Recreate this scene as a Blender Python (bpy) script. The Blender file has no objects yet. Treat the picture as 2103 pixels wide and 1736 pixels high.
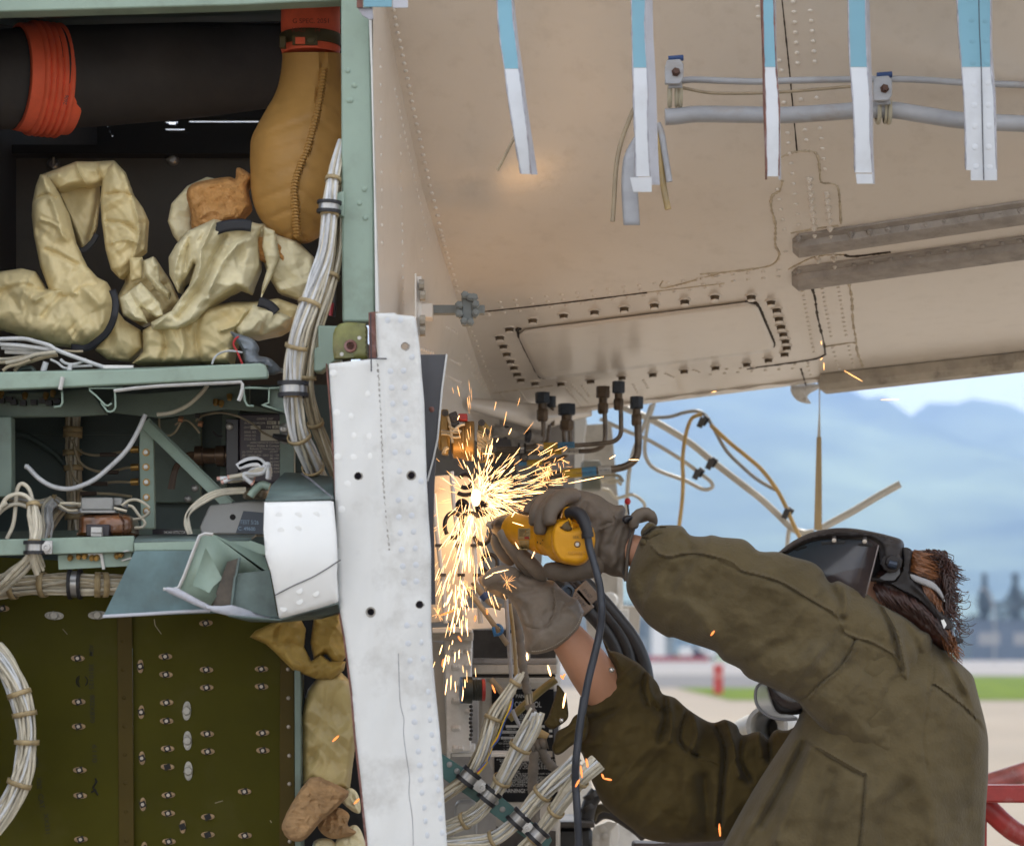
import bpy, math, random, bmesh
import numpy as np
from mathutils import Vector as V, Matrix, noise as mnoise
from mathutils.geometry import delaunay_2d_cdt
R = math.radians
random.seed(7)
rng = np.random.default_rng(11)
S = bpy.context.scene
COL = S.collection

# ------------------------------------------------------------------ camera, sky, sun, exposure
F, CX, HY, CH = 5000.0, 1051.5, 1335.0, 1.6      # focal length and horizon of the photograph, eye height
cam = bpy.data.objects.new('camera', bpy.data.cameras.new('camera'))
COL.objects.link(cam)
cam.location = (0, 0, CH)
cam.rotation_euler = (R(90), 0, 0)
cam.data.sensor_width = 36
cam.data.sensor_fit = 'HORIZONTAL'
cam.data.lens = F / 2103 * 36
cam.data.shift_y = (HY - 868) / 2103
cam.data.clip_end = 20000
cam.data.clip_start = 0.05
cam.data.dof.use_dof = True
cam.data.dof.focus_distance = 5.3
cam.data.dof.aperture_fstop = 4.4
S.camera = cam
SUN_EL, SUN_AZ = 50, 24           # degrees above the horizon; degrees to the right of straight ahead
w = bpy.data.worlds.new('World')
S.world = w
w.use_nodes = True
nt = w.node_tree
nt.nodes.clear()
def wn(t, **k):
    n = nt.nodes.new(t)
    for a, b in k.items():
        setattr(n, a, b)
    return n
sky = wn('ShaderNodeTexSky', sky_type='NISHITA', sun_disc=False, sun_elevation=R(SUN_EL), sun_rotation=R(SUN_AZ), altitude=50, air_density=1.0, dust_density=1.6, ozone_density=1.2)
bg = wn('ShaderNodeBackground')
bg.inputs[1].default_value = 0.125
tc = wn('ShaderNodeTexCoord')
mp = wn('ShaderNodeMapping')
mp.inputs['Scale'].default_value = (1.0, 1.0, 3.2)
mp.inputs['Location'].default_value = (3.3, 1.7, 0.5)
nz = wn('ShaderNodeTexNoise')
nz.inputs['Scale'].default_value = 2.1
nz.inputs['Detail'].default_value = 8
nz.inputs['Roughness'].default_value = 0.55
rp = wn('ShaderNodeValToRGB')
rp.color_ramp.elements[0].position = 0.40
rp.color_ramp.elements[1].position = 0.56
mx = wn('ShaderNodeMixRGB')
mx.inputs[2].default_value = (9.9, 9.65, 9.2, 1)       # sunlit cloud
out = wn('ShaderNodeOutputWorld')
L = nt.links.new
L(tc.outputs['Generated'], mp.inputs['Vector'])
L(mp.outputs[0], nz.inputs['Vector'])
L(nz.outputs[0], rp.inputs[0])
L(rp.outputs[0], mx.inputs[0])
L(sky.outputs[0], mx.inputs[1])
L(mx.outputs[0], bg.inputs[0])
L(bg.outputs[0], out.inputs[0])
sun = bpy.data.objects.new('sun', bpy.data.lights.new('sun', 'SUN'))
COL.objects.link(sun)
sun.data.energy = 2.6
sun.data.angle = R(0.53)
sun.data.color = (1.0, 0.95, 0.87)
_sd = V((math.sin(R(SUN_AZ)) * math.cos(R(SUN_EL)), math.cos(R(SUN_AZ)) * math.cos(R(SUN_EL)), math.sin(R(SUN_EL))))
sun.rotation_euler = _sd.to_track_quat('Z', 'Y').to_euler()
S.view_settings.view_transform = 'Standard'
S.view_settings.look = 'None'
S.view_settings.exposure = 1.02
S.view_settings.gamma = 1
S.cycles.use_denoising = True
S.cycles.max_bounces = 8
S.cycles.diffuse_bounces = 4
S.cycles.volume_bounces = 0
S.cycles.sample_clamp_indirect = 6

# ------------------------------------------------------------------ helpers
def P(x, y, d):
    return V(((x - CX) / F * d, d, CH + (HY - y) / F * d))
def PP(pts, d=None):
    return [P(p[0], p[1], p[2] if len(p) > 2 else d) for p in pts]
ZM = {'A': (0, 0, .3662), 'B': (0, 308.05, .3662), 'C': (0, 667.5, .3662), 'D': (0, 1180.9, .3662), 'E': (616.1, 616.1, .2958),
      'G': (821.5, 1180.9, .32), 'H': (821.5, 770.1, .2957), 'I': (1232.2, 718.8, .4141), 'J': (718.8, 0, .3418), 'K': (1386.3, 0, .3408),
      'L': (821.5, 462.1, .3174), 'N': (1437.6, 359.4, .3164), 'O': (975.5, 975.5, .2957), 'Q': (1386.3, 975.5, .3408), 'T': (1026.9, 1232.2, .5117),
      'U': (872.8, 795.8, .1953), 'W': (1052.5, 1001.2, .1626), 'X': (898.5, 1309.2, .17748), 'Y': (0, 693.1, .1479), 'Z': (0, 949.8, .16265),
      'AA': (359.4, 795.8, .16263), 'AB': (1591.6, 1052.5, .21973), 'AC': (1129.5, 1488.9, .19531), '': (0, 0, 1)}
def q(k, *pts):
    ox, oy, s = ZM[k]
    return [(ox + p[0] * s, oy + p[1] * s) + tuple(p[2:]) for p in pts]
def sp(pts, n=6, closed=False):
    """Catmull-Rom through pts (tuples of any length)."""
    a = np.array([tuple(p) for p in pts], float)
    m = len(a)
    if m < 3 and not closed:
        return [tuple(a[0] + (a[-1] - a[0]) * t) for t in np.linspace(0, 1, n + 1)]
    o = []
    for i in range(m if closed else m - 1):
        g = (lambda j: a[j % m]) if closed else (lambda j: a[min(max(j, 0), m - 1)])
        p0, p1, p2, p3 = g(i - 1), g(i), g(i + 1), g(i + 2)
        for t in np.arange(n) / n:
            o.append(tuple(.5 * (2 * p1 + (p2 - p0) * t + (2 * p0 - 5 * p1 + 4 * p2 - p3) * t * t + (3 * p1 - p0 - 3 * p2 + p3) * t ** 3)))
    if not closed:
        o.append(tuple(a[-1]))
    return o
def inpoly(x, y, poly):
    c = np.zeros(len(x), bool)
    for (x0, y0), (x1, y1) in zip(poly, poly[1:] + poly[:1]):
        m = ((y0 > y) != (y1 > y))
        c ^= m & (x < (x1 - x0) * (y - y0) / ((y1 - y0) or 1e-9) + x0)
    return c
def segdist(x, y, pts, closed=False):
    d = np.full(len(x), 1e9)
    for (x0, y0), (x1, y1) in zip(pts, pts[1:] + (pts[:1] if closed else [])):
        vx, vy = x1 - x0, y1 - y0
        t = np.clip(((x - x0) * vx + (y - y0) * vy) / (vx * vx + vy * vy + 1e-9), 0, 1)
        d = np.minimum(d, np.hypot(x - x0 - t * vx, y - y0 - t * vy))
    return d
def facet(x, y, sc, seed, ang):
    """flat tilted facets meeting in straight creases, as on crumpled film"""
    wx = x + sc * .5 * np.sin(y / sc * .7 + seed) + sc * .25 * np.sin(x / sc * 1.1 + seed * 2)
    wy = y + sc * .5 * np.sin(x / sc * .6 + seed * 1.7)
    u = (wx * math.cos(ang) + wy * math.sin(ang)) / sc
    v = (wy * math.cos(ang) - wx * math.sin(ang)) / (sc * 2.1)
    i, j = np.floor(u), np.floor(v)
    fu, fv = u - i, v - j
    def hh(a, b):
        t = np.sin(a * 127.1 + b * 311.7 + seed * 74.7) * 43758.5453
        return t - np.floor(t) - .5
    lo_ = hh(i, j) * (1 - fu - fv) + hh(i + 1, j) * fu + hh(i, j + 1) * fv
    up_ = hh(i + 1, j + 1) * (fu + fv - 1) + hh(i + 1, j) * (1 - fv) + hh(i, j + 1) * (1 - fu)
    return np.where(fu + fv < 1, lo_, up_)
def crump(x, y, sc, seed=0.):
    x, y = np.asarray(x, float), np.asarray(y, float)
    return 1.0 * facet(x, y, sc * .75, seed, seed) + .55 * facet(x, y, sc * .42, seed + 4, seed + 1.2) + .22 * facet(x, y, sc * .22, seed + 8, seed + 2.3)
def inflate(outline, Y, thick, res=6., k='', D=None, relief=None, cr=None, back=1., smooth=4, holes=(), power=.5, jit=0.):
    """closed rounded body whose outline is given in photograph pixels at its own depth Y; thick = half depth in metres"""
    o = [p[:2] for p in q(k, *outline)]
    if smooth:
        o = [p[:2] for p in sp(o, smooth, True)]
    o = row(o + o[:1], res)
    if math.dist(o[0], o[-1]) < res * .4:
        o.pop()
    loops = [o] + [row([(hx + hr * math.cos(t), hy + hr * math.sin(t)) for t in np.linspace(0, 2 * math.pi, 15)], hr * .42)[:-1] for hx, hy, hr in holes]
    a = np.array(o)
    gx, gy = np.meshgrid(np.arange(a[:, 0].min(), a[:, 0].max(), res), np.arange(a[:, 1].min(), a[:, 1].max(), res * .87))
    gx = gx + (np.arange(gx.shape[0])[:, None] % 2) * res * .5
    gx, gy = gx.ravel(), gy.ravel()
    if jit:
        gx, gy = gx + rng.uniform(-jit, jit, len(gx)) * res, gy + rng.uniform(-jit, jit, len(gy)) * res
    m = inpoly(gx, gy, o) & (segdist(gx, gy, o, True) > res * .55)
    for lp in loops[1:]:
        m &= ~inpoly(gx, gy, lp) & (segdist(gx, gy, lp, True) > res * .4)
    gx, gy = gx[m], gy[m]
    vs, ed = [], []
    for lp in loops:
        n0 = len(vs)
        vs += [V(p) for p in lp]
        ed += [(n0 + i, n0 + (i + 1) % len(lp)) for i in range(len(lp))]
    vs += [V((x, y)) for x, y in zip(gx, gy)]
    v2, e2, f2, *_ = delaunay_2d_cdt(vs, ed, [], 2 if holes else 1, 1e-4)
    x, y = np.array([p.x for p in v2]), np.array([p.y for p in v2])
    for hx, hy, hr in holes:
        f2 = [f for f in f2 if math.hypot(sum(x[i] for i in f) / 3 - hx, sum(y[i] for i in f) / 3 - hy) > hr * .9]
    d = np.full(len(x), 1e9)
    for lp in loops[:1]:
        d = np.minimum(d, segdist(x, y, lp, True))
    DD = D or max(d.max(), 1e-3)
    t = thick * (1 - (1 - np.clip(d / DD, 0, 1)) ** 2) ** power
    fr = np.zeros(len(x))
    if relief:
        fr = relief(x, y, d)
    if cr:
        fr = fr + crump(x, y, cr[1], cr[2] if len(cr) > 2 else 0.) * cr[0] * np.clip(d / (2 * res), .0, 1)
    yy = np.array([Y(px, py) for px, py in zip(x, y)]) if callable(Y) else np.full(len(x), Y)
    mb = MB()
    n = len(x)
    F1 = [P(px, py, yd - tt - rr) for px, py, yd, tt, rr in zip(x, y, yy, t, fr)]
    F2 = [F1[i] + V((0, 2 * t[i] * back + 1e-4 + max(fr[i], 0), 0)) for i in range(n)]
    mb.add(F1 + F2, [list(f) for f in f2] + [[i + n for i in f][::-1] for f in f2] + [(a_, b_, b_ + n, a_ + n) for a_, b_ in edge_loop(f2)])
    return mb
def edge_loop(faces):
    c = {}
    for f in faces:
        for a, b in zip(f, list(f[1:]) + [f[0]]):
            k = (min(a, b), max(a, b))
            c[k] = c.get(k, 0) + 1
    return [k for k, n in c.items() if n == 1]
def row(pts, step):
    """points every step px along a pixel polyline"""
    o = []
    carry = 0.
    for a, b in zip(pts, pts[1:]):
        d = math.hypot(b[0] - a[0], b[1] - a[1])
        t = carry
        while t <= d:
            o.append((a[0] + (b[0] - a[0]) * t / d, a[1] + (b[1] - a[1]) * t / d))
            t += step
        carry = t - d
    return o
class MB:
    def __init__(s):
        s.v, s.f, s.mi, s.cur = [], [], [], 0
    def add(s, vs, fs):
        o = len(s.v)
        s.v += [V(p) for p in vs]
        s.f += [[i + o for i in f] for f in fs]
        s.mi += [s.cur] * len(fs)
        return s
    def box(s, c, h, M=None):
        c = V(c)
        vs = [V((x * h[0], y * h[1], z * h[2])) for x in (-1, 1) for y in (-1, 1) for z in (-1, 1)]
        if M is not None:
            vs = [M @ p for p in vs]
        return s.add([c + p for p in vs], [(0, 1, 3, 2), (4, 6, 7, 5), (0, 4, 5, 1), (2, 3, 7, 6), (0, 2, 6, 4), (1, 5, 7, 3)])
    def ring(s, rings, cap=True, closed=False):
        n = len(rings[0])
        fs = []
        k = len(rings)
        for i in range(k if closed else k - 1):
            a, b = i * n, ((i + 1) % k) * n
            fs += [(a + j, a + (j + 1) % n, b + (j + 1) % n, b + j) for j in range(n)]
        if cap and not closed:
            fs += [tuple(range(n))[::-1], tuple(range((k - 1) * n, k * n))]
        return s.add([p for r in rings for p in r], fs)
    def tube(s, pts, r, n=8, cap=True, closed=False, flat=1.0, up=None):
        pts = [V(p) for p in pts]
        m = len(pts)
        rr = r if hasattr(r, '__len__') else [r] * m
        rings = []
        nrm = None
        for i, p in enumerate(pts):
            a = pts[(i - 1) % m] if (closed or i > 0) else p
            b = pts[(i + 1) % m] if (closed or i < m - 1) else p
            t = (b - a)
            t = t.normalized() if t.length > 1e-9 else V((0, 0, 1))
            if nrm is None:
                u = V(up) if up is not None else (V((0, 1, 0)) if abs(t.y) < .9 else V((0, 0, 1)))
                nrm = (u - t * u.dot(t)).normalized()
            else:
                nrm = (nrm - t * nrm.dot(t))
                nrm = nrm.normalized() if nrm.length > 1e-6 else V((1, 0, 0))
            bi = t.cross(nrm)
            rings.append([p + (nrm * math.cos(2 * math.pi * j / n) * flat + bi * math.sin(2 * math.pi * j / n)) * rr[i] for j in range(n)])
        return s.ring(rings, cap, closed)
    def cyl(s, a, b, r, n=12, r2=None):
        return s.tube([a, b], [r, r if r2 is None else r2], n)
    def lathe(s, c, ax, prof, n=16, cap=True):
        c, ax = V(c), V(ax).normalized()
        u = ax.orthogonal().normalized()
        v = ax.cross(u)
        return s.ring([[c + ax * t + (u * math.cos(2 * math.pi * j / n) + v * math.sin(2 * math.pi * j / n)) * r for j in range(n)] for t, r in prof], cap)
    def prism(s, outline, off):
        o = [V(p) for p in outline]
        n = len(o)
        off = V(off)
        return s.add(o + [p + off for p in o], [tuple(range(n)), tuple(range(2 * n - 1, n - 1, -1))] + [(i, i + n, (i + 1) % n + n, (i + 1) % n) for i in range(n)])
    def bar(s, a, b, wd, th, nrm=(0, -1, 0)):
        """flat bar from a to b, width wd across, thickness th along nrm"""
        a, b = V(a), V(b)
        t = (b - a).normalized()
        nn = V(nrm)
        nn = (nn - t * nn.dot(t)).normalized()
        x = t.cross(nn)
        vs = []
        for p in (a, b):
            vs += [p + x * wd / 2 + nn * th / 2, p + x * wd / 2 - nn * th / 2, p - x * wd / 2 - nn * th / 2, p - x * wd / 2 + nn * th / 2]
        return s.add(vs, [(0, 1, 2, 3), (7, 6, 5, 4), (0, 4, 5, 1), (1, 5, 6, 2), (2, 6, 7, 3), (3, 7, 4, 0)])
    def ball(s, c, r, n=10, sc=(1, 1, 1)):
        c = V(c)
        rings = []
        for i in range(1, n):
            a = math.pi * i / n
            rings.append([c + V((r * sc[0] * math.sin(a) * math.cos(2 * math.pi * j / (2 * n)), r * sc[1] * math.sin(a) * math.sin(2 * math.pi * j / (2 * n)), r * sc[2] * math.cos(a))) for j in range(2 * n)])
        return s.ring(rings)
    def grid(s, rows):
        n = len(rows[0])
        k = len(rows)
        return s.add([p for r in rows for p in r], [(i * n + j, i * n + j + 1, (i + 1) * n + j + 1, (i + 1) * n + j) for i in range(k - 1) for j in range(n - 1)])
ORG = {}
def _props(o, label, cat, group, kind):
    for k, val in (('label', label), ('category', cat), ('group', group), ('kind', kind)):
        if val:
            o[k] = val
def thing(name, label, cat, loc, group=None):
    o = bpy.data.objects.new(name, None)
    COL.objects.link(o)
    o.location = loc
    o.empty_display_size = .05
    ORG[o.name] = V(loc)
    _props(o, label, cat, group, None)
    return o
def link(name, me, parent, org, label=None, cat=None, group=None, kind=None):
    o = bpy.data.objects.new(name, me)
    COL.objects.link(o)
    if parent is not None:
        o.parent = parent
        o.location = V(org) - ORG[parent.name]
    else:
        o.location = org
    ORG[o.name] = V(org)
    _props(o, label, cat, group, kind)
    return o
def obj(name, mb, mat, parent=None, label=None, cat=None, group=None, kind=None, smooth=40, bevel=0, org=None, weld=False, solid=0):
    vs = np.array([tuple(p) for p in mb.v], float)
    if org is None:
        lo, hi = vs.min(0), vs.max(0)
        org = V(((lo[0] + hi[0]) / 2, (lo[1] + hi[1]) / 2, lo[2]))
    me = bpy.data.meshes.new(name)
    me.from_pydata((vs - np.array(org)).tolist(), [], mb.f)
    bm = bmesh.new()
    bm.from_mesh(me)
    if weld:
        bmesh.ops.remove_doubles(bm, verts=bm.verts, dist=1e-5)
    bmesh.ops.recalc_face_normals(bm, faces=bm.faces)
    bm.to_mesh(me)
    bm.free()
    for m in (mat if isinstance(mat, (list, tuple)) else [mat]):
        me.materials.append(m)
    if any(mb.mi) and len(mb.mi) == len(me.polygons):
        me.polygons.foreach_set('material_index', mb.mi)
    if smooth:
        me.polygons.foreach_set('use_smooth', [True] * len(me.polygons))
        me.set_sharp_from_angle(angle=R(smooth))
    o = link(name, me, parent, org, label, cat, group, kind)
    if solid:
        md = o.modifiers.new('solid', 'SOLIDIFY')
        md.thickness = solid
        md.offset = 0
    if bevel:
        md = o.modifiers.new('bevel', 'BEVEL')
        md.width = bevel
        md.segments = 2
        md.limit_method = 'ANGLE'
        md.angle_limit = R(40)
    return o
def clone(o, parent, org, name=None, rot=None):
    c = o.copy()
    if name:
        c.name = name
    COL.objects.link(c)
    c.parent = parent
    c.location = V(org) - (ORG[parent.name] if parent is not None else V((0, 0, 0)))
    if rot is not None:
        c.rotation_euler = rot
    ORG[c.name] = V(org)
    return c

# procedural material: base colour with mottling, optional dirt, fine relief, per-object tint
MATS = {}
def M(name, col, rough=.5, metal=0., var=.12, sc=6., bump=0., bsc=60., dirt=0., dcol=(.08, .06, .04), dsc=5., rnd=0., stretch=(1, 1, 1), coat=0., col2=None, trans=0., alpha=1., emit=None, spec=.5, sheen=0., bdist=.002, ridge=0., coatr=.1):
    m = bpy.data.materials.new(name)
    m.use_nodes = True
    n = m.node_tree.nodes
    l = m.node_tree.links.new
    b = n['Principled BSDF']
    c = n.new('ShaderNodeTexCoord')
    mpn = n.new('ShaderNodeMapping')
    mpn.inputs['Scale'].default_value = stretch
    l(c.outputs['Object'], mpn.inputs[0])
    oi = n.new('ShaderNodeObjectInfo')
    ad = n.new('ShaderNodeVectorMath')
    l(mpn.outputs[0], ad.inputs[0])
    l(oi.outputs['Random'], ad.inputs[1])
    t = n.new('ShaderNodeTexNoise')
    t.inputs['Scale'].default_value = sc
    t.inputs['Detail'].default_value = 6
    t.inputs['Roughness'].default_value = .6
    l(ad.outputs[0], t.inputs['Vector'])
    r = n.new('ShaderNodeValToRGB')
    e = r.color_ramp.elements
    e[0].position, e[1].position = .3, .7
    c2 = col2 or tuple(x * (1 - 2 * var) for x in col)
    e[0].color = (*c2, 1)
    e[1].color = (*[min(1, x * (1 + var)) for x in col], 1)
    l(t.outputs[0], r.inputs[0])
    src = r.outputs[0]
    if dirt:
        t2 = n.new('ShaderNodeTexNoise')
        t2.inputs['Scale'].default_value = dsc
        t2.inputs['Detail'].default_value = 9
        t2.inputs['Roughness'].default_value = .68
        l(ad.outputs[0], t2.inputs['Vector'])
        r2 = n.new('ShaderNodeValToRGB')
        r2.color_ramp.elements[0].position, r2.color_ramp.elements[1].position = .52, .72
        r2.color_ramp.elements[0].color = (0, 0, 0, 1)
        r2.color_ramp.elements[1].color = (dirt, dirt, dirt, 1)
        l(t2.outputs[0], r2.inputs[0])
        x = n.new('ShaderNodeMixRGB')
        x.inputs[2].default_value = (*dcol, 1)
        l(r2.outputs[0], x.inputs[0])
        l(src, x.inputs[1])
        src = x.outputs[0]
    if rnd:
        h = n.new('ShaderNodeHueSaturation')
        mr = n.new('ShaderNodeMapRange')
        mr.inputs['To Min'].default_value = 1 - rnd
        mr.inputs['To Max'].default_value = 1 + rnd
        l(oi.outputs['Random'], mr.inputs[0])
        l(mr.outputs[0], h.inputs['Value'])
        l(src, h.inputs['Color'])
        src = h.outputs[0]
    l(src, b.inputs['Base Color'])
    rr = n.new('ShaderNodeMapRange')
    rr.inputs['To Min'].default_value = max(0, rough - .1)
    rr.inputs['To Max'].default_value = min(1, rough + .12)
    l(t.outputs[0], rr.inputs[0])
    l(rr.outputs[0], b.inputs['Roughness'])
    b.inputs['Metallic'].default_value = metal
    b.inputs['Specular IOR Level'].default_value = spec
    b.inputs['Coat Weight'].default_value = coat
    b.inputs['Coat Roughness'].default_value = coatr
    b.inputs['Transmission Weight'].default_value = trans
    b.inputs['Alpha'].default_value = alpha
    b.inputs['Sheen Weight'].default_value = sheen
    if emit:
        b.inputs['Emission Color'].default_value = (*emit[:3], 1)
        b.inputs['Emission Strength'].default_value = emit[3]
    if bump:
        t3 = n.new('ShaderNodeTexNoise')
        t3.inputs['Scale'].default_value = bsc
        t3.inputs['Detail'].default_value = 5
        if ridge:
            t3.noise_type = 'RIDGED_MULTIFRACTAL'
            t3.inputs['Detail'].default_value = 2.5
            t3.inputs['Distortion'].default_value = .6
        l(ad.outputs[0], t3.inputs['Vector'])
        bp = n.new('ShaderNodeBump')
        bp.inputs['Strength'].default_value = bump
        bp.inputs['Distance'].default_value = bdist
        l(t3.outputs[0], bp.inputs['Height'])
        l(bp.outputs[0], b.inputs['Normal'])
        l(bp.outputs[0], b.inputs['Coat Normal'])
    MATS[name] = m
    return m

# ------------------------------------------------------------------ materials
beige = M('cream_gear_bay_paint', (.73, .67, .60), .34, var=.03, sc=2.5, bump=.16, bsc=110, dirt=.2, dcol=(.40, .34, .27), dsc=18, coat=.6, coatr=.2)
grimy = M('grimy_cream_paint', (.42, .37, .30), .5, var=.15, sc=14, bump=.3, bsc=60, dirt=.85, dcol=(.09, .07, .05), dsc=12)
railp = M('grey_brown_rail_paint', (.36, .325, .295), .55, var=.15, sc=20, bump=.15, bsc=90, dirt=.5, dcol=(.12, .1, .08), dsc=14)
crack = M('cracked_sealant', (.56, .48, .36), .7, var=.15, sc=30, bump=.3, dirt=.75, dcol=(.16, .125, .085), dsc=40)
darkseam = M('dark_seam', (.06, .045, .032), .8, var=.3, sc=30)
boltm = M('brown_bolt_side', (.10, .065, .03), .55, var=.3, sc=60)
skinw = M('white_skin_paint', (.66, .665, .655), .42, var=.05, sc=5, bump=.06, bsc=40, dirt=.6, dcol=(.36, .345, .32), dsc=9, coat=.1)
skinc = M('clean_white_skin_paint', (.74, .745, .735), .38, var=.03, sc=5, bump=.05, bsc=40, dirt=.22, dcol=(.42, .41, .39), dsc=8, coat=.15)
stripw = M('sky_tinted_white_strip', (.56, .585, .625), .42, var=.04, sc=6, bump=.05, bsc=40, dirt=.35, dcol=(.36, .36, .37), dsc=10)  # white paint with the blue-grey sky reflection put into its colour
skinb = M('blue_stripe_paint', (.155, .335, .425), .4, var=.05, sc=5, bump=.04, dirt=.2, dcol=(.2, .33, .4), dsc=8)
edgered = M('torn_red_primer_edge', (.20, .085, .065), .7, var=.3, sc=40, dirt=.5, dcol=(.3, .3, .33), dsc=20)
edgegrey = M('bare_metal_edge', (.34, .34, .38), .45, .5, var=.2, sc=40, dirt=.4, dcol=(.2, .1, .08), dsc=25)
ink = M('marker_ink', (.04, .04, .05), .6)
concrete = M('concrete', (.255, .218, .175), .9, spec=.1, var=.12, sc=.05, bump=.1, bsc=3, dirt=.3, dcol=(.26, .24, .21), dsc=.3)
asphalt = M('asphalt', (.075, .07, .07), .9, var=.15, sc=.08)
asphalt2 = M('pale_asphalt', (.19, .175, .165), .9, var=.1, sc=.05)
grassm = M('grass', (.10, .135, .010), .9, spec=.03, var=.3, sc=.5, col2=(.05, .085, .015))
hillm = M('cloud_shaded_hill_grass', (.25, .31, .18), .95, spec=0, var=.1, sc=.0030, col2=(.02, .045, .07))  # mottling paints sunlit patches and cloud shadow into the grass colour
shellm = M('fuselage_paint', (.7, .7, .7), .4, var=.04)

# ------------------------------------------------------------------ ground, far ground, hills
def sheet(name, x0, x1, y0, y1, z, mat, ny=2):
    mb = MB()
    mb.grid([[V((x0, y, z)), V((x1, y, z))] for y in np.linspace(y0, y1, ny)])
    return obj(name, mb, mat, kind='structure', smooth=0, org=V((0, 0, z)))
sheet('ground', -3000, 3000, -300, 6000, 0, concrete)
sheet('grass_strip', 7, 18.9, 78, 104, .02, grassm)
sheet('grass_verge', 18.9, 400, 78, 150, .016, grassm)
sheet('taxiway', -600, 800, 104, 160, .012, asphalt)
sheet('runway', -900, 1000, 160, 400, .008, asphalt2)
sheet('airfield_grass', -2000, 2000, 400, 2400, .004, grassm)
def hill():
    rows = []
    for y in np.linspace(1900, 4600, 46):
        row = []
        for x in np.linspace(-2200, 2400, 80):
            t = min(max((y - 1900) / 1900, 0), 1)
            n = mnoise.fractal(V((x * .0017, y * .0022, 3.1)), .9, 2.0, 6)
            ridge = abs(mnoise.fractal(V((x * .0032 + y * .0011, y * .0012, 8.3)), .8, 2.1, 5))
            top = 405 + 40 * math.sin(x * .0021 + 1.0) - max(0, x - 430) * .055
            if y > 3800:
                top *= 1 - (y - 3800) / 1600
            row.append(V((x, y, -2 + top * (t ** 1.15) * (1 + .10 * n) - 75 * ridge * t)))
        rows.append(row)
    obj('hills', MB().grid(rows), hillm, kind='structure', smooth=60, org=V((0, 1900, 0)))
hill()

# ------------------------------------------------------------------ the belly above the nose gear bay
ST = [(-170, 4.68), (-60, 4.79), (100, 4.96), (250, 5.12), (400, 5.31), (520, 5.55), (620, 5.86), (720, 6.32), (780, 6.72), (832, 7.12)]
def ceilY(px, py, lift=0.):
    s = py + .125 * (px - 1400)
    y = float(np.interp(s, [a for a, _ in ST], [b for _, b in ST]))
    return y * (1 - .05 * (px - 1400) / 700) - lift
_ss = np.array([a for a, _ in ST], float)
def _smooth_tab():
    global ST
    xs = np.linspace(-170, 832, 60)
    c = np.polyfit([a for a, _ in ST], [b for _, b in ST], 5)
    ST = [(x, float(np.polyval(c, x))) for x in xs]
_smooth_tab()
def ceilP(px, py, lift=0.):
    p = P(px, py, ceilY(px, py))
    if lift:
        p = p + ceilN(px, py) * lift
    return p
def ceilN(px, py):
    a, b, c = P(px, py, ceilY(px, py)), P(px + 6, py, ceilY(px + 6, py)), P(px, py + 6, ceilY(px, py + 6))
    n = (b - a).cross(c - a).normalized()
    return n if n.y < 0 else -n
CORNER = [(782, -180), (786, -40), (790, 0), (812, 120), (832, 220), (868, 390), (902, 500), (934, 600), (960, 680), (985, 760), (1008, 815), (1022, 840)]
def corner_x(py):
    return float(np.interp(py, [c[1] for c in CORNER], [c[0] for c in CORNER]))
def build_ceiling():
    rows = []
    for s in np.linspace(-165, 820, 90):
        px = 800
        for _ in range(12):
            px = corner_x(s - .125 * (px - 1400))
        rows.append([ceilP(x, s - .125 * (x - 1400)) for x in np.linspace(px, 2330, 70)])
    return MB().grid(rows)
belly = thing('nose_gear_bay', 'cream painted riveted belly panels curving down over the open nose gear bay', 'aircraft belly', P(1400, 820, 6.9))
obj('belly_skin', build_ceiling(), beige, belly, smooth=60)
# side wall of the bay, from the near edge to the corner
def wallP(px, py):
    cx = corner_x(py)
    e = 768 + max(0, py - 640) * .1
    t = min(max((px - e) / max(cx - e, 4), -.1), 1.6)
    return P(px, py, 4.72 + (ceilY(cx, min(py, 830)) - 4.72) * t)
def build_wall():
    rows = []
    for py in np.linspace(-165, 905, 60):
        e = 766 + max(0, py - 640) * .1
        cx = corner_x(py)
        if py > 840:
            cx = 1022 + (py - 840) * 2.2
        rows.append([wallP(x, py) for x in np.linspace(e, cx, 14)])
    return MB().grid(rows)
obj('side_wall', build_wall(), beige, belly, smooth=60)
# unseen fuselage shell over the bay, put in for shade, flattened for ground bounce
def shell():
    zc, yc, r, rv = 3.55, 6.3, 1.65, .95
    prof = []
    for a in np.linspace(222, -48, 40):
        prof.append((yc + r * math.cos(R(a)), zc + rv * math.sin(R(a))))
    rows = []
    for x in np.linspace(-5, 6, 14):
        rows.append([V((x, y, z)) for y, z in prof if z > 3.3 or (y > 6 and z > 2.75 and x > -.3) or (y < 6 and z > 2.98)])
    m = min(len(r_) for r_ in rows)
    return MB().grid([r_[:m] for r_ in rows])
obj('fuselage', shell(), shellm, None, 'unseen white fuselage shell put in above the open gear bay for shade', 'aircraft', smooth=60, solid=.02)

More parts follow.
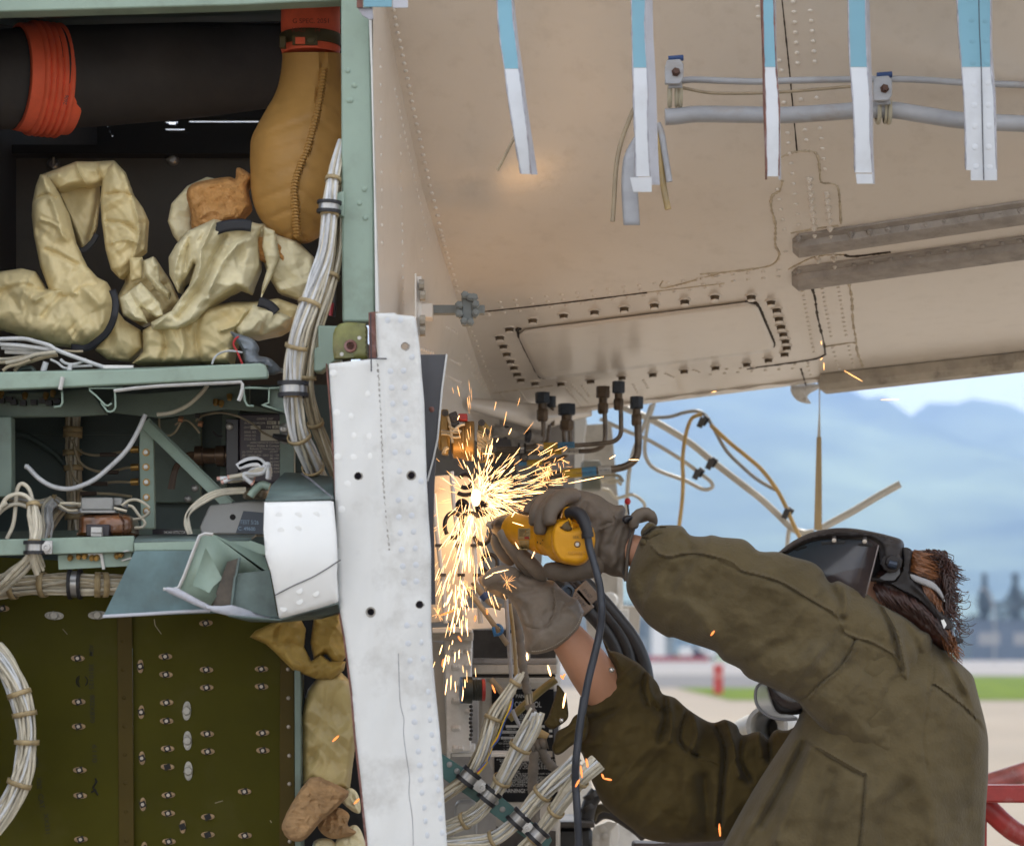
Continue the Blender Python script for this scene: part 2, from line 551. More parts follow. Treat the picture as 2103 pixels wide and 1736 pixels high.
# ------------------------------------------------------------------ fixings
def face_rot(n):
    return V(n).to_track_quat('Z', 'Y').to_euler()
def dome_mb(r, h, n=9):
    m = MB()
    m.lathe((0, 0, 0), (0, 0, 1), [(-.002, r), (h * .35, r * .98), (h * .8, r * .7), (h, r * .25)], n)
    return m
PIECES, SPARE = {}, {}
def piece(parent, key, name, mb_fn, mat, pos, nrm, limit=290):
    """one small fixing (rivet, bolt, screw) on parent, sharing mesh data; beyond the limit they are joined"""
    k = (parent.name, key)
    cnt = PIECES.setdefault((parent.name, name), [0])
    if cnt[0] >= limit:
        SPARE.setdefault((parent.name, name), []).append((key, mb_fn, mat, pos, nrm))
        return None
    cnt[0] += 1
    if key not in PIECES:
        o = obj(name, mb_fn(), mat, parent, org=V((0, 0, 0)), smooth=50)
        PIECES[key] = o.data
    else:
        o = bpy.data.objects.new(name, PIECES[key])
        COL.objects.link(o)
        o.parent = parent
    o.location = V(pos) - ORG[parent.name]
    o.rotation_euler = face_rot(nrm)
    return o
def flush_spare():
    for (pn, name), items in SPARE.items():
        mb = MB()
        for key, fn, mat, pos, nrm in items:
            t = fn()
            M3 = V(nrm).to_track_quat('Z', 'Y').to_matrix()
            mb.add([V(pos) + M3 @ p for p in t.v], t.f)
        mat = items[0][2]
        o = obj(name, mb, mat if not isinstance(mat, list) else mat[0], bpy.data.objects[pn], kind='stuff', smooth=50)
rivet8 = lambda: dome_mb(.0052, .0028)
rivet6 = lambda: dome_mb(.0042, .0024)
def stud():
    return MB().lathe((0, 0, 0), (0, 0, 1), [(-.002, .0075), (.004, .0075), (.0042, .0052), (.0075, .0052), (.0077, .003), (.011, .003)], 10)
def belly_rivets(pts, key='rivet_cream', fn=rivet8, name='rivet', mat=None):
    for p in pts:
        piece(belly, key, name, fn, mat or beige, ceilP(p[0], p[1], .0005), ceilN(p[0], p[1]))
belly_rivets(row(q('J', (262, 60), (283, 180), (318, 345), (350, 495), (380, 650), (410, 790), (440, 930), (475, 1100), (513, 1240), (570, 1490)), 16))
belly_rivets(row(q('L', (258, 30), (300, 180), (345, 320), (375, 430)), 12))
belly_rivets(row(q('L', (445, 655), (480, 720), (512, 810), (545, 905), (585, 985), (625, 1060)), 11), 'rivet_cream_small', rivet6)
for a in (((712, 12), (742, 425)), ((815, 65), (845, 410)), ((758, 600), (797, 900)), ((853, 590), (905, 1045)), ((630, 365), (642, 432)), ((655, 618), (745, 1370)), ((498, 40), (506, 130)), ((618, 1140), (660, 1400))):
    belly_rivets(row(q('K', *a), 21))
for a in (((708, 25), (747, 400)), ((820, 118), (852, 400)), ((758, 500), (768, 585)), ((865, 490), (875, 585))):
    belly_rivets(row(q('N', *a), 14), 'stud', stud, 'stud')
for a in (((660, 725), (742, 1165)), ((788, 708), (852, 1050)), ((860, 1120), (905, 1275)), ((893, 700), (952, 1062)), ((965, 1108), (1000, 1265)), ((700, 1240), (735, 1345))):
    belly_rivets(row(q('N', *a), 9), 'rivet_cream_small', rivet6)
for a in (((20, 665), (540, 612)), ((20, 705), (540, 655)), ((85, 1262), (760, 1215)), ((70, 1290), (640, 1250)), ((555, 495), (570, 560)), ((640, 520), (670, 560))):
    belly_rivets(row(q('N', *a), 31 if a[0][1] < 1000 else 28))
for a in (((645, 495), (1650, 375)), ((655, 530), (1560, 415)), ((575, 577), (2090, 392)), ((1730, 372), (2080, 328))):
    belly_rivets(row(q('L', *a), 32))
for a in (((650, 1085), (735, 1215)), ((770, 1065), (850, 1180)), ((1060, 1035), (1180, 1180)), ((1110, 1030), (1235, 1165)), ((1180, 1040), (1230, 1115)), ((1510, 1030), (1540, 1090)), ((1575, 1000), (1610, 1065)), ((1720, 960), (1780, 985)), ((1900, 935), (1950, 955))):
    belly_rivets(row(q('L', *a), 6), 'rivet_cream_small', rivet6)
def wall_rivets(pts, key='rivet_cream_small', fn=rivet6):
    for p in pts:
        a, b, c = wallP(*p), wallP(p[0] + 2, p[1]), wallP(p[0], p[1] + 4)
        n = (b - a).cross(c - a).normalized()
        piece(belly, key, 'rivet', fn, beige, a, n if n.x > 0 else -n)
wall_rivets(row(q('J', (180, 300), (192, 1480)), 36))
wall_rivets(row(q('J', (302, 820), (315, 1490)), 36))
wall_rivets(row(q('J', (270, 540), (400, 1130), (480, 1480)), 15))
wall_rivets(row(q('L', (15, 40), (18, 560)), 24))
wall_rivets(row(q('L', (140, 150), (145, 300)), 24))
wall_rivets(row(q('L', (320, 870), (395, 905)), 4) + row(q('L', (300, 975), (400, 1020)), 4) + row(q('L', (430, 840), (600, 1110)), 9) + row(q('L', (470, 960), (600, 1125)), 7) + row(q('L', (300, 660), (375, 700)), 5) + row(q('L', (140, 800), (220, 830)), 5))
def seam(pts, r, mat, name='seam', lift=.0, jit=.25, step=5):
    ps = row(sp(pts, 4), step)
    mb = MB()
    mb.tube([ceilP(x, y, lift) for x, y in ps], [r * random.uniform(1 - jit, 1 + jit) for _ in ps], 5)
    return obj(name, mb, mat, belly)
seam(q('J', (155, 40), (222, 390)), .002, darkseam)
seam(q('L', (550, 557), (1000, 508), (1600, 434)), .0025, darkseam)
seam(q('L', (1600, 434), (2103, 375)), .0016, crack)
seam(q('K', (645, 0), (690, 430), (735, 908)), .0016, darkseam)
seam(q('K', (640, 945), (735, 912), (845, 918), (870, 1010), (880, 1095), (940, 1105), (985, 1140), (1000, 1345)), .0026, crack, 'sealant_bead', jit=.5, step=2.5)
seam(q('N', (535, 30), (520, 95), (468, 135), (462, 210), (490, 320), (488, 450), (515, 505), (495, 560), (420, 595), (170, 628), (0, 642)), .003, crack, 'sealant_bead', jit=.5, step=2.5)
seam(q('L', (1700, 360), (1712, 405), (2100, 300)), .0024, crack, 'sealant_bead', jit=.5, step=3)
seam(q('N', (590, 375), (720, 350), (900, 325)), .0024, crack, 'sealant_bead', jit=.5, step=3)
seam(q('N', (575, 610), (640, 575), (760, 525), (940, 515)), .0024, crack, 'sealant_bead', jit=.5, step=3)
seam(q('N', (940, 515), (1000, 525), (1250, 495)), .0035, darkseam)
seam(q('N', (715, 700), (745, 790), (760, 900), (780, 990), (805, 1090), (812, 1165)), .003, darkseam, jit=.6, step=3)
seam(q('N', (958, 668), (985, 800), (992, 950), (1010, 1050), (1022, 1150), (1062, 1255)), .003, crack, 'sealant_bead', jit=.7, step=2.5)
seam(q('N', (815, 1160), (740, 1192), (500, 1228), (300, 1254)), .0035, darkseam, jit=.3)
seam(q('N', (810, 1112), (990, 1085), (1010, 1100)), .003, crack, 'sealant_bead', jit=.4)
seam(q('N', (655, 1255), (690, 1370)), .0025, darkseam, jit=.5)
seam(q('L', (600, 1085), (1000, 1035)), .002, crack, jit=.5)
# access cover, held by a frame of bolts
CO = [(741, 690), (1400, 590), (2103, 500), (2420, 545), (2590, 1050), (2480, 1150), (2100, 890), (1500, 955), (960, 985), (870, 965)]
def cover_edges():
    tl, tr, br, bl = q('L', (752, 672))[0], q('N', (360, 806))[0], q('N', (496, 1122))[0], q('L', (905, 988))[0]
    return tl, tr, br, bl
tl, tr, br, bl = cover_edges()
mb = MB()
def cov(u, v_):
    top = (tl[0] + (tr[0] - tl[0]) * u, tl[1] + (tr[1] - tl[1]) * u)
    bot = (bl[0] + (br[0] - bl[0]) * u, bl[1] + (br[1] - bl[1]) * u)
    return (top[0] + (bot[0] - top[0]) * v_, top[1] + (bot[1] - top[1]) * v_)
rows_ = []
for v_ in np.linspace(0, 1, 16):
    k = .035 * (max(0, 1 - v_ / .12) ** 2 + max(0, 1 - (1 - v_) / .12) ** 2)
    rows_.append([ceilP(*cov(u, v_), .006) for u in np.linspace(k, 1 - k, 36)])
mb.grid(rows_)
cover = obj('access_cover', mb, beige, belly, smooth=60, solid=.004)
ep = [cov(.02, 0), cov(0, .06), cov(0, .9), cov(.012, .97), cov(.04, 1), cov(.3, 1.0), cov(.6, 1.0), cov(.93, 1.0), cov(.985, .96), cov(1.0, .88), cov(1.0, .5), cov(1.0, .12), cov(.985, .03), cov(.95, 0)]
seam(ep, .0042, darkseam, 'cover_gap', lift=.001, jit=.25, step=3)
def bolt_mb():
    m = MB()
    m.lathe((0, 0, 0), (0, 0, 1), [(-.003, .0125), (.003, .0125), (.0035, .0105), (.0120, .0105), (.0135, .009)], 6)
    return m
def bolt_cap():
    m = MB()
    m.lathe((0, 0, 0), (0, 0, 1), [(.0120, .0107), (.0142, .0092)], 6)
    m.lathe((0, 0, 0), (0, 0, 1), [(-.003, .0155), (.003, .015)], 12)
    return m
for p in q('L', (707, 662), (645, 717), (668, 773), (690, 823), (713, 870), (736, 911), (757, 953), (780, 990), (858, 606), (1058, 575), (1258, 552), (1450, 530), (1645, 508), (1842, 484), (2037, 457), (873, 1012), (1041, 1015), (1233, 998), (1435, 975), (1635, 955), (1838, 933), (2041, 911)) + q('N', (95, 780), (332, 780), (460, 815), (498, 865), (512, 920), (525, 972), (540, 1020), (553, 1066), (563, 1108), (548, 1150), (100, 1240), (303, 1217), (443, 1188)):
    o = piece(belly, 'cover_bolt', 'bolt', bolt_mb, boltm, ceilP(p[0], p[1]), ceilN(*p))
    o.rotation_euler.rotate_axis('Z', random.uniform(0, 1))
    c = PIECES.get('cover_bolt_cap')
    if c is None:
        k = obj('bolt_face', bolt_cap(), beige, o, org=ORG[o.name] if o.name in ORG else V((0, 0, 0)), smooth=40)
        k.location = (0, 0, 0)
        PIECES['cover_bolt_cap'] = k.data
    else:
        k = bpy.data.objects.new('bolt_face', c)
        COL.objects.link(k)
        k.parent = o
# two stiffener rails
def rail(a, b, wpx, h, studs, key, fn, nm):
    n = 40
    mb = MB()
    rings = []
    for i in range(n + 1):
        t = i / n
        x, y = a[0] + (b[0] - a[0]) * t, a[1] + (b[1] - a[1]) * t
        e = 1 - .45 * max(0, 1 - t / .02) ** 2
        hw = wpx / 2 * e
        r_ = [ceilP(x, y - hw * 1.5, -.002), ceilP(x, y - hw * 1.45, .005), ceilP(x, y - hw * .75, .006), ceilP(x, y - hw * .6, h * .8 * e), ceilP(x, y - hw * .3, h * e), ceilP(x, y + hw * .75, h * e), ceilP(x, y + hw, h * .8 * e), ceilP(x, y + hw, -.002)]
        rings.append(r_)
    mb.ring(rings)
    o = obj('stiffener_rail', mb, railp, belly, smooth=35)
    for p in studs:
        pp = ceilP(p[0], p[1], .008)
        s_ = piece(o, key, nm, fn, railp, pp, ceilN(*p))
    return o
rail(q('N', (600, 448))[0], q('N', (2300, 195))[0], 27, .024, q('N', (640, 388), (980, 360), (1100, 343), (1222, 328), (1345, 312), (1465, 296), (1587, 278), (1708, 260), (1830, 240), (1955, 224), (2078, 204)), 'rail_stud', stud, 'stud')
rail(q('N', (595, 662))[0], q('N', (2300, 425))[0], 27, .024, q('N', (640, 608), (1000, 560), (1115, 544), (1237, 526), (1360, 509), (1480, 491), (1600, 474), (1715, 457), (1835, 440), (1960, 422), (2075, 405)), 'rail_rivet', lambda: dome_mb(.006, .004), 'rivet')
# grimy lip along the lower right edge
mb = MB()
rings = []
for t in np.linspace(0, 1, 40):
    a = q('N', (775 + (2420 - 775) * t, 1300 + (1118 - 1300) * t))[0]
    e = 1 - .5 * max(0, 1 - t / .03) ** 2
    p0 = ceilP(a[0], a[1], 0)
    hgt = 24 + 8 * e
    rings.append([p0 + V((0, .0, .004)), p0 + V((0, -.03, .0)), P(a[0], a[1] + hgt * .55, p0.y - .03), P(a[0], a[1] + hgt, p0.y - .012), P(a[0], a[1] + hgt * 1.15 * e + 3, p0.y + .03), P(a[0], a[1] + hgt * .9, p0.y + .10), p0 + V((0, .12, .02))])
mb.ring(rings)
obj('lower_lip', mb, grimy, belly, smooth=35)
mb = MB()
rings = []
for t in np.linspace(0, 1, 30):
    a = (1180 + (1705 - 1180) * t, 838 + (772 - 838) * t)
    p0 = ceilP(a[0], a[1], 0)
    rings.append([p0 + V((0, 0, .002)), P(a[0], a[1] + 3 + 2 * math.sin(t * 40), p0.y - .004), P(a[0], a[1] + 5 + random.uniform(0, 1.2), p0.y + .03), p0 + V((0, .1, .01))])
mb.ring(rings)
obj('lower_edge', mb, beige, belly, smooth=35)
# rounded end where the side wall turns under
mb = MB()
rows_ = []
for t in np.linspace(0, 1, 20):
    a = q('L', (435 + (1240 - 435) * t, 1120 + 75 * t ** 1.2))[0]
    b = q('L', (435 + (1240 - 435) * t, 1190 + 130 * min(1, t * 1.8) - 90 * max(0, t - .6) * 2.5))[0]
    dp = 6.3 + .6 * t
    rows_.append([P(a[0] + (b[0] - a[0]) * u, a[1] + (b[1] - a[1]) * u, dp - .05 * math.sin(u * 3.1)) for u in np.linspace(0, 1, 8)])
mb.grid(rows_)
obj('wall_fillet', mb, beige, belly, smooth=60, solid=.004)
# latch bracket on the side wall
gm = M('grey_bracket_paint', (.22, .24, .235), .5, var=.1, sc=20, dirt=.4, dcol=(.1, .09, .08))
br_ = thing('latch_bracket', 'small grey latch bracket with bolted cross plate sticking out of the gear bay side wall', 'bracket', P(930, 640, 5.5))
def pbox(a, b, d0, d1):
    """box facing the camera from pixel corner a to b between depths d0 and d1"""
    p, r_ = P(a[0], a[1], d0), P(b[0], b[1], d0)
    c = (p + r_) / 2
    c.y = (d0 + d1) / 2
    return c, (abs(p.x - r_.x) / 2, abs(d1 - d0) / 2, abs(p.z - r_.z) / 2)
def zbox(mb, k, a, b, d0, d1, M_=None):
    a, b = q(k, a, b)
    return mb.box(*pbox(a, b, d0, d1), M_)
obj('arm', zbox(MB(), 'L', (190, 515), (548, 572), 5.42, 5.45), gm, br_, bevel=.002)
obj('base_block', zbox(MB(), 'L', (130, 503), (212, 597), 5.36, 5.42), beige, br_, bevel=.003)
obj('cross_plate', zbox(zbox(MB(), 'L', (398, 440), (470, 645), 5.37, 5.40), 'L', (378, 490), (495, 600), 5.40, 5.417), gm, br_, bevel=.003)
for z in ((420, 455), (455, 470), (480, 470), (415, 625), (455, 628), (490, 515), (490, 570), (382, 520), (382, 575)):
    a = q('L', z)[0]
    piece(br_, 'bracket_nut', 'nut', lambda: MB().lathe((0, 0, 0), (0, 0, 1), [(0, .009), (.012, .009), (.013, .005), (.018, .005)], 6), gm, P(a[0], a[1], 5.37), (0, -1, 0))
ws = thing('wall_angle_strip', 'narrow cream angle strip with a few bolts fixed upright to the gear bay side wall', 'angle strip', P(862, 700, 5.15))
obj('strip', zbox(zbox(MB(), 'L', (94, 312), (106, 720), 5.02, 5.10), 'L', (106, 330), (140, 720), 5.08, 5.086), beige, ws, bevel=.001)
for z in ((140, 385), (148, 455), (148, 615), (148, 685)):
    a = q('L', z)[0]
    obj('bolt', MB().cyl(P(a[0] - 6, a[1], 5.07), P(a[0] + 5, a[1], 5.07), .011, 8), grimy, ws)

# ------------------------------------------------------------------ strips of cut skin hanging in front of the belly
def lerp_edge(pts, y):
    return float(np.interp(y, [p[1] for p in pts], [p[0] for p in pts]))
def skin_strip(label, k, left, right, outer, split, Y, tip=None, lout=None, riv=None, bend=0.05):
    left, right, outer = q(k, *left), q(k, *right), q(k, *outer)
    left[0], right[0], outer[0] = (left[0][0], -60), (right[0][0], -60), (outer[0][0], -60)
    sy = q(k, (0, split))[0][1]
    y1 = min(left[-1][1], right[-1][1])
    t_ = thing('hanging_skin_strip', label, 'skin strip', P((left[-1][0] + right[-1][0]) / 2, y1, Y), 'strips of cut fuselage skin hanging down')
    def dep(y):
        return Y - bend * math.sin(max(0, y) / max(y1, 1) * 2.2) * .6
    def face(name, ya, yb, mat):
        mb = MB()
        rings = []
        for y in np.linspace(ya, yb, max(3, int((yb - ya) / 14))):
            a, b = lerp_edge(left, y), lerp_edge(right, y)
            d = dep(y)
            rings.append([P(a, y, d), P(b, y, d), P(b, y, d + .004), P(a, y, d + .004)])
        mb.ring(rings)
        return obj(name, mb, mat, t_, smooth=30)
    face('blue_paint_section', -60, sy - .3, skinb)
    face('white_paint_section', sy + .3, y1, stripw)
    mb = MB()
    rings = []
    oy = outer[-1][1]
    for y in np.linspace(-60, oy, 30):
        b, c = lerp_edge(right, min(y, y1)), lerp_edge(outer, y)
        d = dep(y)
        sgn = 1 if c > b else -1
        rings.append([P(b + .8 * sgn, y, d + .001), P(c, y, d + .022), P(c, y, d + .026), P(b + .8 * sgn, y, d + .006)])
    mb.ring(rings)
    obj('flange', mb, lav, t_, smooth=30)
    mb = MB()
    lp = lout and q(k, *lout)
    ys = np.linspace(-60, y1 - 1, 40)
    for edge, s_ in ((left, -1), (right, 1)):
        pts = []
        for y in ys:
            x = lerp_edge(edge, y) + s_ * .9
            pts.append(P(x, y, dep(y) + .001))
        mb.tube(pts, [random.uniform(.0009, .0024) for _ in pts], 5)
    if lp:
        rings = []
        for y in np.linspace(-60, lp[-1][1], 30):
            a, b = lerp_edge(lp, y), lerp_edge(left, min(y, y1))
            rings.append([P(a, y, dep(y) + .014), P(b - .6, y, dep(y) + .002), P(b - .6, y, dep(y) + .006), P(a, y, dep(y) + .018)])
        mb.ring(rings)
    obj('torn_edge', mb, edgered if lp else edgegrey, t_, smooth=30)
    if tip:
        tp = q(k, *tip)
        mb = MB()
        mb.prism([P(x, y, dep(y) - .004) for x, y in tp], (0, .003, 0))
        obj('tip', mb, stripw, t_)
    if riv:
        for p in q(k, *riv):
            piece(t_, 'skin_rivet' if p[1] > sy else 'skin_rivet_blue', 'rivet', lambda: dome_mb(.0060, .0010, 12), stripw if p[1] > sy else skinb, P(p[0], p[1], dep(p[1])), (0, -1, 0))
    return t_
lav = M('pale_grey_flange_paint', (.44, .45, .50), .45, var=.06, sc=10, dirt=.35, dcol=(.2, .17, .17), dsc=18)
skin_strip('leftmost long skin strip, slanting, with a thin wire poking out beside it', 'J',
    [(880, 0), (893, 130), (908, 270), (933, 418), (948, 550), (968, 680), (990, 820), (1030, 1045)], [(955, 0), (980, 150), (1003, 320), (1012, 412), (1030, 560), (1050, 700), (1070, 870), (1083, 1045)],
    [(968, 0), (1000, 130), (1015, 260), (1040, 430), (1060, 600), (1090, 800), (1128, 1048)], 414, 4.64, bend=.1)
skin_strip('skin strip with cut cables and a split grey tube dangling behind its end', 'J',
    [(1690, 0), (1697, 200), (1702, 400), (1707, 600), (1716, 850), (1718, 1060)], [(1778, 0), (1766, 150), (1780, 400), (1788, 560), (1783, 700), (1790, 900), (1800, 1060)],
    [(1815, 0), (1822, 200), (1838, 480), (1845, 700), (1850, 900), (1862, 1110)], 408, 4.62, tip=[(1683, 1066), (1813, 1063), (1813, 1152), (1703, 1152)])
skin_strip('narrow skin strip with red primer along its left edge, beside the black belly seam', 'K',
    [(528, 0), (534, 200), (541, 410), (547, 600), (551, 800), (556, 1062)], [(587, 0), (597, 200), (606, 410), (625, 650), (625, 850), (622, 1062)],
    [(607, 0), (612, 300), (633, 700), (640, 1082)], 405, 4.6, lout=[(513, 0), (520, 200), (526, 400), (530, 650), (538, 850), (543, 1082)])
skin_strip('plain hanging skin strip in front of the right pipe clamp, with a short squared tip', 'K',
    [(1045, 0), (1050, 200), (1058, 400), (1075, 600), (1084, 800), (1087, 1040)], [(1142, 0), (1147, 200), (1155, 400), (1170, 600), (1170, 800), (1187, 1040)],
    [(1168, 0), (1180, 300), (1192, 600), (1195, 900), (1205, 1108)], 405, 4.6, tip=[(1090, 1046), (1190, 1046), (1192, 1106), (1097, 1106)])
s5 = skin_strip('broad hanging skin strip with two columns of round rivets and a black centre line', 'K',
    [(1695, 0), (1712, 200), (1730, 405), (1745, 600), (1752, 800), (1755, 1025)], [(1898, 0), (1898, 200), (1900, 405), (1920, 600), (1924, 800), (1935, 1025)],
    [(1912, 0), (1912, 300), (1935, 600), (1942, 1085)], 405, 4.58, tip=[(1783, 1022), (1937, 1022), (1938, 1086), (1783, 1086)],
    riv=[(1785, 5), (1787, 125), (1791, 250), (1793, 380), (1800, 508), (1803, 635), (1808, 760), (1807, 885), (1815, 1000), (1870, 10), (1870, 130), (1875, 248), (1880, 378), (1886, 502), (1889, 633), (1893, 758), (1892, 885), (1898, 1005)])
obj('ink_line', MB().tube(PP(sp(q('K', (1830, -40), (1835, 180), (1846, 420), (1855, 850), (1861, 1084)), 5), 4.549 - .0), .0011, 5), ink, s5)
t_ = thing('hanging_skin_strip', 'short stub of blue and grey skin at the top of the green door post', 'skin strip', P(785, 14, 4.6), 'strips of cut fuselage skin hanging down')
obj('blue_paint_section', zbox(MB(), 'J', (82, -160), (252, 40), 4.6, 4.604), skinb, t_)
obj('flange', zbox(MB(), 'J', (256, -160), (348, 46), 4.602, 4.606), lav, t_)
obj('torn_edge', zbox(MB(), 'J', (40, -160), (78, 44), 4.602, 4.606), edgered, t_)
obj('bent_corner', MB().prism(PP(q('J', (45, 46), (135, 46), (140, 112), (118, 118), (75, 92)), 4.61), (0, .004, 0)), edgegrey, t_)

# ------------------------------------------------------------------ pipes and cut cables under the belly
pipem = M('grey_painted_pipe', (.36, .37, .40), .45, var=.10, sc=12, dirt=.5, dcol=(.23, .15, .06), dsc=7, stretch=(1, 1, 2))
brasspipe = M('ochre_cable_jacket', (.42, .30, .13), .5, var=.2, sc=18, dirt=.5, dcol=(.3, .28, .25), dsc=12)
tanpipe = M('tan_cable_jacket', (.33, .26, .17), .5, var=.2, sc=14)
steel = M('steel', (.42, .41, .40), .35, .8, var=.15, sc=20)
bluepl = M('blue_plastic', (.03, .07, .20), .5)
def cable(name, label, cat, k, pts, Y, r, mat, group=None, n=8, parent=None):
    mb = MB().tube(PP(sp(q(k, *pts), 6), Y), r, n)
    return obj(name, mb, mat, parent, label if parent is None else None, cat if parent is None else None, group, smooth=60)
cable('belly_pipe', 'thick grey peeling pipe running sideways behind the hanging skin strips', 'pipe', 'K', [(-60, 705), (20, 700), (130, 688), (400, 690), (640, 694), (900, 680), (1060, 668), (1200, 662), (1320, 664), (1500, 692), (1750, 728), (2103, 745), (2300, 750)], 4.86, .0165, pipem, n=14)
cable('belly_conduit', 'thin grey conduit running above the thick peeling pipe', 'conduit', 'K', [(-40, 515), (10, 492), (110, 480), (300, 487), (520, 492), (700, 485), (1055, 478), (1310, 476), (1500, 482), (1730, 497), (2103, 512), (2300, 515)], 4.86, .0068, pipem)
cable('belly_wire', 'slim tan wire sagging between the conduit and the thick pipe', 'wire', 'K', [(-30, 520), (40, 528), (200, 558), (400, 563), (620, 556), (800, 543), (1060, 520)], 4.85, .0032, tanpipe)
def pipe_clamp(k, ox, oy, lab):
    t_ = thing('pipe_clamp', lab, 'clamp', P(*q(k, (ox, oy + 340))[0], 4.83), 'pipe clamps under the belly')
    a = [(ox, oy + 60), (ox + 12, oy + 20), (ox + 90, oy + 15), (ox + 112, oy + 45), (ox + 112, oy + 130), (ox + 90, oy + 165), (ox, oy + 165)]
    obj('plate', MB().prism(PP(q(k, *a), 4.81), (0, .012, 0)), pipem, t_, bevel=.002)
    c = q(k, (ox + 65, oy + 95))[0]
    obj('bolt', MB().lathe(P(c[0], c[1], 4.81), (0, -1, 0), [(0, .009), (.004, .009), (.004, .0065), (.014, .006)], 6), M('rusty_bolt', (.10, .05, .035), .6, .3), t_)
    obj('blue_sleeve', MB().tube(PP(q(k, (ox + 20, oy + 15), (ox + 110, oy + 8)), 4.85), .006, 8), bluepl, t_)
    b = PP(q(k, (ox + 20, oy + 165), (ox + 60, oy + 165)), 4.83)
    for dx in (28, 68, 92):
        c = q(k, (ox + dx, oy + 235))[0]
        cc = P(c[0], c[1], 4.86)
        ring = [cc + V((0, math.cos(t) * .0185, math.sin(t) * .0215)) for t in np.linspace(0, 2 * math.pi, 17)[:-1]]
        obj('loop', MB().tube(ring, .0045 if dx != 68 else .003, 6, closed=True), M('cream_clamp_loop', (.42, .38, .28), .5) if 'cream_clamp_loop' not in MATS else MATS['cream_clamp_loop'], t_)
    obj('strap', MB().prism(PP(q(k, (ox + 25, oy + 160), (ox + 100, oy + 160), (ox + 105, oy + 185), (ox + 20, oy + 190)), 4.825), (0, .006, 0)), pipem, t_)
pipe_clamp('K', -60, 340, 'grey pipe clamp with blue sleeve beside the strip with dangling cables')
pipe_clamp('K', 1197, 440, 'grey pipe clamp with blue sleeve behind the plain strip with squared tip')
cable('cut_cable', 'long thin brown cut cable curving down left of the split grey tube', 'cable', 'J', [(1715, 640), (1690, 690), (1630, 850), (1600, 1000), (1588, 1180), (1578, 1330)], 4.80, .0046, tanpipe, 'cut cables hanging behind a skin strip')
cable('cut_cable', 'short grey cut cable hanging just right of the strip end', 'cable', 'J', [(1850, 740), (1872, 800), (1888, 900), (1905, 1000), (1920, 1092)], 4.82, .0062, pipem, 'cut cables hanging behind a skin strip')
cable('cut_cable', 'ochre cut cable with frayed end hanging lowest right of the strip end', 'cable', 'J', [(1845, 780), (1860, 900), (1878, 1080), (1895, 1180), (1912, 1258)], 4.83, .0066, brasspipe, 'cut cables hanging behind a skin strip')
cable('loose_wire', 'thin stub of wire slanting out beside the leftmost long skin strip', 'wire', 'J', [(1000, 800), (960, 880), (920, 960), (886, 1024)], 4.68, .0027, tanpipe)
mb = MB()
rows_ = []
for i, c in enumerate(sp(q('J', (1735, 800), (1690, 900), (1672, 1010), (1668, 1150), (1680, 1352)), 5)):
    hw = 6 + 8 * min(1, i / 8)
    rows_.append([P(c[0] + hw * 1.25 * math.cos(a) + 3, c[1], 4.80 - hw / 1000 * math.sin(a)) for a in np.linspace(-2.2, 2.6, 12)])
mb.grid(rows_)
obj('split_tube', mb, pipem, None, 'split grey tube hanging open below the strip with dangling cables', 'tube', solid=.002)

# ------------------------------------------------------------------ equipment bay, its frame and shelves
primer = M('pale_green_primer', (.275, .365, .30), .5, var=.07, sc=6, bump=.04, dirt=.6, dcol=(.16, .2, .15), dsc=9)
primerd = M('dull_green_primer', (.15, .20, .165), .55, var=.12, sc=8, dirt=.5, dcol=(.07, .07, .05), dsc=9)
darkteal = M('dark_teal_primer', (.06, .088, .080), .5, var=.12, sc=6, dirt=.4, dcol=(.03, .03, .03), dsc=8)
teal = M('worn_teal_primer', (.115, .19, .20), .5, var=.2, sc=9, dirt=.65, dcol=(.075, .10, .095), dsc=12, bump=.05)
tealgrey = M('scraped_grey_teal_primer', (.12, .165, .155), .55, var=.2, sc=16, dirt=.7, dcol=(.06, .07, .065), dsc=14)
brownpanel = M('dark_brown_panel', (.075, .060, .043), .6, var=.2, sc=4, dirt=.4, dcol=(.03, .025, .02), dsc=5)
black = M('black_and_void_dark', (.012, .011, .011), .8)  # black parts; also stands for the darkness in void, gap and holes
olive = M('olive_panel_paint', (.062, .056, .006), .45, spec=.04, var=.14, sc=2.2, bump=.03, bsc=80, dirt=.18, dcol=(.11, .09, .05), dsc=6)
olived = M('olive_brown_flange', (.07, .05, .014), .5, spec=.05, var=.12, sc=5)
cream = M('cream_wire', (.58, .53, .42), .45, var=.12, sc=30, rnd=.22, dirt=.35, dcol=(.25, .2, .14), dsc=20)
creamd = M('aged_tan_wire', (.36, .30, .20), .5, var=.15, sc=30, rnd=.25)
greyw = M('grey_white_wire', (.60, .61, .62), .4, var=.12, sc=30, rnd=.2)
tiem = M('waxed_tie_cord', (.36, .27, .14), .6, var=.2, sc=60)
blackrub = M('black_rubber', (.014, .013, .016), .5)
copper = M('copper', (.55, .28, .16), .4, .7, var=.2, sc=50)
brass = M('brass', (.40, .24, .07), .4, .7, var=.2, sc=50)
whitem = M('white_marking', (.72, .71, .68), .5)
placard = M('dark_placard', (.020, .015, .022), .35)
greym = M('grey_metal_case', (.30, .30, .29), .45, .2, var=.08, sc=20, dirt=.3, dcol=(.15, .14, .12))
silver = M('polished_edge', (.50, .49, .47), .35, .3, var=.1, sc=40)
bluelabel = M('navy_label', (.03, .045, .07), .4)

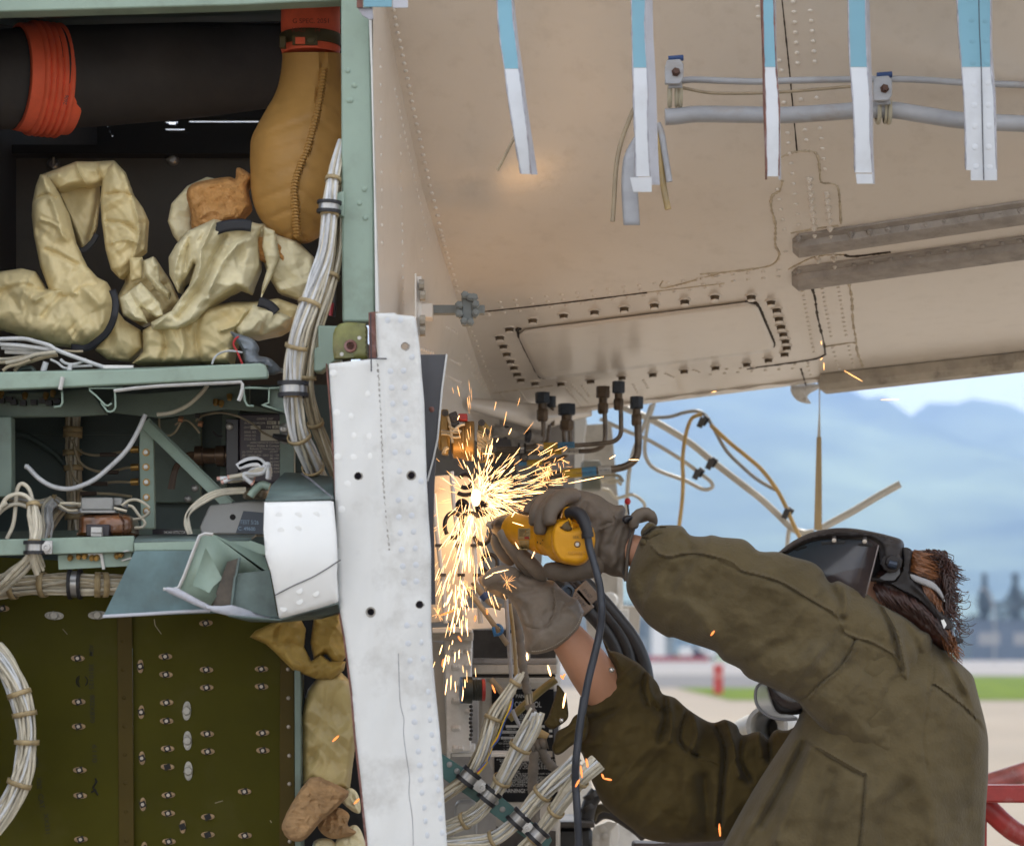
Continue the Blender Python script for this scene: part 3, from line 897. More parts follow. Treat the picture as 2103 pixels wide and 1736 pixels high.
def plate(outline, Y, th, k='', res=14., holes=(), relief=None):
    return inflate(outline, Y, th / 2, res, k, D=.01, smooth=0, holes=holes, relief=relief, back=1.)
def flat(k, pts, Y, th):
    """plain prism: outline in pixels, each point may carry its own depth"""
    return MB().prism(PP(q(k, *pts), Y), (0, th, 0))
def text(body, k, at, Y, hpx, mat, parent, rot=0., name='lettering', bold=0., width=None, align='LEFT'):
    at = q(k, at)[0]
    cu = bpy.data.curves.new(name, 'FONT')
    cu.body = body
    h = hpx * ZM[k][2] / F * Y
    cu.size = h / .7
    cu.align_x = align
    cu.offset = bold * h
    cu.materials.append(mat)
    tmp = bpy.data.objects.new('tmp', cu)
    COL.objects.link(tmp)
    bpy.context.view_layer.update()
    me = bpy.data.meshes.new_from_object(tmp.evaluated_get(bpy.context.evaluated_depsgraph_get()))
    bpy.data.objects.remove(tmp)
    bpy.data.curves.remove(cu)
    if width:
        xs = [v.co.x for v in me.vertices]
        f_ = width * ZM[k][2] / F * Y / ((max(xs) - min(xs)) or 1)
        for v in me.vertices:
            v.co.x *= f_
    o = bpy.data.objects.new(name, me)
    COL.objects.link(o)
    o.parent = parent
    o.location = P(at[0], at[1], Y) - ORG[parent.name]
    o.rotation_euler = (R(90), R(rot), 0)
    return o

bay = thing('equipment_bay', 'open equipment bay with pale green frame posts, dark rear panels and an empty slot', 'aircraft bay', P(350, 1340, 4.9))
obj('top_beam', flat('', [(-120, -60), (735, -60), (735, -6), (696, 0), (494, 10), (0, 24), (-120, 30)], 4.70, .05), primer, bay, bevel=.003)
obj('top_panel', MB().add(PP([(-120, 30, 4.75), (735, -5, 4.75), (735, 40, 5.6), (-120, 60, 5.6)]) + [p + V((0, 0, .01)) for p in PP([(-120, 30, 4.75), (735, -5, 4.75), (735, 40, 5.6), (-120, 60, 5.6)])], [(0, 1, 2, 3), (7, 6, 5, 4), (0, 4, 5, 1), (1, 5, 6, 2), (2, 6, 7, 3), (3, 7, 4, 0)]), darkteal, bay)
post = obj('door_post', flat('', [(700, -70), (757, -70), (762, 150), (768, 400), (770, 660), (703, 660), (701, 300)], 4.70, .06), primer, bay, bevel=.004)
for p in q('A', (1950, 397), (1988, 480), (1957, 562), (2045, 1058), (2017, 1138), (2050, 1222)) + q('J', (25, 513), (5, 603), (87, 1137), (57, 1220), (92, 1310)):
    piece(post, 'post_rivet', 'rivet', lambda: dome_mb(.0055, .0025), primer, P(p[0], p[1], 4.70), (0, -1, 0))
obj('sunlit_post_lip', flat('', [(757, 30), (763, 30), (768, 300), (775, 530), (778, 640), (771, 640), (768, 400), (762, 150)], 4.69, .05), skinw, bay)  # white colour stands for the sunlit edge of the green post
obj('cable_bracket', flat('A', [(1870, 1085), (1930, 1070), (1930, 1215), (1885, 1195)], 4.69, .03), primer, bay, bevel=.002)
obj('lower_bracket', flat('B', [(1782, 982), (1910, 985), (1910, 1180), (1880, 1180), (1800, 1240), (1760, 1238), (1762, 1110), (1785, 1105)], 4.69, .05), primer, bay, bevel=.003)
# rear wall of the upper bay: brown panel, black slot above it with daylight slits in the far skin
obj('rear_panel', flat('', [(-120, 318), (720, 300), (720, 800), (-120, 800)], 5.52, .02), brownpanel, bay)
rp_ = bpy.data.objects['rear_panel']
for z in ((300, 925), (970, 895)):
    p = q('A', z)[0]
    m = MB().lathe(P(p[0], p[1], 5.52), (0, -1, 0), [(0, .015), (.01, .014), (.016, .008)], 12)
    a = P(p[0], p[1], 5.50)
    m.tube([a + V((-.014 if z[0] > 500 else -.002, 0, .0)), a + V((.014 if z[0] > 500 else .002, -.01, .016))], .0035, 6)
    obj('turn_fastener', m, steel, bay)
obj('slot_panel', flat('', [(-120, 20), (740, -20), (740, 180), (-120, 180)], 5.9, .02), black, bay)
# far skin with gaps through which the day shows
wallp = MB()
slits = [q('A', (926, 676), (998, 688))[:], q('A', (1056, 672), (1450, 684)), q('A', (945, 681), (985, 697)), q('A', (925, 716), (1035, 728)), q('A', (950, 735), (1062, 742)), q('A', (145, 768), (210, 785)), q('A', (240, 762), (310, 785)), q('A', (598, 695), (606, 712)), q('A', (612, 728), (619, 742)), q('A', (624, 750), (632, 765))]
def far_skin():
    xs = sorted({-400., 900.} | {p[0] for s_ in slits for p in s_})
    ys = sorted({100., 420.} | {p[1] for s_ in slits for p in s_})
    for x0, x1 in zip(xs, xs[1:]):
        y_run = None
        for y0, y1 in list(zip(ys, ys[1:])) + [(None, None)]:
            hole = y0 is None or any(s_[0][0] <= (x0 + x1) / 2 <= s_[1][0] and s_[0][1] <= (y0 + y1) / 2 <= s_[1][1] for s_ in slits)
            if not hole:
                y_run = (y_run[0] if y_run else y0, y1)
            elif y_run:
                wallp.box(*pbox((x0, y_run[0]), (x1, y_run[1]), 6.6, 6.62))
                y_run = None
far_skin()
obj('far_skin', wallp, black, bay, smooth=0)
obj('slot_floor', MB().box((-.55, 6.05, P(0, 330, 5.6).z), (.75, .58, .01)), black, bay)
obj('bay_side', MB().box((P(-130, 0, 4.8).x, 5.6, 2.2), (.01, 1.0, .9)), black, bay)
# middle bay
obj('middle_rear_panel', flat('', [(-120, 790), (760, 790), (760, 1330), (-120, 1330)], 5.24, .01), darkteal, bay)
obj('panel_joint', flat('', [(-120, 886), (300, 886), (300, 892), (-120, 892)], 5.232, .006), darkteal, bay)
obj('rear_box_panel', flat('AA', [(-280, 420), (330, 300), (330, 1450), (-280, 1450)], 5.20, .02), primerd, bay, bevel=.003)
obj('rear_strip', flat('AA', [(605, 215), (810, 210), (790, 400), (640, 400), (640, 1300), (560, 1300)], 5.16, .02), primerd, bay)
for z in ((250, 1265), (165, 1400)):
    p = q('AA', z)[0]
    obj('screw', MB().lathe(P(p[0], p[1], 5.2), (0, -1, 0), [(0, .008), (.004, .008), (.006, .004)], 10), steel, bay)
obj('left_post', flat('', [(-120, 855), (23, 855), (24, 1020), (-120, 1020)], 4.80, .04), primerd, bay, bevel=.003)
obj('bay_bottom_rail', flat('Z', [(-300, 870), (1760, 835), (2600, 835), (2600, 1000), (-300, 1000)], 5.1, .02), primerd, bay)
# shelf
shelf = thing('bay_shelf', 'pale green metal shelf edge with cut open channel ends below it', 'shelf', P(280, 805, 4.75))
a = [(-120, 768), (0, 763), (150, 761), (300, 757), (420, 750), (534, 745), (545, 749), (550, 762), (551, 774), (545, 776), (430, 781), (300, 787), (150, 794), (0, 800), (-120, 804)]
obj('front_rail', flat('', a, 4.70, .02), primer, shelf, bevel=.003)
obj('top_plate', MB().add(PP([(-120, 768, 4.72), (534, 746, 4.72), (600, 760, 5.2), (-120, 775, 5.2)]) + PP([(-120, 773, 4.72), (534, 751, 4.72), (600, 765, 5.2), (-120, 780, 5.2)]), [(0, 1, 2, 3), (7, 6, 5, 4), (0, 4, 5, 1), (1, 5, 6, 2), (2, 6, 7, 3), (3, 7, 4, 0)]), primerd, shelf)
obj('under_rail', flat('Y', [(-500, 800), (860, 740), (1240, 700), (1490, 1060), (1000, 1090), (-500, 1110)], 4.86, .02), primerd, shelf, bevel=.003)
def channel(name, k, pts, d0, d1, th, mat, par):
    """open thin-walled channel: a bent sheet profile extruded in depth"""
    ps = q(k, *pts)
    mb = MB()
    rows_ = [[P(x, y, d0) for x, y in ps], [P(x + (CX - x) * 0, y, d1) for x, y in ps]]
    mb.grid(rows_)
    return obj(name, mb, mat, par, smooth=30, solid=th)
channel('channel_end', 'Y', [(1700, 700), (1240, 700), (1250, 735), (1330, 800), (1460, 935), (1500, 945), (1550, 910)], 4.71, 4.90, .0035, primer, shelf)
channel('channel_end', 'Y', [(1560, 690), (1590, 720), (1600, 800), (1605, 960), (1580, 1010), (1530, 1030), (1490, 1020), (1400, 900)], 4.712, 4.90, .0035, primer, shelf)
channel('lip_end', 'Y', [(862, 740), (868, 900), (840, 950), (750, 962)], 4.72, 4.9, .004, primer, shelf)
channel('channel_end', 'AA', [(1185, 10), (1000, 0), (880, 0), (865, 20), (880, 160), (915, 225), (995, 230)], 4.71, 4.95, .004, primer, shelf)
channel('channel_end', 'AA', [(1340, 0), (1190, 5), (1185, 190), (1100, 215), (1130, 225), (1390, 310)], 4.712, 4.95, .004, primer, shelf)
obj('channel_side', flat('AA', [(1190, 5), (1380, -20), (1385, 300), (1190, 215)], 4.73, .004), primerd, shelf)
obj('inner_rib', flat('C', [(640, 385), (820, 385), (1400, 335), (1400, 440), (1560, 490), (1260, 470), (900, 520), (640, 490), (600, 480)], 4.96, .01), primerd, shelf)
obj('bright_edge_strip', MB().tube(PP(q('C', (640, 368), (760, 352), (900, 340), (1100, 330), (1280, 322), (1352, 318), (1360, 330), (1358, 380)), 4.705), .0035, 6), silver, shelf)
obj('hinge_pin', MB().tube(PP(q('Y', (872, 545), (835, 720)), 4.69), .0045, 8), silver, shelf)
obj('pull_tab', MB().tube(PP(q('AA', (850, 20), (835, 90), (805, 165)), 4.70), .004, 6), silver, shelf)
for z in ((20, 770), (350, 790), (640, 790), (740, 760)):
    p = q('Y', z)[0]
    piece(shelf, 'brass_screw', 'screw', lambda: MB().lathe((0, 0, 0), (0, 0, 1), [(0, .006), (.006, .006), (.012, .004)], 8), brass, P(p[0], p[1] - 2, 4.84), (0, -.6, -1))
for i, z in enumerate(((30, 880), (140, 860), (200, 900), (330, 910), (480, 900), (600, 880), (690, 910), (800, 880))):
    p = q('Y', z)[0]
    piece(shelf, 'nut_black', 'nut', lambda: MB().box((0, 0, .005), (.006, .005, .007)).box((0, 0, -.004), (.004, .003, .006)), blackrub, P(p[0], p[1], 4.85), (0, -1, 0))
for z in ((515, 155), (585, 172), (690, 90)):
    p = q('AA', z)[0]
    piece(shelf, 'brass_screw', 'screw', None, brass, P(p[0], p[1], 4.95), (0, -.5, -1))
# bracket post with screws, and diagonal brace
brk = thing('bay_bracket', 'green upright bracket with a column of screws and a diagonal brace in the middle bay', 'bracket', P(305, 1085, 5.0))
obj('upright', flat('C', [(785, 520), (860, 545), (868, 1140), (790, 1140), (780, 700)], 4.98, .02), primer, brk, bevel=.002)
obj('brace', MB().bar(P(*q('C', (815, 545))[0], 4.97), P(*q('C', (1290, 1010))[0], 4.90), .025, .006), primer, brk, bevel=.001)
obj('brace_lip', MB().bar(P(*q('C', (845, 540))[0], 4.965), P(*q('C', (1310, 990))[0], 4.895), .004, .012), primerd, brk)
for z in ((820, 713), (820, 795), (822, 880), (822, 965), (822, 1042)):
    p = q('C', z)[0]
    m = MB()
    m.lathe(P(p[0], p[1], 4.98), (0, -1, 0), [(0, .0075), (.003, .0075), (.0032, .0055)], 12)
    m.cur = 1
    m.lathe(P(p[0], p[1], 4.98), (0, -1, 0), [(.003, .0052), (.007, .0045), (.0072, .002)], 8)
    obj('screw', m, [brass, steel], brk)
# lower rail with clamp
lr = thing('lower_bay_rail', 'pale green lower rail with a bracket plate and metal tabs below', 'rail', P(140, 1140, 4.72))
obj('rail', flat('Z', [(-400, 965), (0, 965), (1690, 920), (1690, 1125), (0, 1170), (-400, 1180)], 4.72, .012), primer, lr, bevel=.002)
obj('bracket_plate', flat('Z', [(730, 1165), (1660, 1125), (1640, 1300), (740, 1345)], 4.74, .006), primer, lr)
obj('bent_tab', flat('Z', [(1085, 1150), (1140, 1135), (1290, 1130), (1325, 1340), (1290, 1345), (1260, 1170), (1085, 1170)], 4.735, .004), silver, lr)
obj('torn_tab', flat('Z', [(1545, 1120), (1600, 1098), (1650, 1110), (1560, 1125)], 4.715, .004).add(*(lambda m: (m.v, m.f))(flat('Z', [(1530, 1225), (1660, 1190), (1668, 1205), (1540, 1243)], 4.735, .004))), silver, lr)
for z in ((890, 1190), (1000, 1172), (1075, 1168), (1165, 1190), (1225, 1190), (1480, 1165), (1530, 1150)):
    p = q('Z', z)[0]
    piece(lr, 'brass_screw', 'screw', None, brass, P(p[0], p[1], 4.735), (0, -1, -.4))

# ------------------------------------------------------------------ ducts at the top of the bay
ductm = M('black_fabric_duct', (.050, .043, .040), .75, var=.25, sc=5, bump=.25, bsc=70, dirt=.35, dcol=(.05, .04, .032), dsc=7)
orange = M('orange_silicone', (.88, .155, .075), .5, spec=.2, var=.1, sc=10, bump=.06, dirt=.3, dcol=(.28, .06, .03), dsc=6)
tanm = M('tan_insulation_cover', (.46, .255, .075), .45, spec=.25, var=.1, sc=9, bump=.05, bsc=90, dirt=.3, dcol=(.27, .155, .055), dsc=7)
olivem = M('olive_clamp_band', (.10, .08, .032), .5, .3)
duct = thing('air_duct', 'big black fabric air duct lying across the top of the equipment bay', 'duct', P(250, 280, 5.1))
ctr = [(-120, 165, 100), (0, 163, 101), (60, 161, 103), (150, 158, 104), (300, 150, 101), (420, 143, 97), (520, 137, 90), (620, 132, 84)]
mb = MB()
mb.tube([P(x, y, 5.12 + .16 * max(0, x) / 600) for x, y, r in sp(ctr, 4)], [r / 1000 * 1.02 for x, y, r in sp(ctr, 4)], 40)
obj('hose', mb, ductm, duct, smooth=60)
obj('seam', MB().tube([P(x, y, 5.12 + .16 * x / 600) + V((0, -.096 if x > 120 else -.098, 0)) + V((0, .5 * ((y - yc_) / 1000) ** 2 / .1, 0)) for x, y, yc_ in [(p[0], p[1], 150) for p in sp(q('A', (370, 278), (600, 262), (850, 240), (1050, 215), (1250, 190)), 5)]], .0022, 5), black, duct)
# orange corrugated sleeve
axd = (P(150, 158, 5.16) - P(20, 163, 5.12)).normalized()
c0 = P(70, 161, 5.135)
prof = [(-.04, .103), (-.037, .110), (-.02, .112)]
for i in range(5):
    t = -.012 + i * .0135
    prof += [(t, .112), (t + .003, .118), (t + .0065, .119), (t + .0095, .117), (t + .0115, .112)]
prof += [(.06, .111), (.075, .110), (.078, .104)]
sl = MB()
axt = V((1, .55, .02)).normalized()
sl.lathe(c0, axt, prof, 48, cap=False)
obj('corrugated_sleeve', sl, orange, duct, smooth=50, solid=.002)
boot = thing('tan_duct_boot', 'tan quilted insulation boot bulging down below an orange cuff in the bay corner', 'duct boot', P(610, 520, 5.0))
prof_ = [(286, 318, 1578, 1912), (340, 1582, 1915, 0)]
prof_ = [(300, 1580, 1915), (340, 1582, 1918), (430, 1570, 1925), (520, 1545, 1940), (600, 1500, 1960), (680, 1455, 1975), (760, 1415, 1985), (850, 1402, 1985), (960, 1403, 1975), (1060, 1408, 1945), (1140, 1420, 1905), (1220, 1455, 1870), (1290, 1510, 1830), (1330, 1560, 1790), (1358, 1620, 1740)]
rings = []
PR = [(y, a_, b_) for y, a_, b_ in sp(prof_, 5)]
for i, (y, a_, b_) in enumerate(PR):
    x0, yy0 = q('A', (a_, y))[0]
    x1, _y = q('A', (b_, y))[0]
    cx_, hw = (x0 + x1) / 2, (x1 - x0) / 2
    ring_ = []
    for j in range(56):
        t = 2 * math.pi * j / 56
        rr = 1 + .012 * mnoise.noise(V((math.cos(t) * 2, math.sin(t) * 2, y * .012)))
        px_ = cx_ + hw * math.cos(t) * rr
        # quilting creases radiating from the stitched seam
        crease = 0
        if math.sin(t) < 0:
            sx = np.interp(y, [340, 500, 700, 850, 950, 1100, 1340], [1815, 1795, 1755, 1720, 1680, 1655, 1660])
            sx = sx * .3662
            dd = abs(px_ - sx)
            crease = -.006 * math.exp(-(dd / 5) ** 2) + .0045 * math.exp(-((dd - 9) / 5) ** 2)
            if y > 560:
                w_ = math.sin((y * .055 + (px_ - sx) * (.055 if px_ < sx else -.10)) * .9)
                crease += (-.005 if w_ > .86 else 0) * min(1, dd / 8) * min(1, (y - 560) / 100)
        ring_.append(P(px_, yy0 + 3 * math.sin(t), 5.0 + (hw / 1000) * math.sin(t) * (rr + .0) * .95 - crease * 1.0))
    rings.append(ring_)
mb = MB()
mb.ring(rings)
obj('boot_cover', mb, tanm, boot, smooth=60)
st = [q('A', (x, y))[0] for x, y in ((1815, 385), (1805, 470), (1795, 540), (1780, 620), (1763, 690), (1745, 760), (1722, 840), (1690, 910), (1665, 980), (1650, 1060), (1655, 1150), (1662, 1250), (1668, 1330))]
stp = sp(st, 6)
def bootfront(x, y):
    yA = y / .3662
    a_ = float(np.interp(yA, [p[0] for p in prof_], [p[1] for p in prof_])) * .3662
    b_ = float(np.interp(yA, [p[0] for p in prof_], [p[2] for p in prof_])) * .3662
    hw = (b_ - a_) / 2
    u = max(-.99, min(.99, (x - (a_ + b_) / 2) / hw))
    return 5.0 - hw / 1000 * .95 * math.sqrt(1 - u * u)
mb = MB()
for i, (x, y) in enumerate(row(stp, 6.5)):
    d = bootfront(x, y) - .003
    mb.tube([P(x - 6, y + 1, d + .002), P(x - 2, y - .8, d - .004), P(x + 3, y - .5, d - .004), P(x + 7, y + 1.2, d + .002)], .0028, 6)
obj('seam_stitches', mb, tanm, boot)
obj('seam_flap', MB().tube([P(x, y, bootfront(x, y) - .0005) for x, y in row(stp, 6)], .0055, 8), tanm, boot)
cuff = MB().lathe(P(638, 112, 5.0), (0, 0, 1), [(0, .0585), (.012, .0615), (.03, .0605), (.06, .061), (.10, .0605), (.105, .056)], 40)
obj('cuff', cuff, orange, boot, smooth=60)
cb = obj('clamp_band', MB().lathe(P(638, 0, 5.0) + V((0, 0, -(98 - 0) / 1000)), (0, 0, 1), [(0, .0625), (.0015, .0635), (.023, .0635), (.0245, .0625)], 40, cap=False), olivem, boot, solid=.002)
obj('buckle_end', zbox(MB(), 'A', (1570, 205), (1600, 262), 4.93, 4.95), olivem, cb)
m = zbox(MB(), 'A', (1640, 200), (1780, 250), 4.931, 4.938)
m.lathe(P(*q('A', (1747, 222))[0], 4.931), (0, -1, 0), [(0, .008), (.004, .008), (.005, .004)], 12)
obj('buckle', m, olivem, cb)
obj('window_slot', zbox(MB(), 'A', (1656, 208), (1710, 245), 4.926, 4.931), orange, cb)
text('G SPEC. 2051', 'A', (1640, 130), 4.936, 26, M('faded_print', (.25, .04, .025), .7), boot)
text('HALIA  14', 'A', (1635, 180), 4.936, 26, MATS['faded_print'], boot)
text('2606', 'A', (372, 590), 5.02, 20, ink, duct, rot=-75)

# ------------------------------------------------------------------ crumpled insulation bags
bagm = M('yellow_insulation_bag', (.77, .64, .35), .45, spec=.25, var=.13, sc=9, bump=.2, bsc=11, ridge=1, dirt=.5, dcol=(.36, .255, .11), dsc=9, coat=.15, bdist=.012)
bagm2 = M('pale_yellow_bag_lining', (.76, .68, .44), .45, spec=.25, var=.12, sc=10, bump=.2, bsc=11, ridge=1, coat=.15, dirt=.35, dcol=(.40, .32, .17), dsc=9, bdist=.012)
bagm3 = M('amber_wrap', (.42, .28, .075), .45, spec=.2, var=.15, sc=8, bump=.5, bsc=12, ridge=1, dirt=.4, dcol=(.2, .13, .04), dsc=8, bdist=.012)  # deeper, browner amber than the yellow bags
foam = M('orange_foam', (.60, .30, .095), .95, var=.16, sc=40, bump=.9, bsc=120, dirt=.5, dcol=(.52, .38, .22), dsc=20, bdist=.006)
strapm = M('black_strap', (.012, .012, .016), .6, var=.1, sc=50, bump=.1, bsc=300)
bagA = thing('insulation_bag', 'tall yellow insulation bag folded into an upside-down U with black straps', 'insulation bag', P(150, 740, 5.0))
def bp(pts, Y, th, nm, amp=.030, sc=40, seed=0., lines=(), D=24, res=3.0, mat=None):
    L_ = [(sp(q('B', *l), 5), w_, h) for l, w_, h in lines]
    def rel(x, y, d):
        t = crump(x, y, sc, seed) * amp * np.clip(d / 9, .1, 1)
        for l, w_, h in L_:
            t += h * np.exp(-(segdist(x, y, [p[:2] for p in l]) / w_) ** 2)
        return t
    return obj(nm, inflate(pts, Y, th, res, 'B', D=D, relief=rel, smooth=0), mat or bagm, bagA, smooth=50)
bp([(-150, 700), (0, 680), (120, 662), (200, 680), (260, 780), (400, 720), (520, 700), (600, 740), (642, 850), (632, 960), (580, 1045), (500, 1092), (400, 1102), (300, 1092), (180, 1062), (0, 1005), (-150, 985)], 4.99, .07, 'lower_lobe', seed=1., D=44, lines=[([(200, 840), (300, 790), (420, 800)], 6, .016), ([(0, 800), (120, 760), (230, 790)], 7, -.014), ([(380, 800), (300, 860), (240, 930)], 6, -.012), ([(480, 780), (580, 900), (560, 1000)], 9, .010)])
bp([(645, 880), (700, 955), (790, 1010), (806, 1110), (720, 1182), (600, 1172), (530, 1120), (600, 1040), (640, 960)], 5.02, .045, 'lobe_end', seed=2., D=26)
bp([(300, 200), (440, 150), (560, 170), (560, 300), (545, 430), (500, 545), (450, 560), (420, 500), (370, 340)], 5.08, .02, 'inner_face', amp=.014, seed=3., lines=[([(330, 220), (420, 420), (470, 540)], 6, .01), ([(560, 180), (540, 330), (500, 500)], 5, -.012)])
bp([(178, 370), (180, 300), (200, 200), (225, 135), (262, 140), (310, 205), (375, 340), (415, 500), (480, 640), (570, 740), (605, 800), (560, 890), (420, 880), (280, 800), (225, 650), (190, 480)], 4.985, .05, 'left_fold', seed=4., D=26, lines=[([(190, 280), (260, 250), (310, 270)], 4, -.012), ([(230, 390), (310, 420), (370, 500)], 4, .010), ([(260, 560), (340, 590), (430, 640)], 5, -.012), ([(250, 160), (300, 300), (350, 480)], 7, .012)])
bp([(225, 140), (300, 112), (430, 62), (520, 64), (640, 57), (700, 120), (660, 190), (580, 180), (520, 200), (420, 200), (330, 230), (270, 190)], 5.04, .035, 'top_fold', seed=5., D=20, lines=[([(430, 65), (445, 130), (490, 200)], 4, .012), ([(540, 75), (560, 140), (575, 180)], 4, -.012)])
bp([(572, 180), (600, 90), (642, 60), (700, 120), (742, 240), (800, 320), (828, 380), (816, 560), (765, 600), (722, 680), (672, 722), (622, 670), (592, 560), (570, 400), (562, 280)], 5.02, .045, 'right_fold', seed=6., D=26, lines=[([(700, 130), (760, 330), (780, 470), (750, 600)], 5, .014), ([(600, 250), (680, 240), (740, 260)], 4, -.010), ([(600, 400), (690, 410), (760, 450)], 4, -.010), ([(620, 520), (700, 500), (770, 520)], 4, .010)])
def strap(k, pts, Y, w_, parent, mat=strapm, name='strap', tilt=0.):
    ps = sp(q(k, *[(p[0], p[1]) for p in pts]), 6)
    mb = MB()
    rows_ = []
    for i, (x, y) in enumerate(ps):
        a_, b_ = ps[max(0, i - 1)], ps[min(len(ps) - 1, i + 1)]
        l = math.hypot(b_[0] - a_[0], b_[1] - a_[1]) or 1
        nx, ny = -(b_[1] - a_[1]) / l, (b_[0] - a_[0]) / l
        d = Y(i / (len(ps) - 1)) if callable(Y) else Y
        rows_.append([P(x + nx * u * w_, y + ny * u * w_, d + tilt * u) for u in (-.5, -.2, .2, .5)])
    mb.grid(rows_)
    return obj(name, mb, mat, parent, solid=.003)
strap('B', [(630, 785), (648, 850), (638, 940), (600, 1020), (540, 1075), (480, 1110), (400, 1105)], lambda t: 4.885 + .06 * abs(t - .3), 14, bagA)
strap('B', [(545, 470), (515, 520), (470, 560), (430, 560)], 5.035, 12, bagA)
bagB = thing('torn_insulation_bag', 'torn yellow insulation bag spilling orange foam with a black strap across its neck', 'insulation bag', P(490, 660, 4.98))
def cl(pts, Y, th, nm, mat, cr, seed=0., res=2.8, lines=()):
    L_ = [(sp(q('B', *l), 5), w_, h) for l, w_, h in lines]
    def rel(x, y, d):
        t = crump(x, y, cr[1] * 1.35, seed) * cr[0] * 1.25 * np.clip(d / 7, .1, 1)
        for l, w_, h in L_:
            t += h * np.exp(-(segdist(x, y, [p[:2] for p in l]) / w_) ** 2)
        return t
    return obj(nm, inflate(pts, Y, th, res, 'B', D=14, relief=rel, smooth=0), mat, bagB, smooth=50)
cl([(940, 400), (960, 300), (1050, 200), (1160, 150), (1230, 165), (1090, 260), (1070, 400), (1090, 470), (1000, 520), (970, 480)], 5.06, .02, 'neck_back', bagm2, (.012, 24), 1.)
fb = inflate([(1045, 250), (1080, 190), (1200, 160), (1290, 150), (1320, 160), (1330, 96), (1400, 130), (1415, 160), (1390, 210), (1410, 310), (1370, 360), (1330, 400), (1230, 420), (1090, 450), (1070, 350)], 5.02, .045, 4.5, 'B', cr=(.010, 13, 4.), D=18)
obj('foam_block', fb, foam, bagB, smooth=25)
cl([(985, 530), (1060, 450), (1200, 385), (1260, 400), (1400, 400), (1480, 420), (1450, 500), (1460, 650), (1400, 800), (1330, 770), (1200, 850), (1100, 960), (1000, 1010), (850, 1010), (845, 965), (960, 900), (1060, 760), (1090, 640), (1000, 800), (950, 700), (945, 600)], lambda x, y: 4.96 - .05 * math.sin((x - 340) / 60.) * .5, .05, 'front_drape', bagm2, (.024, 30), 2., lines=[([(1200, 400), (1130, 560), (1110, 700), (1000, 850), (860, 990)], 6, .022), ([(1260, 480), (1180, 640), (1130, 760), (1000, 940)], 6, -.018), ([(1400, 500), (1300, 560), (1200, 720), (1170, 830)], 7, .016), ([(1010, 560), (980, 680), (990, 790)], 5, .016), ([(1060, 500), (1040, 640), (1020, 760)], 5, -.016)])
cl([(1410, 415), (1480, 412), (1560, 470), (1660, 500), (1760, 600), (1780, 720), (1740, 800), (1680, 840), (1560, 800), (1500, 700), (1470, 600), (1440, 520)], 5.0, .04, 'right_flap', bagm2, (.022, 28), 3.)
cl([(1480, 430), (1540, 450), (1570, 600), (1530, 700), (1460, 840), (1470, 760), (1500, 660), (1470, 540)], 4.945, .012, 'torn_ribbon', bagm2, (.012, 20), 5.)
obj('foam_scrap', inflate([(1390, 500), (1470, 470), (1590, 530), (1610, 640), (1560, 680), (1500, 640), (1440, 600)], 4.97, .02, 4.5, 'B', cr=(.012, 12, 8.)), foam, bagB, smooth=25)
cl([(800, 1010), (880, 960), (1000, 940), (1150, 880), (1300, 850), (1420, 850), (1560, 830), (1700, 880), (1660, 960), (1560, 1020), (1420, 1050), (1340, 1020), (1310, 1100), (1290, 1200), (1130, 1190), (900, 1195), (740, 1195), (800, 1130)], 5.0, .065, 'lower_sack', bagm, (.022, 32), 6., lines=[([(900, 970), (930, 1080), (900, 1190)], 6, -.016), ([(1120, 900), (1100, 1040), (1120, 1180)], 6, -.014), ([(1380, 900), (1320, 980), (1240, 1010)], 5, .018), ([(1010, 1000), (1030, 1100), (1000, 1190)], 7, .014)])
cl([(1310, 1000), (1340, 930), (1380, 900), (1420, 860), (1560, 890), (1640, 940), (1600, 1000), (1480, 1040), (1350, 1050)], 4.95, .03, 'sack_flap', bagm2, (.02, 26), 7.)
cl([(670, 830), (790, 740), (900, 860), (920, 930), (880, 940), (790, 880), (830, 970), (740, 950), (690, 920)], 4.95, .02, 'crumpled_corner', bagm2, (.02, 22), 9.)
cl([(725, 600), (800, 600), (800, 720), (730, 740)], 4.98, .012, 'tab', bagm, (.008, 18), 10.)
cl([(805, 620), (860, 595), (890, 640), (900, 740), (960, 800), (950, 840), (870, 780), (810, 700)], 4.97, .016, 'tab', bagm2, (.016, 20), 11.)
cl([(690, 620), (740, 590), (800, 615), (870, 600), (960, 740), (1010, 850), (900, 950), (800, 990), (690, 930), (655, 830), (700, 740)], 5.08, .03, 'back_fold', bagm, (.026, 26), 12.)
strap('B', [(1135, 510), (1160, 470), (1250, 430), (1340, 418), (1410, 425)], 4.885, 24, bagB)
strap('B', [(1450, 850), (1510, 870), (1550, 910)], 4.915, 20, bagB)
strap('B', [(1055, 740), (1030, 830), (1000, 890)], 4.99, 16, bagB)
for z in ((0, 600, 220, 690),):
    pass
sheet2 = thing('foil_sheet', 'crumpled grey foil flap with thin red and white wires behind the shelf end', 'foil sheet', P(520, 745, 4.85))
obj('flap', inflate([(1290, 1020), (1340, 1030), (1420, 1060), (1455, 1110), (1450, 1150), (1520, 1170), (1580, 1240), (1500, 1260), (1380, 1200), (1360, 1120)], 4.85, .012, 4.5, 'B', cr=(.012, 18, 3.)), M('grey_foil', (.17, .19, .21), .4, .3, var=.2, sc=12), sheet2, smooth=35)
obj('wire', MB().tube(PP(sp(q('B', (1190, 1200), (1200, 1170), (1230, 1140), (1290, 1125), (1360, 1135)), 5), 4.82), .0022, 6), greyw, sheet2)
obj('wire', MB().tube(PP(sp(q('B', (1360, 1200), (1330, 1130), (1310, 1090), (1320, 1060), (1340, 1045)), 5), 4.82), .0022, 6), M('red_wire', (.5, .03, .03), .45), sheet2)

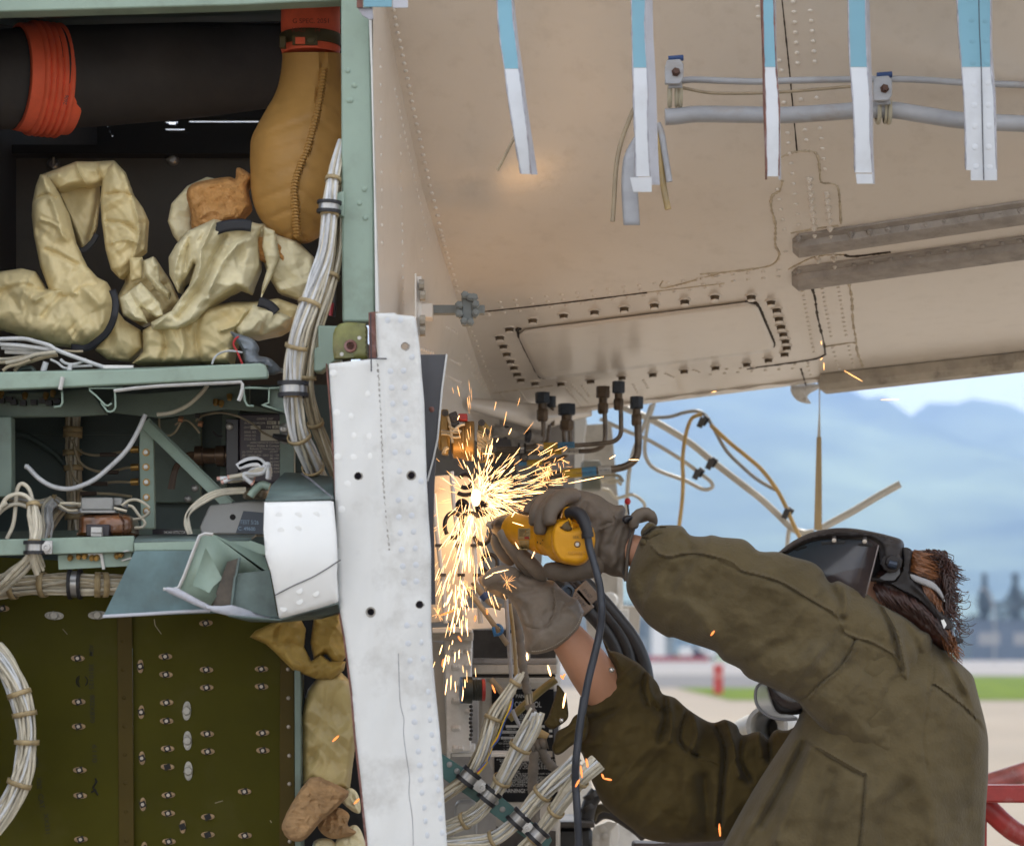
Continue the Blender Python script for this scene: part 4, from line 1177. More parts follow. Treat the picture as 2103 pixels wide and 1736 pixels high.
# ------------------------------------------------------------------ wires, bundles, clamps
def bundle(name, label, k, path, Rb, n, wr, mats, group=None, ties=(), Rs=None, spread=None, cat='wire bundle', tiemat=None, seed=1, k_ends=0., parent=None, step=7, tiew=.004):
    """wire bundle: every strand a tube of its own around a shared path; path points are pixels with depth"""
    rr = random.Random(seed)
    pts = [P(*p) for p in sp(q(k, *path), step)]
    m = len(pts)
    t_ = parent or thing(name, label, cat, pts[-1], group)
    Rs_ = np.interp(np.arange(m), np.linspace(0, m - 1, len(Rs)), Rs) if Rs else [Rb] * m
    fr = []
    nrm = V((0, 1, 0))
    for i in range(m):
        tg = (pts[min(m - 1, i + 1)] - pts[max(0, i - 1)]).normalized()
        nrm = (nrm - tg * nrm.dot(tg)).normalized()
        fr.append((nrm, tg.cross(nrm)))
    for w_ in range(n):
        rad = math.sqrt((w_ + .6) / n) * .92
        ang = w_ * 2.39996 + rr.uniform(-.2, .2)
        ph, fq = rr.uniform(0, 6), rr.uniform(.15, .4)
        cut = rr.uniform(0, k_ends)
        hi = m - int(cut * m)
        ps = []
        for i in range(hi):
            a = ang + .35 * math.sin(i * fq * .5 + ph)
            r_ = Rs_[i] * rad * (1 + .10 * math.sin(i * fq + ph))
            ps.append(pts[i] + fr[i][0] * math.cos(a) * r_ + fr[i][1] * math.sin(a) * r_)
        obj('wire', MB().tube(ps, wr, 6), mats[rr.randrange(len(mats))], t_, smooth=60)
    for u in ties:
        i = int(u * (m - 1))
        c, (a, b) = pts[i], fr[i]
        r_ = Rs_[i] + wr * 1.0
        ring_ = [c + (a * math.cos(x) + b * math.sin(x)) * r_ for x in np.linspace(0, 2 * math.pi, 17)[:-1]]
        tg = a.cross(b)
        mb = MB()
        rows_ = [[p + tg * s_ for p in ring_] for s_ in (-tiew, tiew)]
        mb.ring([rows_[0], rows_[1]], cap=False)
        obj('tie', mb, tiemat or tiem, t_, smooth=60, solid=.002)
    return t_, pts, fr
def band(pts_c, axis, r, w_, mat, parent, name, th=.003):
    c, ax = V(pts_c), V(axis).normalized()
    return obj(name, MB().lathe(c, ax, [(-w_ / 2, r), (-w_ / 2, r + th), (w_ / 2, r + th), (w_ / 2, r), (-w_ / 2, r)], 24, cap=False), mat, parent, smooth=40)
def p_clamp(label, c, axis, r, w_, boltdir=None, group='cushioned clamps on wire bundles'):
    """metal clamp band with black rubber cushion beads either side, and a bolt"""
    t_ = thing('cushion_clamp', label, 'clamp', c, group)
    ax = V(axis).normalized()
    band(c, ax, r, w_, steel, t_, 'band')
    for s_ in (-1, 1):
        band(V(c) + ax * s_ * (w_ * .5 + w_ * .28), ax, r, w_ * .55, blackrub, t_, 'cushion', .0065)
    if boltdir is not None:
        b = V(c) + V(boltdir)
        obj('tab', MB().bar(V(c) + V(boltdir) * .5 + V((0, -.004, 0)), b + V(boltdir).normalized() * .012 + V((0, -.004, 0)), .026, .004), steel, t_, bevel=.001)
        m = MB()
        m.lathe(b + V((0, -.006, 0)), (0, -1, 0), [(0, .011), (.002, .011), (.0022, .0085), (.007, .008), (.0072, .004), (.005, .003)], 14)
        obj('bolt', m, steel, t_)
    return t_
W = [cream, cream, greyw, creamd]
# tall harness beside the door post
hp = [(1950, 780, 4.70), (1900, 900, 4.68), (1860, 1060, 4.67), (1858, 1200, 4.66), (1850, 1330, 4.66)]
main = [(702, 290, 4.72), (688, 345, 4.70), (680, 400, 4.68), (677, 440, 4.67), (668, 520, 4.66), (650, 580, 4.65), (630, 640, 4.64), (614, 690, 4.64), (604, 740, 4.65), (602, 790, 4.66), (604, 840, 4.68), (612, 890, 4.70), (632, 935, 4.74), (655, 985, 4.8)]
har, hpts, hfr = bundle('wire_harness', 'tall thick harness of white wires running down beside the green door post', '', main, .0165, 26, .0031, [greyw, cream, greyw, cream], ties=(.12, .235, .45, .58, .72, .865, .965), Rs=[.006, .011, .013, .014, .016, .018, .019, .019, .018, .017, .019, .02, .019, .018], seed=3)
bundle('', '', '', [(705, 330, 4.76), (695, 420, 4.74), (690, 520, 4.73), (672, 600, 4.71), (650, 670, 4.71), (636, 740, 4.72), (632, 800, 4.73), (645, 860, 4.75), (668, 920, 4.79), (690, 975, 4.82)], .013, 15, .003, [creamd, cream, creamd], ties=(.3, .62, .8), parent=har, seed=5)
hc = P(676, 424, 4.67)
p_clamp('black and white cushioned clamp holding the tall harness near the post bracket', P(676, 425, 4.67), (0.05, 0, 1), .0175, .011)
p_clamp('large steel cushioned clamp round the tall harness beside the shelf end', P(602, 799, 4.665), (0, 0, 1), .0235, .014)
cable('red_tagged_wire', 'dark wire with a red sleeve hanging behind the tall harness', 'wire', '', [(704, 420), (702, 500), (690, 560), (686, 650)], 4.76, .003, M('dark_wire', (.06, .05, .05), .5))
bpy.data.objects['red_tagged_wire']
obj('sleeve', MB().tube(PP([(682, 622), (679, 648)], 4.755), .004, 8), M('red_sleeve', (.42, .02, .03), .4), bpy.data.objects['red_tagged_wire'])
# wires lying on the left of the shelf
lw = thing('loose_wire_spray', 'spray of loose white wires lying on top of the shelf at its left end', 'wires', P(60, 760, 4.78))
for i, (pts, m_, r_) in enumerate((([(-100, 30), (0, 20), (330, 15), (520, 60), (690, 110), (790, 170), (1100, 290), (1440, 410)], greyw, .0042), ([(-100, 85), (0, 90), (240, 105), (480, 135), (740, 170)], greyw, .0042), ([(20, 140), (240, 150), (500, 160), (740, 180)], greyw, .0042), ([(70, 195), (280, 205), (500, 210), (740, 190), (800, 175)], whitem, .0042),
        ([(80, 350), (280, 310), (480, 240), (640, 215), (780, 195)], cream, .0042), ([(-60, 340), (60, 345), (240, 300), (430, 260)], creamd, .004), ([(200, 460), (280, 380), (450, 320), (640, 265), (800, 240)], creamd, .0042), ([(-60, 300), (150, 290), (400, 250)], cream, .0035), ([(40, 460), (120, 400), (260, 370), (420, 310)], creamd, .0035),
        ([(840, 300), (900, 350), (1000, 370), (1100, 350), (1200, 300)], greyw, .003), ([(880, 180), (1000, 190), (1150, 190)], creamd, .0025), ([(200, 480), (300, 430), (420, 420), (480, 470)], darkteal, .005), ([(600, 470), (620, 400), (640, 340)], greyw, .006), ([(960, 470), (975, 400), (980, 370)], greyw, .005), ([(700, 300), (800, 350), (900, 420), (1060, 400), (1280, 390)], greyw, .0025))):
    obj('wire', MB().tube(PP(sp(q('Y', *pts), 6), 4.76 + .01 * (i % 4)), r_, 7), m_, lw, smooth=60)
obj('tie_cut_wire', MB().tube(PP(q('Y', (1440, 412), (1850, 415)), 4.74), .0045, 7), whitem, lw)
cable('white_cable', 'long loose white cable swooping across the middle bay to a frayed cut end', 'cable', 'C', [(1165, 335), (1120, 390), (1050, 450), (960, 490), (880, 500)], 4.86, .0042, cream)
wc = bpy.data.objects['white_cable']
obj('run', MB().tube(PP(sp(q('C', (815, 500), (770, 600), (710, 700), (620, 790), (520, 870), (400, 915), (300, 905), (220, 860), (160, 800), (140, 790)), 6), 4.80), .0048, 8), greyw, wc, smooth=60)
for a in ((148, 785), (140, 795), (155, 780)):
    obj('frayed_strand', MB().tube(PP(q('C', (170, 812), a), 4.80), .0016, 5), greyw, wc)
ww = thing('thin_wires', 'thin loose wires looping between the brass studs and the control unit', 'wires', P(470, 880, 5.0))
for pts, m_ in (([(260, 425), (330, 360), (460, 325), (600, 315), (760, 350), (880, 400), (1000, 470), (1100, 560), (1220, 620), (1290, 645)], creamd), ([(0, 470), (60, 430), (150, 410), (240, 480), (310, 570)], creamd), ([(480, 555), (540, 610), (600, 610)], blackrub), ([(-200, 380), (-190, 520), (-100, 600), (0, 560), (80, 420)], creamd)):
    obj('wire', MB().tube(PP(sp(q('AA', *pts), 6), 5.02), .0024, 6), m_, ww, smooth=60)
for z, m_ in (((70, 390), copper), ((320, 450), copper), ((280, 340), blackrub), ((90, 290), whitem)):
    p = q('AA', z)[0]
    obj('terminal', MB().cyl(P(p[0] - 4, p[1], 5.0), P(p[0] + 5, p[1] + 2, 5.0), .006, 8), m_, ww)
# vertical bundle on the rear panel and its branches
vb, vpts, vfr = bundle('wire_bundle', 'flat ribbon of tan wires running straight down the rear panel of the middle bay', 'C', [(410, 500, 5.16), (408, 600, 5.16), (405, 700, 5.16), (412, 800, 5.16), (415, 900, 5.16), (415, 1000, 5.16), (418, 1160, 5.16)], .016, 14, .0036, [creamd, cream, creamd], ties=(.16, .2, .38, .52, .92), seed=9, tiew=.006)
for pts in ([(405, 640), (440, 700), (520, 728), (610, 722), (700, 705), (745, 698)], [(415, 680), (450, 770), (530, 815), (620, 820), (700, 800), (745, 797)], [(395, 760), (410, 840), (450, 885), (560, 885), (650, 878), (745, 880)], [(420, 920), (500, 940), (620, 945), (740, 960)]):
    obj('branch_wire', MB().tube(PP(sp(q('C', *pts), 6), 5.12), .0032, 6), creamd, vb, smooth=60)
    e = q('C', pts[-1])[0]
    if pts[0][0] != 420:
        obj('connector', MB().tube(PP([(e[0] - 4, e[1]), (e[0] + 12, e[1] - 1)], 5.1), .0075, 10), brass, vb)
    e = q('C', pts[-3])[0]
    obj('dark_sleeve', MB().tube(PP([(e[0] - 18, e[1] + 1), (e[0] + 16, e[1] + 1)], 5.119), .0046, 8), M('brown_sleeve', (.055, .035, .025), .5) if 'brown_sleeve' not in MATS else MATS['brown_sleeve'], vb)
cable('green_hose', 'dark green hose curving across the rear panel at the left of the middle bay', 'hose', 'C', [(60, 615), (150, 620), (250, 680), (330, 740), (390, 820)], 5.2, .0065, darkteal)
# looping wires at the left, into the clamp on the lower rail
lp = thing('looped_wires', 'loops of cream wires gathered into the clamp on the lower green rail', 'wires', P(70, 1160, 4.74))
for i, pts in enumerate(([(420, 520), (330, 420), (215, 392), (90, 440), (20, 540), (-30, 620)], [(380, 570), (250, 525), (150, 530), (50, 580), (-40, 660)], [(410, 490), (370, 340), (290, 265), (230, 300), (205, 420), (190, 620), (160, 800), (85, 960)], [(-40, 600), (10, 560), (90, 500)])):
    obj('wire', MB().tube(PP(sp(q('Z', *pts), 7), 4.76 + .01 * (i % 3)), .0042, 8), cream, lp, smooth=60)
bundle('', '', 'Z', [(420, 540, 4.73), (435, 680, 4.72), (450, 850, 4.71), (435, 1000, 4.705), (440, 1120, 4.705), (455, 1230, 4.72), (490, 1350, 4.74)], .012, 13, .0032, W[:2], parent=lp, ties=(.02, .5), Rs=[.010, .013, .011, .009, .009, .011, .014], seed=12)
bundle('', '', 'Z', [(430, 1140, 4.72), (330, 1260, 4.74), (200, 1380, 4.76), (60, 1500, 4.78), (-100, 1580, 4.8)], .016, 7, .0045, [cream, cream, greyw], parent=lp, Rs=[.008, .012, .016, .018, .02], seed=14)
bundle('', '', 'Z', [(120, 480, 5.0), (300, 490, 5.0), (480, 520, 5.0), (680, 480, 5.02), (800, 560, 5.0), (960, 590, 4.98), (1030, 560, 4.96)], .009, 7, .0036, W, parent=lp, ties=(.5,), seed=15)
bundle('', '', 'Z', [(690, 480, 5.0), (610, 560, 5.0), (590, 700, 4.98), (600, 800, 4.98), (580, 950, 4.98)], .011, 8, .0036, W, parent=lp, seed=16)
bundle('', '', 'Z', [(780, 560, 5.04), (680, 680, 5.02), (620, 800, 5.0), (560, 920, 4.98), (500, 950, 4.98)], .012, 7, .0036, [creamd, cream], parent=lp, seed=17)
p_clamp('black cushioned clamp with steel bolt holding cream wires on the lower green rail', P(*q('Z', (445, 1070))[0], 4.705), (0, 0, 1), .0165, .0125, boltdir=(.0235, -.004, 0))
# terminal block and transformer coil
tr = thing('transformer', 'brown varnished transformer coil with a grey terminal block on top', 'transformer', P(218, 1102, 4.8))
coil = M('brown_varnish_coil', (.22, .085, .03), .3, var=.4, sc=20, dirt=.6, dcol=(.06, .03, .02), dsc=14, coat=.5)
obj('coil', inflate([(1000, 700), (1030, 655), (1200, 645), (1500, 640), (1640, 660), (1685, 740), (1680, 850), (1660, 925), (1010, 925), (995, 850)], 4.86, .06, 5, 'Z', D=10, cr=(.004, 10, 1.)), coil, tr, smooth=50)
obj('coil_band', inflate([(1480, 640), (1560, 645), (1600, 720), (1600, 850), (1570, 925), (1500, 925), (1520, 800)], 4.845, .052, 5, 'Z', D=8), M('dark_varnish', (.09, .035, .015), .3, coat=.5), tr, smooth=50)
obj('core', zbox(MB(), 'Z', (1085, 775), (1380, 930), 4.78, 4.86), placard, tr, bevel=.002)
obj('core_clip', zbox(zbox(MB(), 'Z', (1145, 810), (1285, 930), 4.765, 4.79), 'Z', (1155, 870), (1275, 885), 4.76, 4.77), silver, tr, bevel=.002)
obj('terminal_block', zbox(MB(), 'Z', (1020, 435), (1425, 595), 4.82, 4.88), greym, tr, bevel=.003)
obj('block_base', zbox(MB(), 'Z', (1010, 597), (1450, 635), 4.815, 4.88), greym, tr, bevel=.002)
obj('side_block', zbox(zbox(MB(), 'Z', (1430, 440), (1540, 540), 4.84, 4.88), 'Z', (1545, 470), (1600, 570), 4.86, 4.88), greym, tr, bevel=.002)
for pts in ([(1540, 540), (1620, 480), (1720, 465), (1820, 510), (1890, 570)], [(1620, 540), (1680, 560), (1760, 670), (1830, 750), (1800, 810), (1700, 820)], [(1680, 715), (1780, 700), (1860, 650), (1890, 610)], [(1440, 570), (1520, 590), (1600, 610)], [(1030, 520), (900, 510), (760, 510)], [(980, 600), (860, 600), (740, 530)]):
    obj('lead', MB().tube(PP(sp(q('Z', *pts), 6), 4.83), .0032, 6), cream, tr, smooth=60)
# control unit with its placard
cu_ = thing('control_unit', 'dark control unit box with a lettered placard behind the thick harness', 'control unit', P(520, 985, 5.05))
obj('case', zbox(MB(), 'AA', (810, 330), (1330, 1200), 5.03, 5.20), M('dark_purple_case', (.045, .032, .042), .45, var=.05), cu_, bevel=.003)
obj('side_plate', zbox(MB(), 'AA', (640, 390), (806, 1180), 5.06, 5.2), placard, cu_, bevel=.002)
p = q('AA', (690, 485))[0]
obj('side_screw', MB().lathe(P(p[0], p[1], 5.06), (0, -1, 0), [(0, .008), (.004, .008), (.006, .003)], 12), steel, cu_)
prt = M('placard_print', (.50, .45, .38), .6)
yl = 5.0285
for body, x, y, h_, wd in (('CONTROL UNIT', 1030, 405, 26, 210), ('W.K. P/N 892294-', 872, 458, 26, 275), ('OVHT', 870, 513, 26, 75), ('FIRE', 1152, 510, 26, 62), ('SERIAL NO.', 872, 572, 28, 155), ('ORDER NO.', 872, 617, 28, 152), ('STOCK NO.', 872, 662, 28, 150), ('AEROSPACE DIVISION', 947, 704, 24, 420), ('Walter Kidde & Company, Inc.', 905, 745, 28, 520), ('Belleville 9, New Jersey, U.S.A.', 945, 781, 24, 410),
        ('(A) OVHT SIG RET', 850, 820, 26, 255), ('(B) 115VAC,400~ GRD', 850, 864, 26, 330), ('(C) 115VAC,400~', 850, 906, 26, 265), ('(D)', 850, 946, 26, 40), ('(K) EXT', 1197, 818, 26, 105), ('(L) +28', 1197, 862, 26, 112), ('(M) GRD', 1197, 903, 26, 112), ('(N) OVHT', 1197, 947, 26, 125), ('(P) FIRE', 1197, 988, 26, 118), ('(R) FIRE', 1197, 1030, 26, 118), ('(S) ELEM', 1197, 1072, 26, 125)):
    text(body, 'AA', (x, y), yl, h_, prt, cu_, bold=.006, width=wd)
for a, b in (((1162, 420), (1278, 462)), ((1300, 420), (1322, 462)), ((953, 478), (1078, 522)), ((1228, 475), (1322, 515)), ((1082, 528), (1322, 668))):
    obj('label_window', zbox(MB(), 'AA', a, b, 5.027, 5.0285), M('label_cream', (.48, .44, .35), .6) if 'label_cream' not in MATS else MATS['label_cream'], cu_)
text('001', 'AA', (1172, 456), 5.0265, 28, ink, cu_, bold=.01, width=75)
text('R2', 'AA', (1250, 510), 5.0265, 26, ink, cu_, bold=.01, width=60)
post2 = thing('harness_post', 'green support post with screws in front of the control unit placard', 'post', P(588, 985, 4.95))
obj('post', zbox(MB(), 'AA', (1320, 330), (1505, 1130), 4.94, 4.97), primerd, post2, bevel=.002)
for z in ((1385, 515), (1390, 640)):
    p = q('AA', z)[0]
    obj('screw', MB().lathe(P(p[0], p[1], 4.94), (0, -1, 0), [(0, .0115), (.003, .0115), (.0055, .009), (.006, .004), (.004, .003)], 14), steel, post2)
obj('wire_lug', MB().tube(PP(q('AA', (1235, 600), (1310, 625), (1440, 640)), 4.925), [.004, .007, .008], 8), blackrub, post2)
cn = thing('round_connector', 'bronze round electrical connector plugged into the left side of the control unit', 'connector', P(438, 950, 5.05))
ca = P(*q('AA', (255, 860))[0], 5.08)
obj('shell', MB().lathe(ca, (1, 0, 0), [(0, .021), (.016, .021), (.017, .017), (.043, .0165), (.044, .0215), (.062, .0225), (.064, .020), (.076, .020), (.078, .012)], 24), M('bronze_shell', (.10, .06, .035), .35, .6, var=.2, sc=20), cn)
for i in range(6):
    obj('lead', MB().tube(PP(sp(q('AA', (265, 830 + i * 14), (215, 820 + i * 16), (150, 840 + i * 20), (60 - i * 8, 960), (10 - i * 10, 1100), (-20 - 12 * i, 1280)), 6), 5.09), .003, 6), M('brown_lead', (.12, .07, .04), .5, rnd=.3) if 'brown_lead' not in MATS else MATS['brown_lead'], cn, smooth=60)
# smoke detector name plate and grey box with navy label
sd = thing('name_plate', 'small black name plate with white words on the bottom rail of the middle bay', 'name plate', P(345, 1100, 5.05))
obj('plate', flat('C', [(855, 1140), (1050, 1145), (1060, 1175), (855, 1172)], 5.06, .004), placard, sd)
text('SMOKE DETECTOR', 'C', (918, 1167), 5.0595, 14, whitem, sd, width=122, bold=.01)
gb = thing('tagged_grey_box', 'grey equipment box with a navy test label under the frayed wires', 'equipment box', P(470, 1100, 4.85))
obj('case', flat('C', [(1120, 1130), (1175, 1010), (1240, 1000), (1400, 985), (1485, 985), (1480, 1170), (1130, 1170)], 4.86, .12), greym, gb, bevel=.003)
obj('navy_label', flat('C', [(1365, 1040), (1480, 1050), (1478, 1170), (1322, 1165)], 4.857, .003), bluelabel, gb)
p = q('C', (1305, 1075))[0]
obj('hole', MB().lathe(P(p[0], p[1], 4.8595), (0, -1, 0), [(0, .006), (.001, .0055)], 12), black, gb)
lb = M('pale_blue_print', (.22, .32, .42), .5)
text('TEST 5/26', 'C', (1345, 1112), 4.8565, 22, lb, gb, width=105, bold=.01, rot=2)
text('C. 49600', 'C', (1335, 1148), 4.8565, 20, lb, gb, width=95, bold=.01, rot=2)
fw = thing('frayed_wire_bunch', 'bunch of cut wires with bare copper ends behind the white skin box', 'wires', P(515, 1015, 4.82))
for i in range(12):
    a = rng.uniform(-1, 1, 4)
    e = (690 + a[0] * 190 * (i % 3 != 0) + (i % 3) * 60, 1130 + a[1] * 40 + (i % 4) * 20)
    pts = [e, (880 + a[2] * 40, 1130 + a[3] * 40), (1040 + a[0] * 60, 1060 + a[1] * 50), (1170, 1010 + a[2] * 60), (1190 + 20 * a[3], 1100 + 60 * a[0])]
    pp = PP(sp(q('AA', *pts), 6), 4.80 + .02 * a[3])
    obj('wire', MB().tube(pp, .0046, 7), greyw if i % 3 else cream, fw, smooth=60)
    obj('copper_end', MB().tube([pp[0] + (pp[0] - pp[1]) * 1.2, pp[0]], .0042, 7), M('bare_copper_pink', (.62, .36, .30), .5, .3) if 'bare_copper_pink' not in MATS else MATS['bare_copper_pink'], fw)
for i in range(3):
    obj('foil_loop', MB().tube(PP(sp(q('AA', (790 + 20 * i, 1000 - 10 * i), (900 + 30 * i, 930 + 10 * i), (1020 + 30 * i, 910 + 20 * i), (1110, 960 + 20 * i), (1180, 1030)), 6), 4.79), .007, 7, flat=.4), greyw, fw, smooth=60)
obj('clamp_ring', inflate([(850, 1330), (900, 1270), (990, 1250), (1060, 1230), (1190, 1240), (1190, 1300), (1150, 1400), (960, 1410), (870, 1400)], 4.83, .02, 4, 'AA', cr=(.012, 9, 2.)), M('dirty_clamp', (.22, .18, .12), .5, .3, var=.4, sc=40), fw, smooth=30)
obj('green_sleeve', MB().tube(PP(sp(q('AA', (950, 1370), (1010, 1290), (1100, 1225), (1195, 1250)), 6), 4.80), .008, 8), primer, fw, smooth=60)
for i in range(3):
    obj('jumper_wire', MB().tube(PP(sp(q('C', (1380, 915 + 10 * i), (1240, 925 + 12 * i), (1140, 965 + 15 * i), (1060, 1040 + 8 * i), (1040 + 9 * i, 1110), (1060 + 6 * i, 1170)), 7), 4.82), .0036, 7), cream, fw, smooth=60)
# fat horizontal harness above the olive panel
hh, hhp, hhf = bundle('wire_harness', 'fat horizontal harness of cream wires lying above the olive green panel', 'Z', [(-200, 1600, 4.88), (0, 1580, 4.87), (300, 1555, 4.86), (640, 1535, 4.85), (950, 1530, 4.84), (1280, 1540, 4.84), (1560, 1540, 4.86)], .021, 46, .0033, [cream, cream, cream, creamd], ties=(.27, .46, .82, .88), seed=21, tiew=.006)
p_clamp('black and cream cushioned clamp round the fat horizontal harness', P(*q('Z', (950, 1535))[0], 4.84), (1, 0, 0), .0235, .0125)
# coil of wire hugging the left edge
arc = []
for t in np.linspace(-.70, .70, 9):
    arc.append((-655 * .3662 + 805 * .3662 * math.cos(t), 1180.9 + 915 * .3662 + 790 * .3662 * math.sin(t), 4.78))
bundle('wire_coil', 'round coil of cream wires at the left edge before the olive panel', '', arc, .021, 40, .0033, [greyw, cream, greyw, cream], ties=(.28, .38, .52, .74), seed=23, cat='wire coil', tiew=.005)

# ------------------------------------------------------------------ olive access panel with its nutplates
ap = thing('access_panel', 'olive green access panel covered with rows of little nutplates and stencilled numbers', 'panel', P(300, 1800, 4.97))
obj('left_sheet', flat('D', [(-300, -120), (735, -60), (745, 1640), (-300, 1640)], 4.955, .004), olive, ap, bevel=.001)
obj('joint_strip', flat('D', [(655, 40), (738, 40), (752, 1640), (668, 1640)], 4.951, .004), olived, ap, bevel=.001)
obj('right_sheet', flat('D', [(739, -60), (1575, -60), (1570, 1640), (753, 1640)], 4.965, .004), olive, ap)
obj('edge_flange', flat('D', [(1570, 300), (1650, 330), (1655, 1640), (1566, 1640)], 4.955, .008), olived, ap, bevel=.002)
obj('teal_edge', flat('D', [(1650, 420), (1686, 440), (1690, 1640), (1655, 1640)], 4.90, .08), primerd, ap, bevel=.002)
for z in ((688, 367), (691, 528), (695, 685), (698, 845), (700, 1003), (703, 1163), (706, 1322), (709, 1484)):
    p = q('D', z)[0]
    piece(ap, 'panel_rivet', 'rivet', lambda: dome_mb(.0046, .002), olived, P(p[0], p[1], 4.951), (0, -1, 0))
bright = M('bright_rivet', (.42, .36, .30), .4, .4)
for z in ((1615, 525), (1617, 687), (1618, 848), (1622, 1010), (1623, 1168), (1625, 1328), (1625, 1490)):
    p = q('D', z)[0]
    piece(ap, 'flange_rivet', 'rivet', lambda: dome_mb(.0044, .003), bright, P(p[0], p[1], 4.955), (0, -1, 0))
lugm = M('copper_lug_plate', (.34, .225, .12), .45, .3, var=.2, sc=80)
ghm = M('grey_lug_plate', (.36, .34, .30), .45, .3, var=.15, sc=60)
def nutplate_mb(hole=False, big=False):
    m = MB()
    L_, w_ = (.0195, .0085) if big else (.0138, .0062)
    n = 20
    o = []
    for i in range(n):
        t = 2 * math.pi * i / n
        c_, s_ = math.cos(t), math.sin(t)
        o.append(V((L_ * math.copysign(abs(c_) ** 1.0, c_), w_ * math.copysign(abs(s_) ** .9, s_), 0)))
    m.prism(o, (0, 0, .0022))
    for x in (-.68, .68):
        m.lathe((x * L_, 0, .002), (0, 0, 1), [(0, w_ * .5), (.0014, w_ * .46), (.002, w_ * .2)], 10)
    m.cur = 0 if big else 1
    if big:
        m.lathe((0, 0, .001), (0, 0, 1), [(0, .0095), (.006, .0095), (.008, .0075)], 6)
    else:
        m.box((0, 0, .003), (.0062, .0058, .003), Matrix.Rotation(R(20), 3, 'Z'))
        m.cur = 1 if hole else 2
        m.lathe((0, 0, .0055), (0, 0, 1), [(0, .0038), (.0012, .0036)] if not hole else [(0, .0028), (.0006, .0026)], 10)
    return m
def nutplate(z, vert=False, hole=False, big=False):
    p = q('D', z)[0]
    d = 4.955 if z[0] < 740 else 4.965
    key = 'nutplate%d%d' % (hole, big)
    if key not in PIECES:
        o = obj('nutplate', nutplate_mb(hole, big), [ghm if big else lugm, black if not big else ghm, bright], ap, org=V((0, 0, 0)), smooth=40)
        PIECES[key] = o.data
    else:
        o = bpy.data.objects.new('nutplate', PIECES[key])
        COL.objects.link(o)
        o.parent = ap
    o.location = P(p[0], p[1], d) - ORG[ap.name]
    o.rotation_euler = (R(90), R((90 if vert else 0) + random.uniform(-4, 4)), 0)
for z in ((15, 185), (1155, 267), (437, 464), (442, 708), (442, 846), (448, 1090), (450, 1233), (454, 1478), (928, 454), (931, 555), (935, 712), (935, 815), (940, 970), (945, 1230), (944, 1332), (948, 1490), (1158, 528), (1160, 628), (1163, 887), (1166, 986), (1467, 524), (1467, 622), (1473, 882), (1475, 980), (1372, 1210), (1374, 1457)):
    nutplate(z)
for z in ((940, 1072), (1166, 1352), (1166, 1452)):
    nutplate(z, hole=True)
for z in ((788, 509), (793, 765), (797, 1023), (802, 1282), (810, 1530)):
    nutplate(z, True)
nutplate((1025, 1407), True, True)
for z in ((305, 225), (548, 222)):
    nutplate(z, big=True)
for z in ((1048, 758), (1052, 925), (1057, 1095)):
    nutplate(z, True, big=True)
sten = M('stencil_ink', (.007, .006, .004), .7)
for body, at_, h_, wd, r_ in (('ASM', (500, 388), 25, 62, 90), ('3B10125', (500, 492), 25, 142, 90), ('802X870', (506, 668), 25, 155, 90), ('6110', (518, 945), 25, 100, 90), ('ASSY', (157, 750), 25, 75, 88), ('3B10806', (176, 878), 25, 118, 87), ('801', (190, 1018), 25, 52, 87), ('X262', (205, 1130), 25, 66, 86), ('CAT.', (213, 1225), 28, 90, 82), ('XX331', (245, 1335), 25, 112, 84)):
    text(body, 'D', at_, 4.9538, h_, sten, ap, rot=r_, width=wd, bold=.004, name='stencil')
m = MB()
c = q('D', (460, 592))[0]
for a0, a1, r_ in ((1.9, 4.3, 12), (2.2, 4.0, 8.5), (-1.0, .9, 11)):
    m.tube([P(c[0] + r_ * math.cos(t), c[1] + r_ * 1.0 * math.sin(t), 4.9538) for t in np.linspace(a0, a1, 14)], .0012, 4)
obj('stamp_mark', m, sten, ap)
m = MB()
for z in ((535, 1135, 540, 1165), (545, 1150, 520, 1190), (520, 1185, 550, 1230), (540, 1200, 512, 1215)):
    m.tube(PP(q('D', z[:2], z[2:]), 4.9538), .0018, 4)
obj('smudged_stamp', m, sten, ap)
for pts in ([(352, 300), (378, 330)], [(865, 245), (870, 280), (905, 328)], [(1205, 1275), (1250, 1262)], [(1515, 1372), (1523, 1385)]):
    obj('scratch', MB().tube(PP(q('D', *pts), 4.9535 if pts[0][0] < 740 else 4.9645), .0009, 4), creamd, ap)

# ------------------------------------------------------------------ insulation stuffed in the gap right of the panel
gap = obj('gap_shade_sheet', flat('', [(600, 1180), (780, 1180), (790, 1800), (600, 1800)], 5.1, .01), black, bay)  # black sheet put where the gap is only dark void
pb = thing('insulation_wrap', 'dirty amber insulation wrap hanging crumpled between the olive panel and the white skin', 'insulation', P(660, 1620, 4.9))
pr = lambda pts, Y, th, nm, mat, cr, seed, res=2.9: obj(nm, inflate(pts, Y, th, res, 'D', cr=(cr[0] * 1.5, cr[1] * 1.3, seed), D=16, smooth=0), mat, pb, smooth=50)
pr([(1725, 640), (1790, 560), (1910, 540), (1970, 600), (1995, 700), (2000, 900), (1975, 1080), (1960, 1200), (1850, 1215), (1760, 1150), (1690, 1190), (1685, 800)], 4.97, .05, 'lower_fold', M('ochre_wrap', (.46, .36, .15), .45, var=.12, sc=9, bump=.25, bsc=45, dirt=.35, dcol=(.3, .2, .07), dsc=8), (.020, 40), 1.)
pr([(1400, 345), (1430, 310), (1560, 250), (1680, 230), (1715, 300), (1705, 400), (1745, 480), (1800, 440), (1850, 480), (1940, 480), (1930, 530), (1860, 585), (1770, 580), (1640, 530), (1540, 430), (1490, 385)], 4.92, .035, 'upper_fold', bagm3, (.022, 26), 2.)
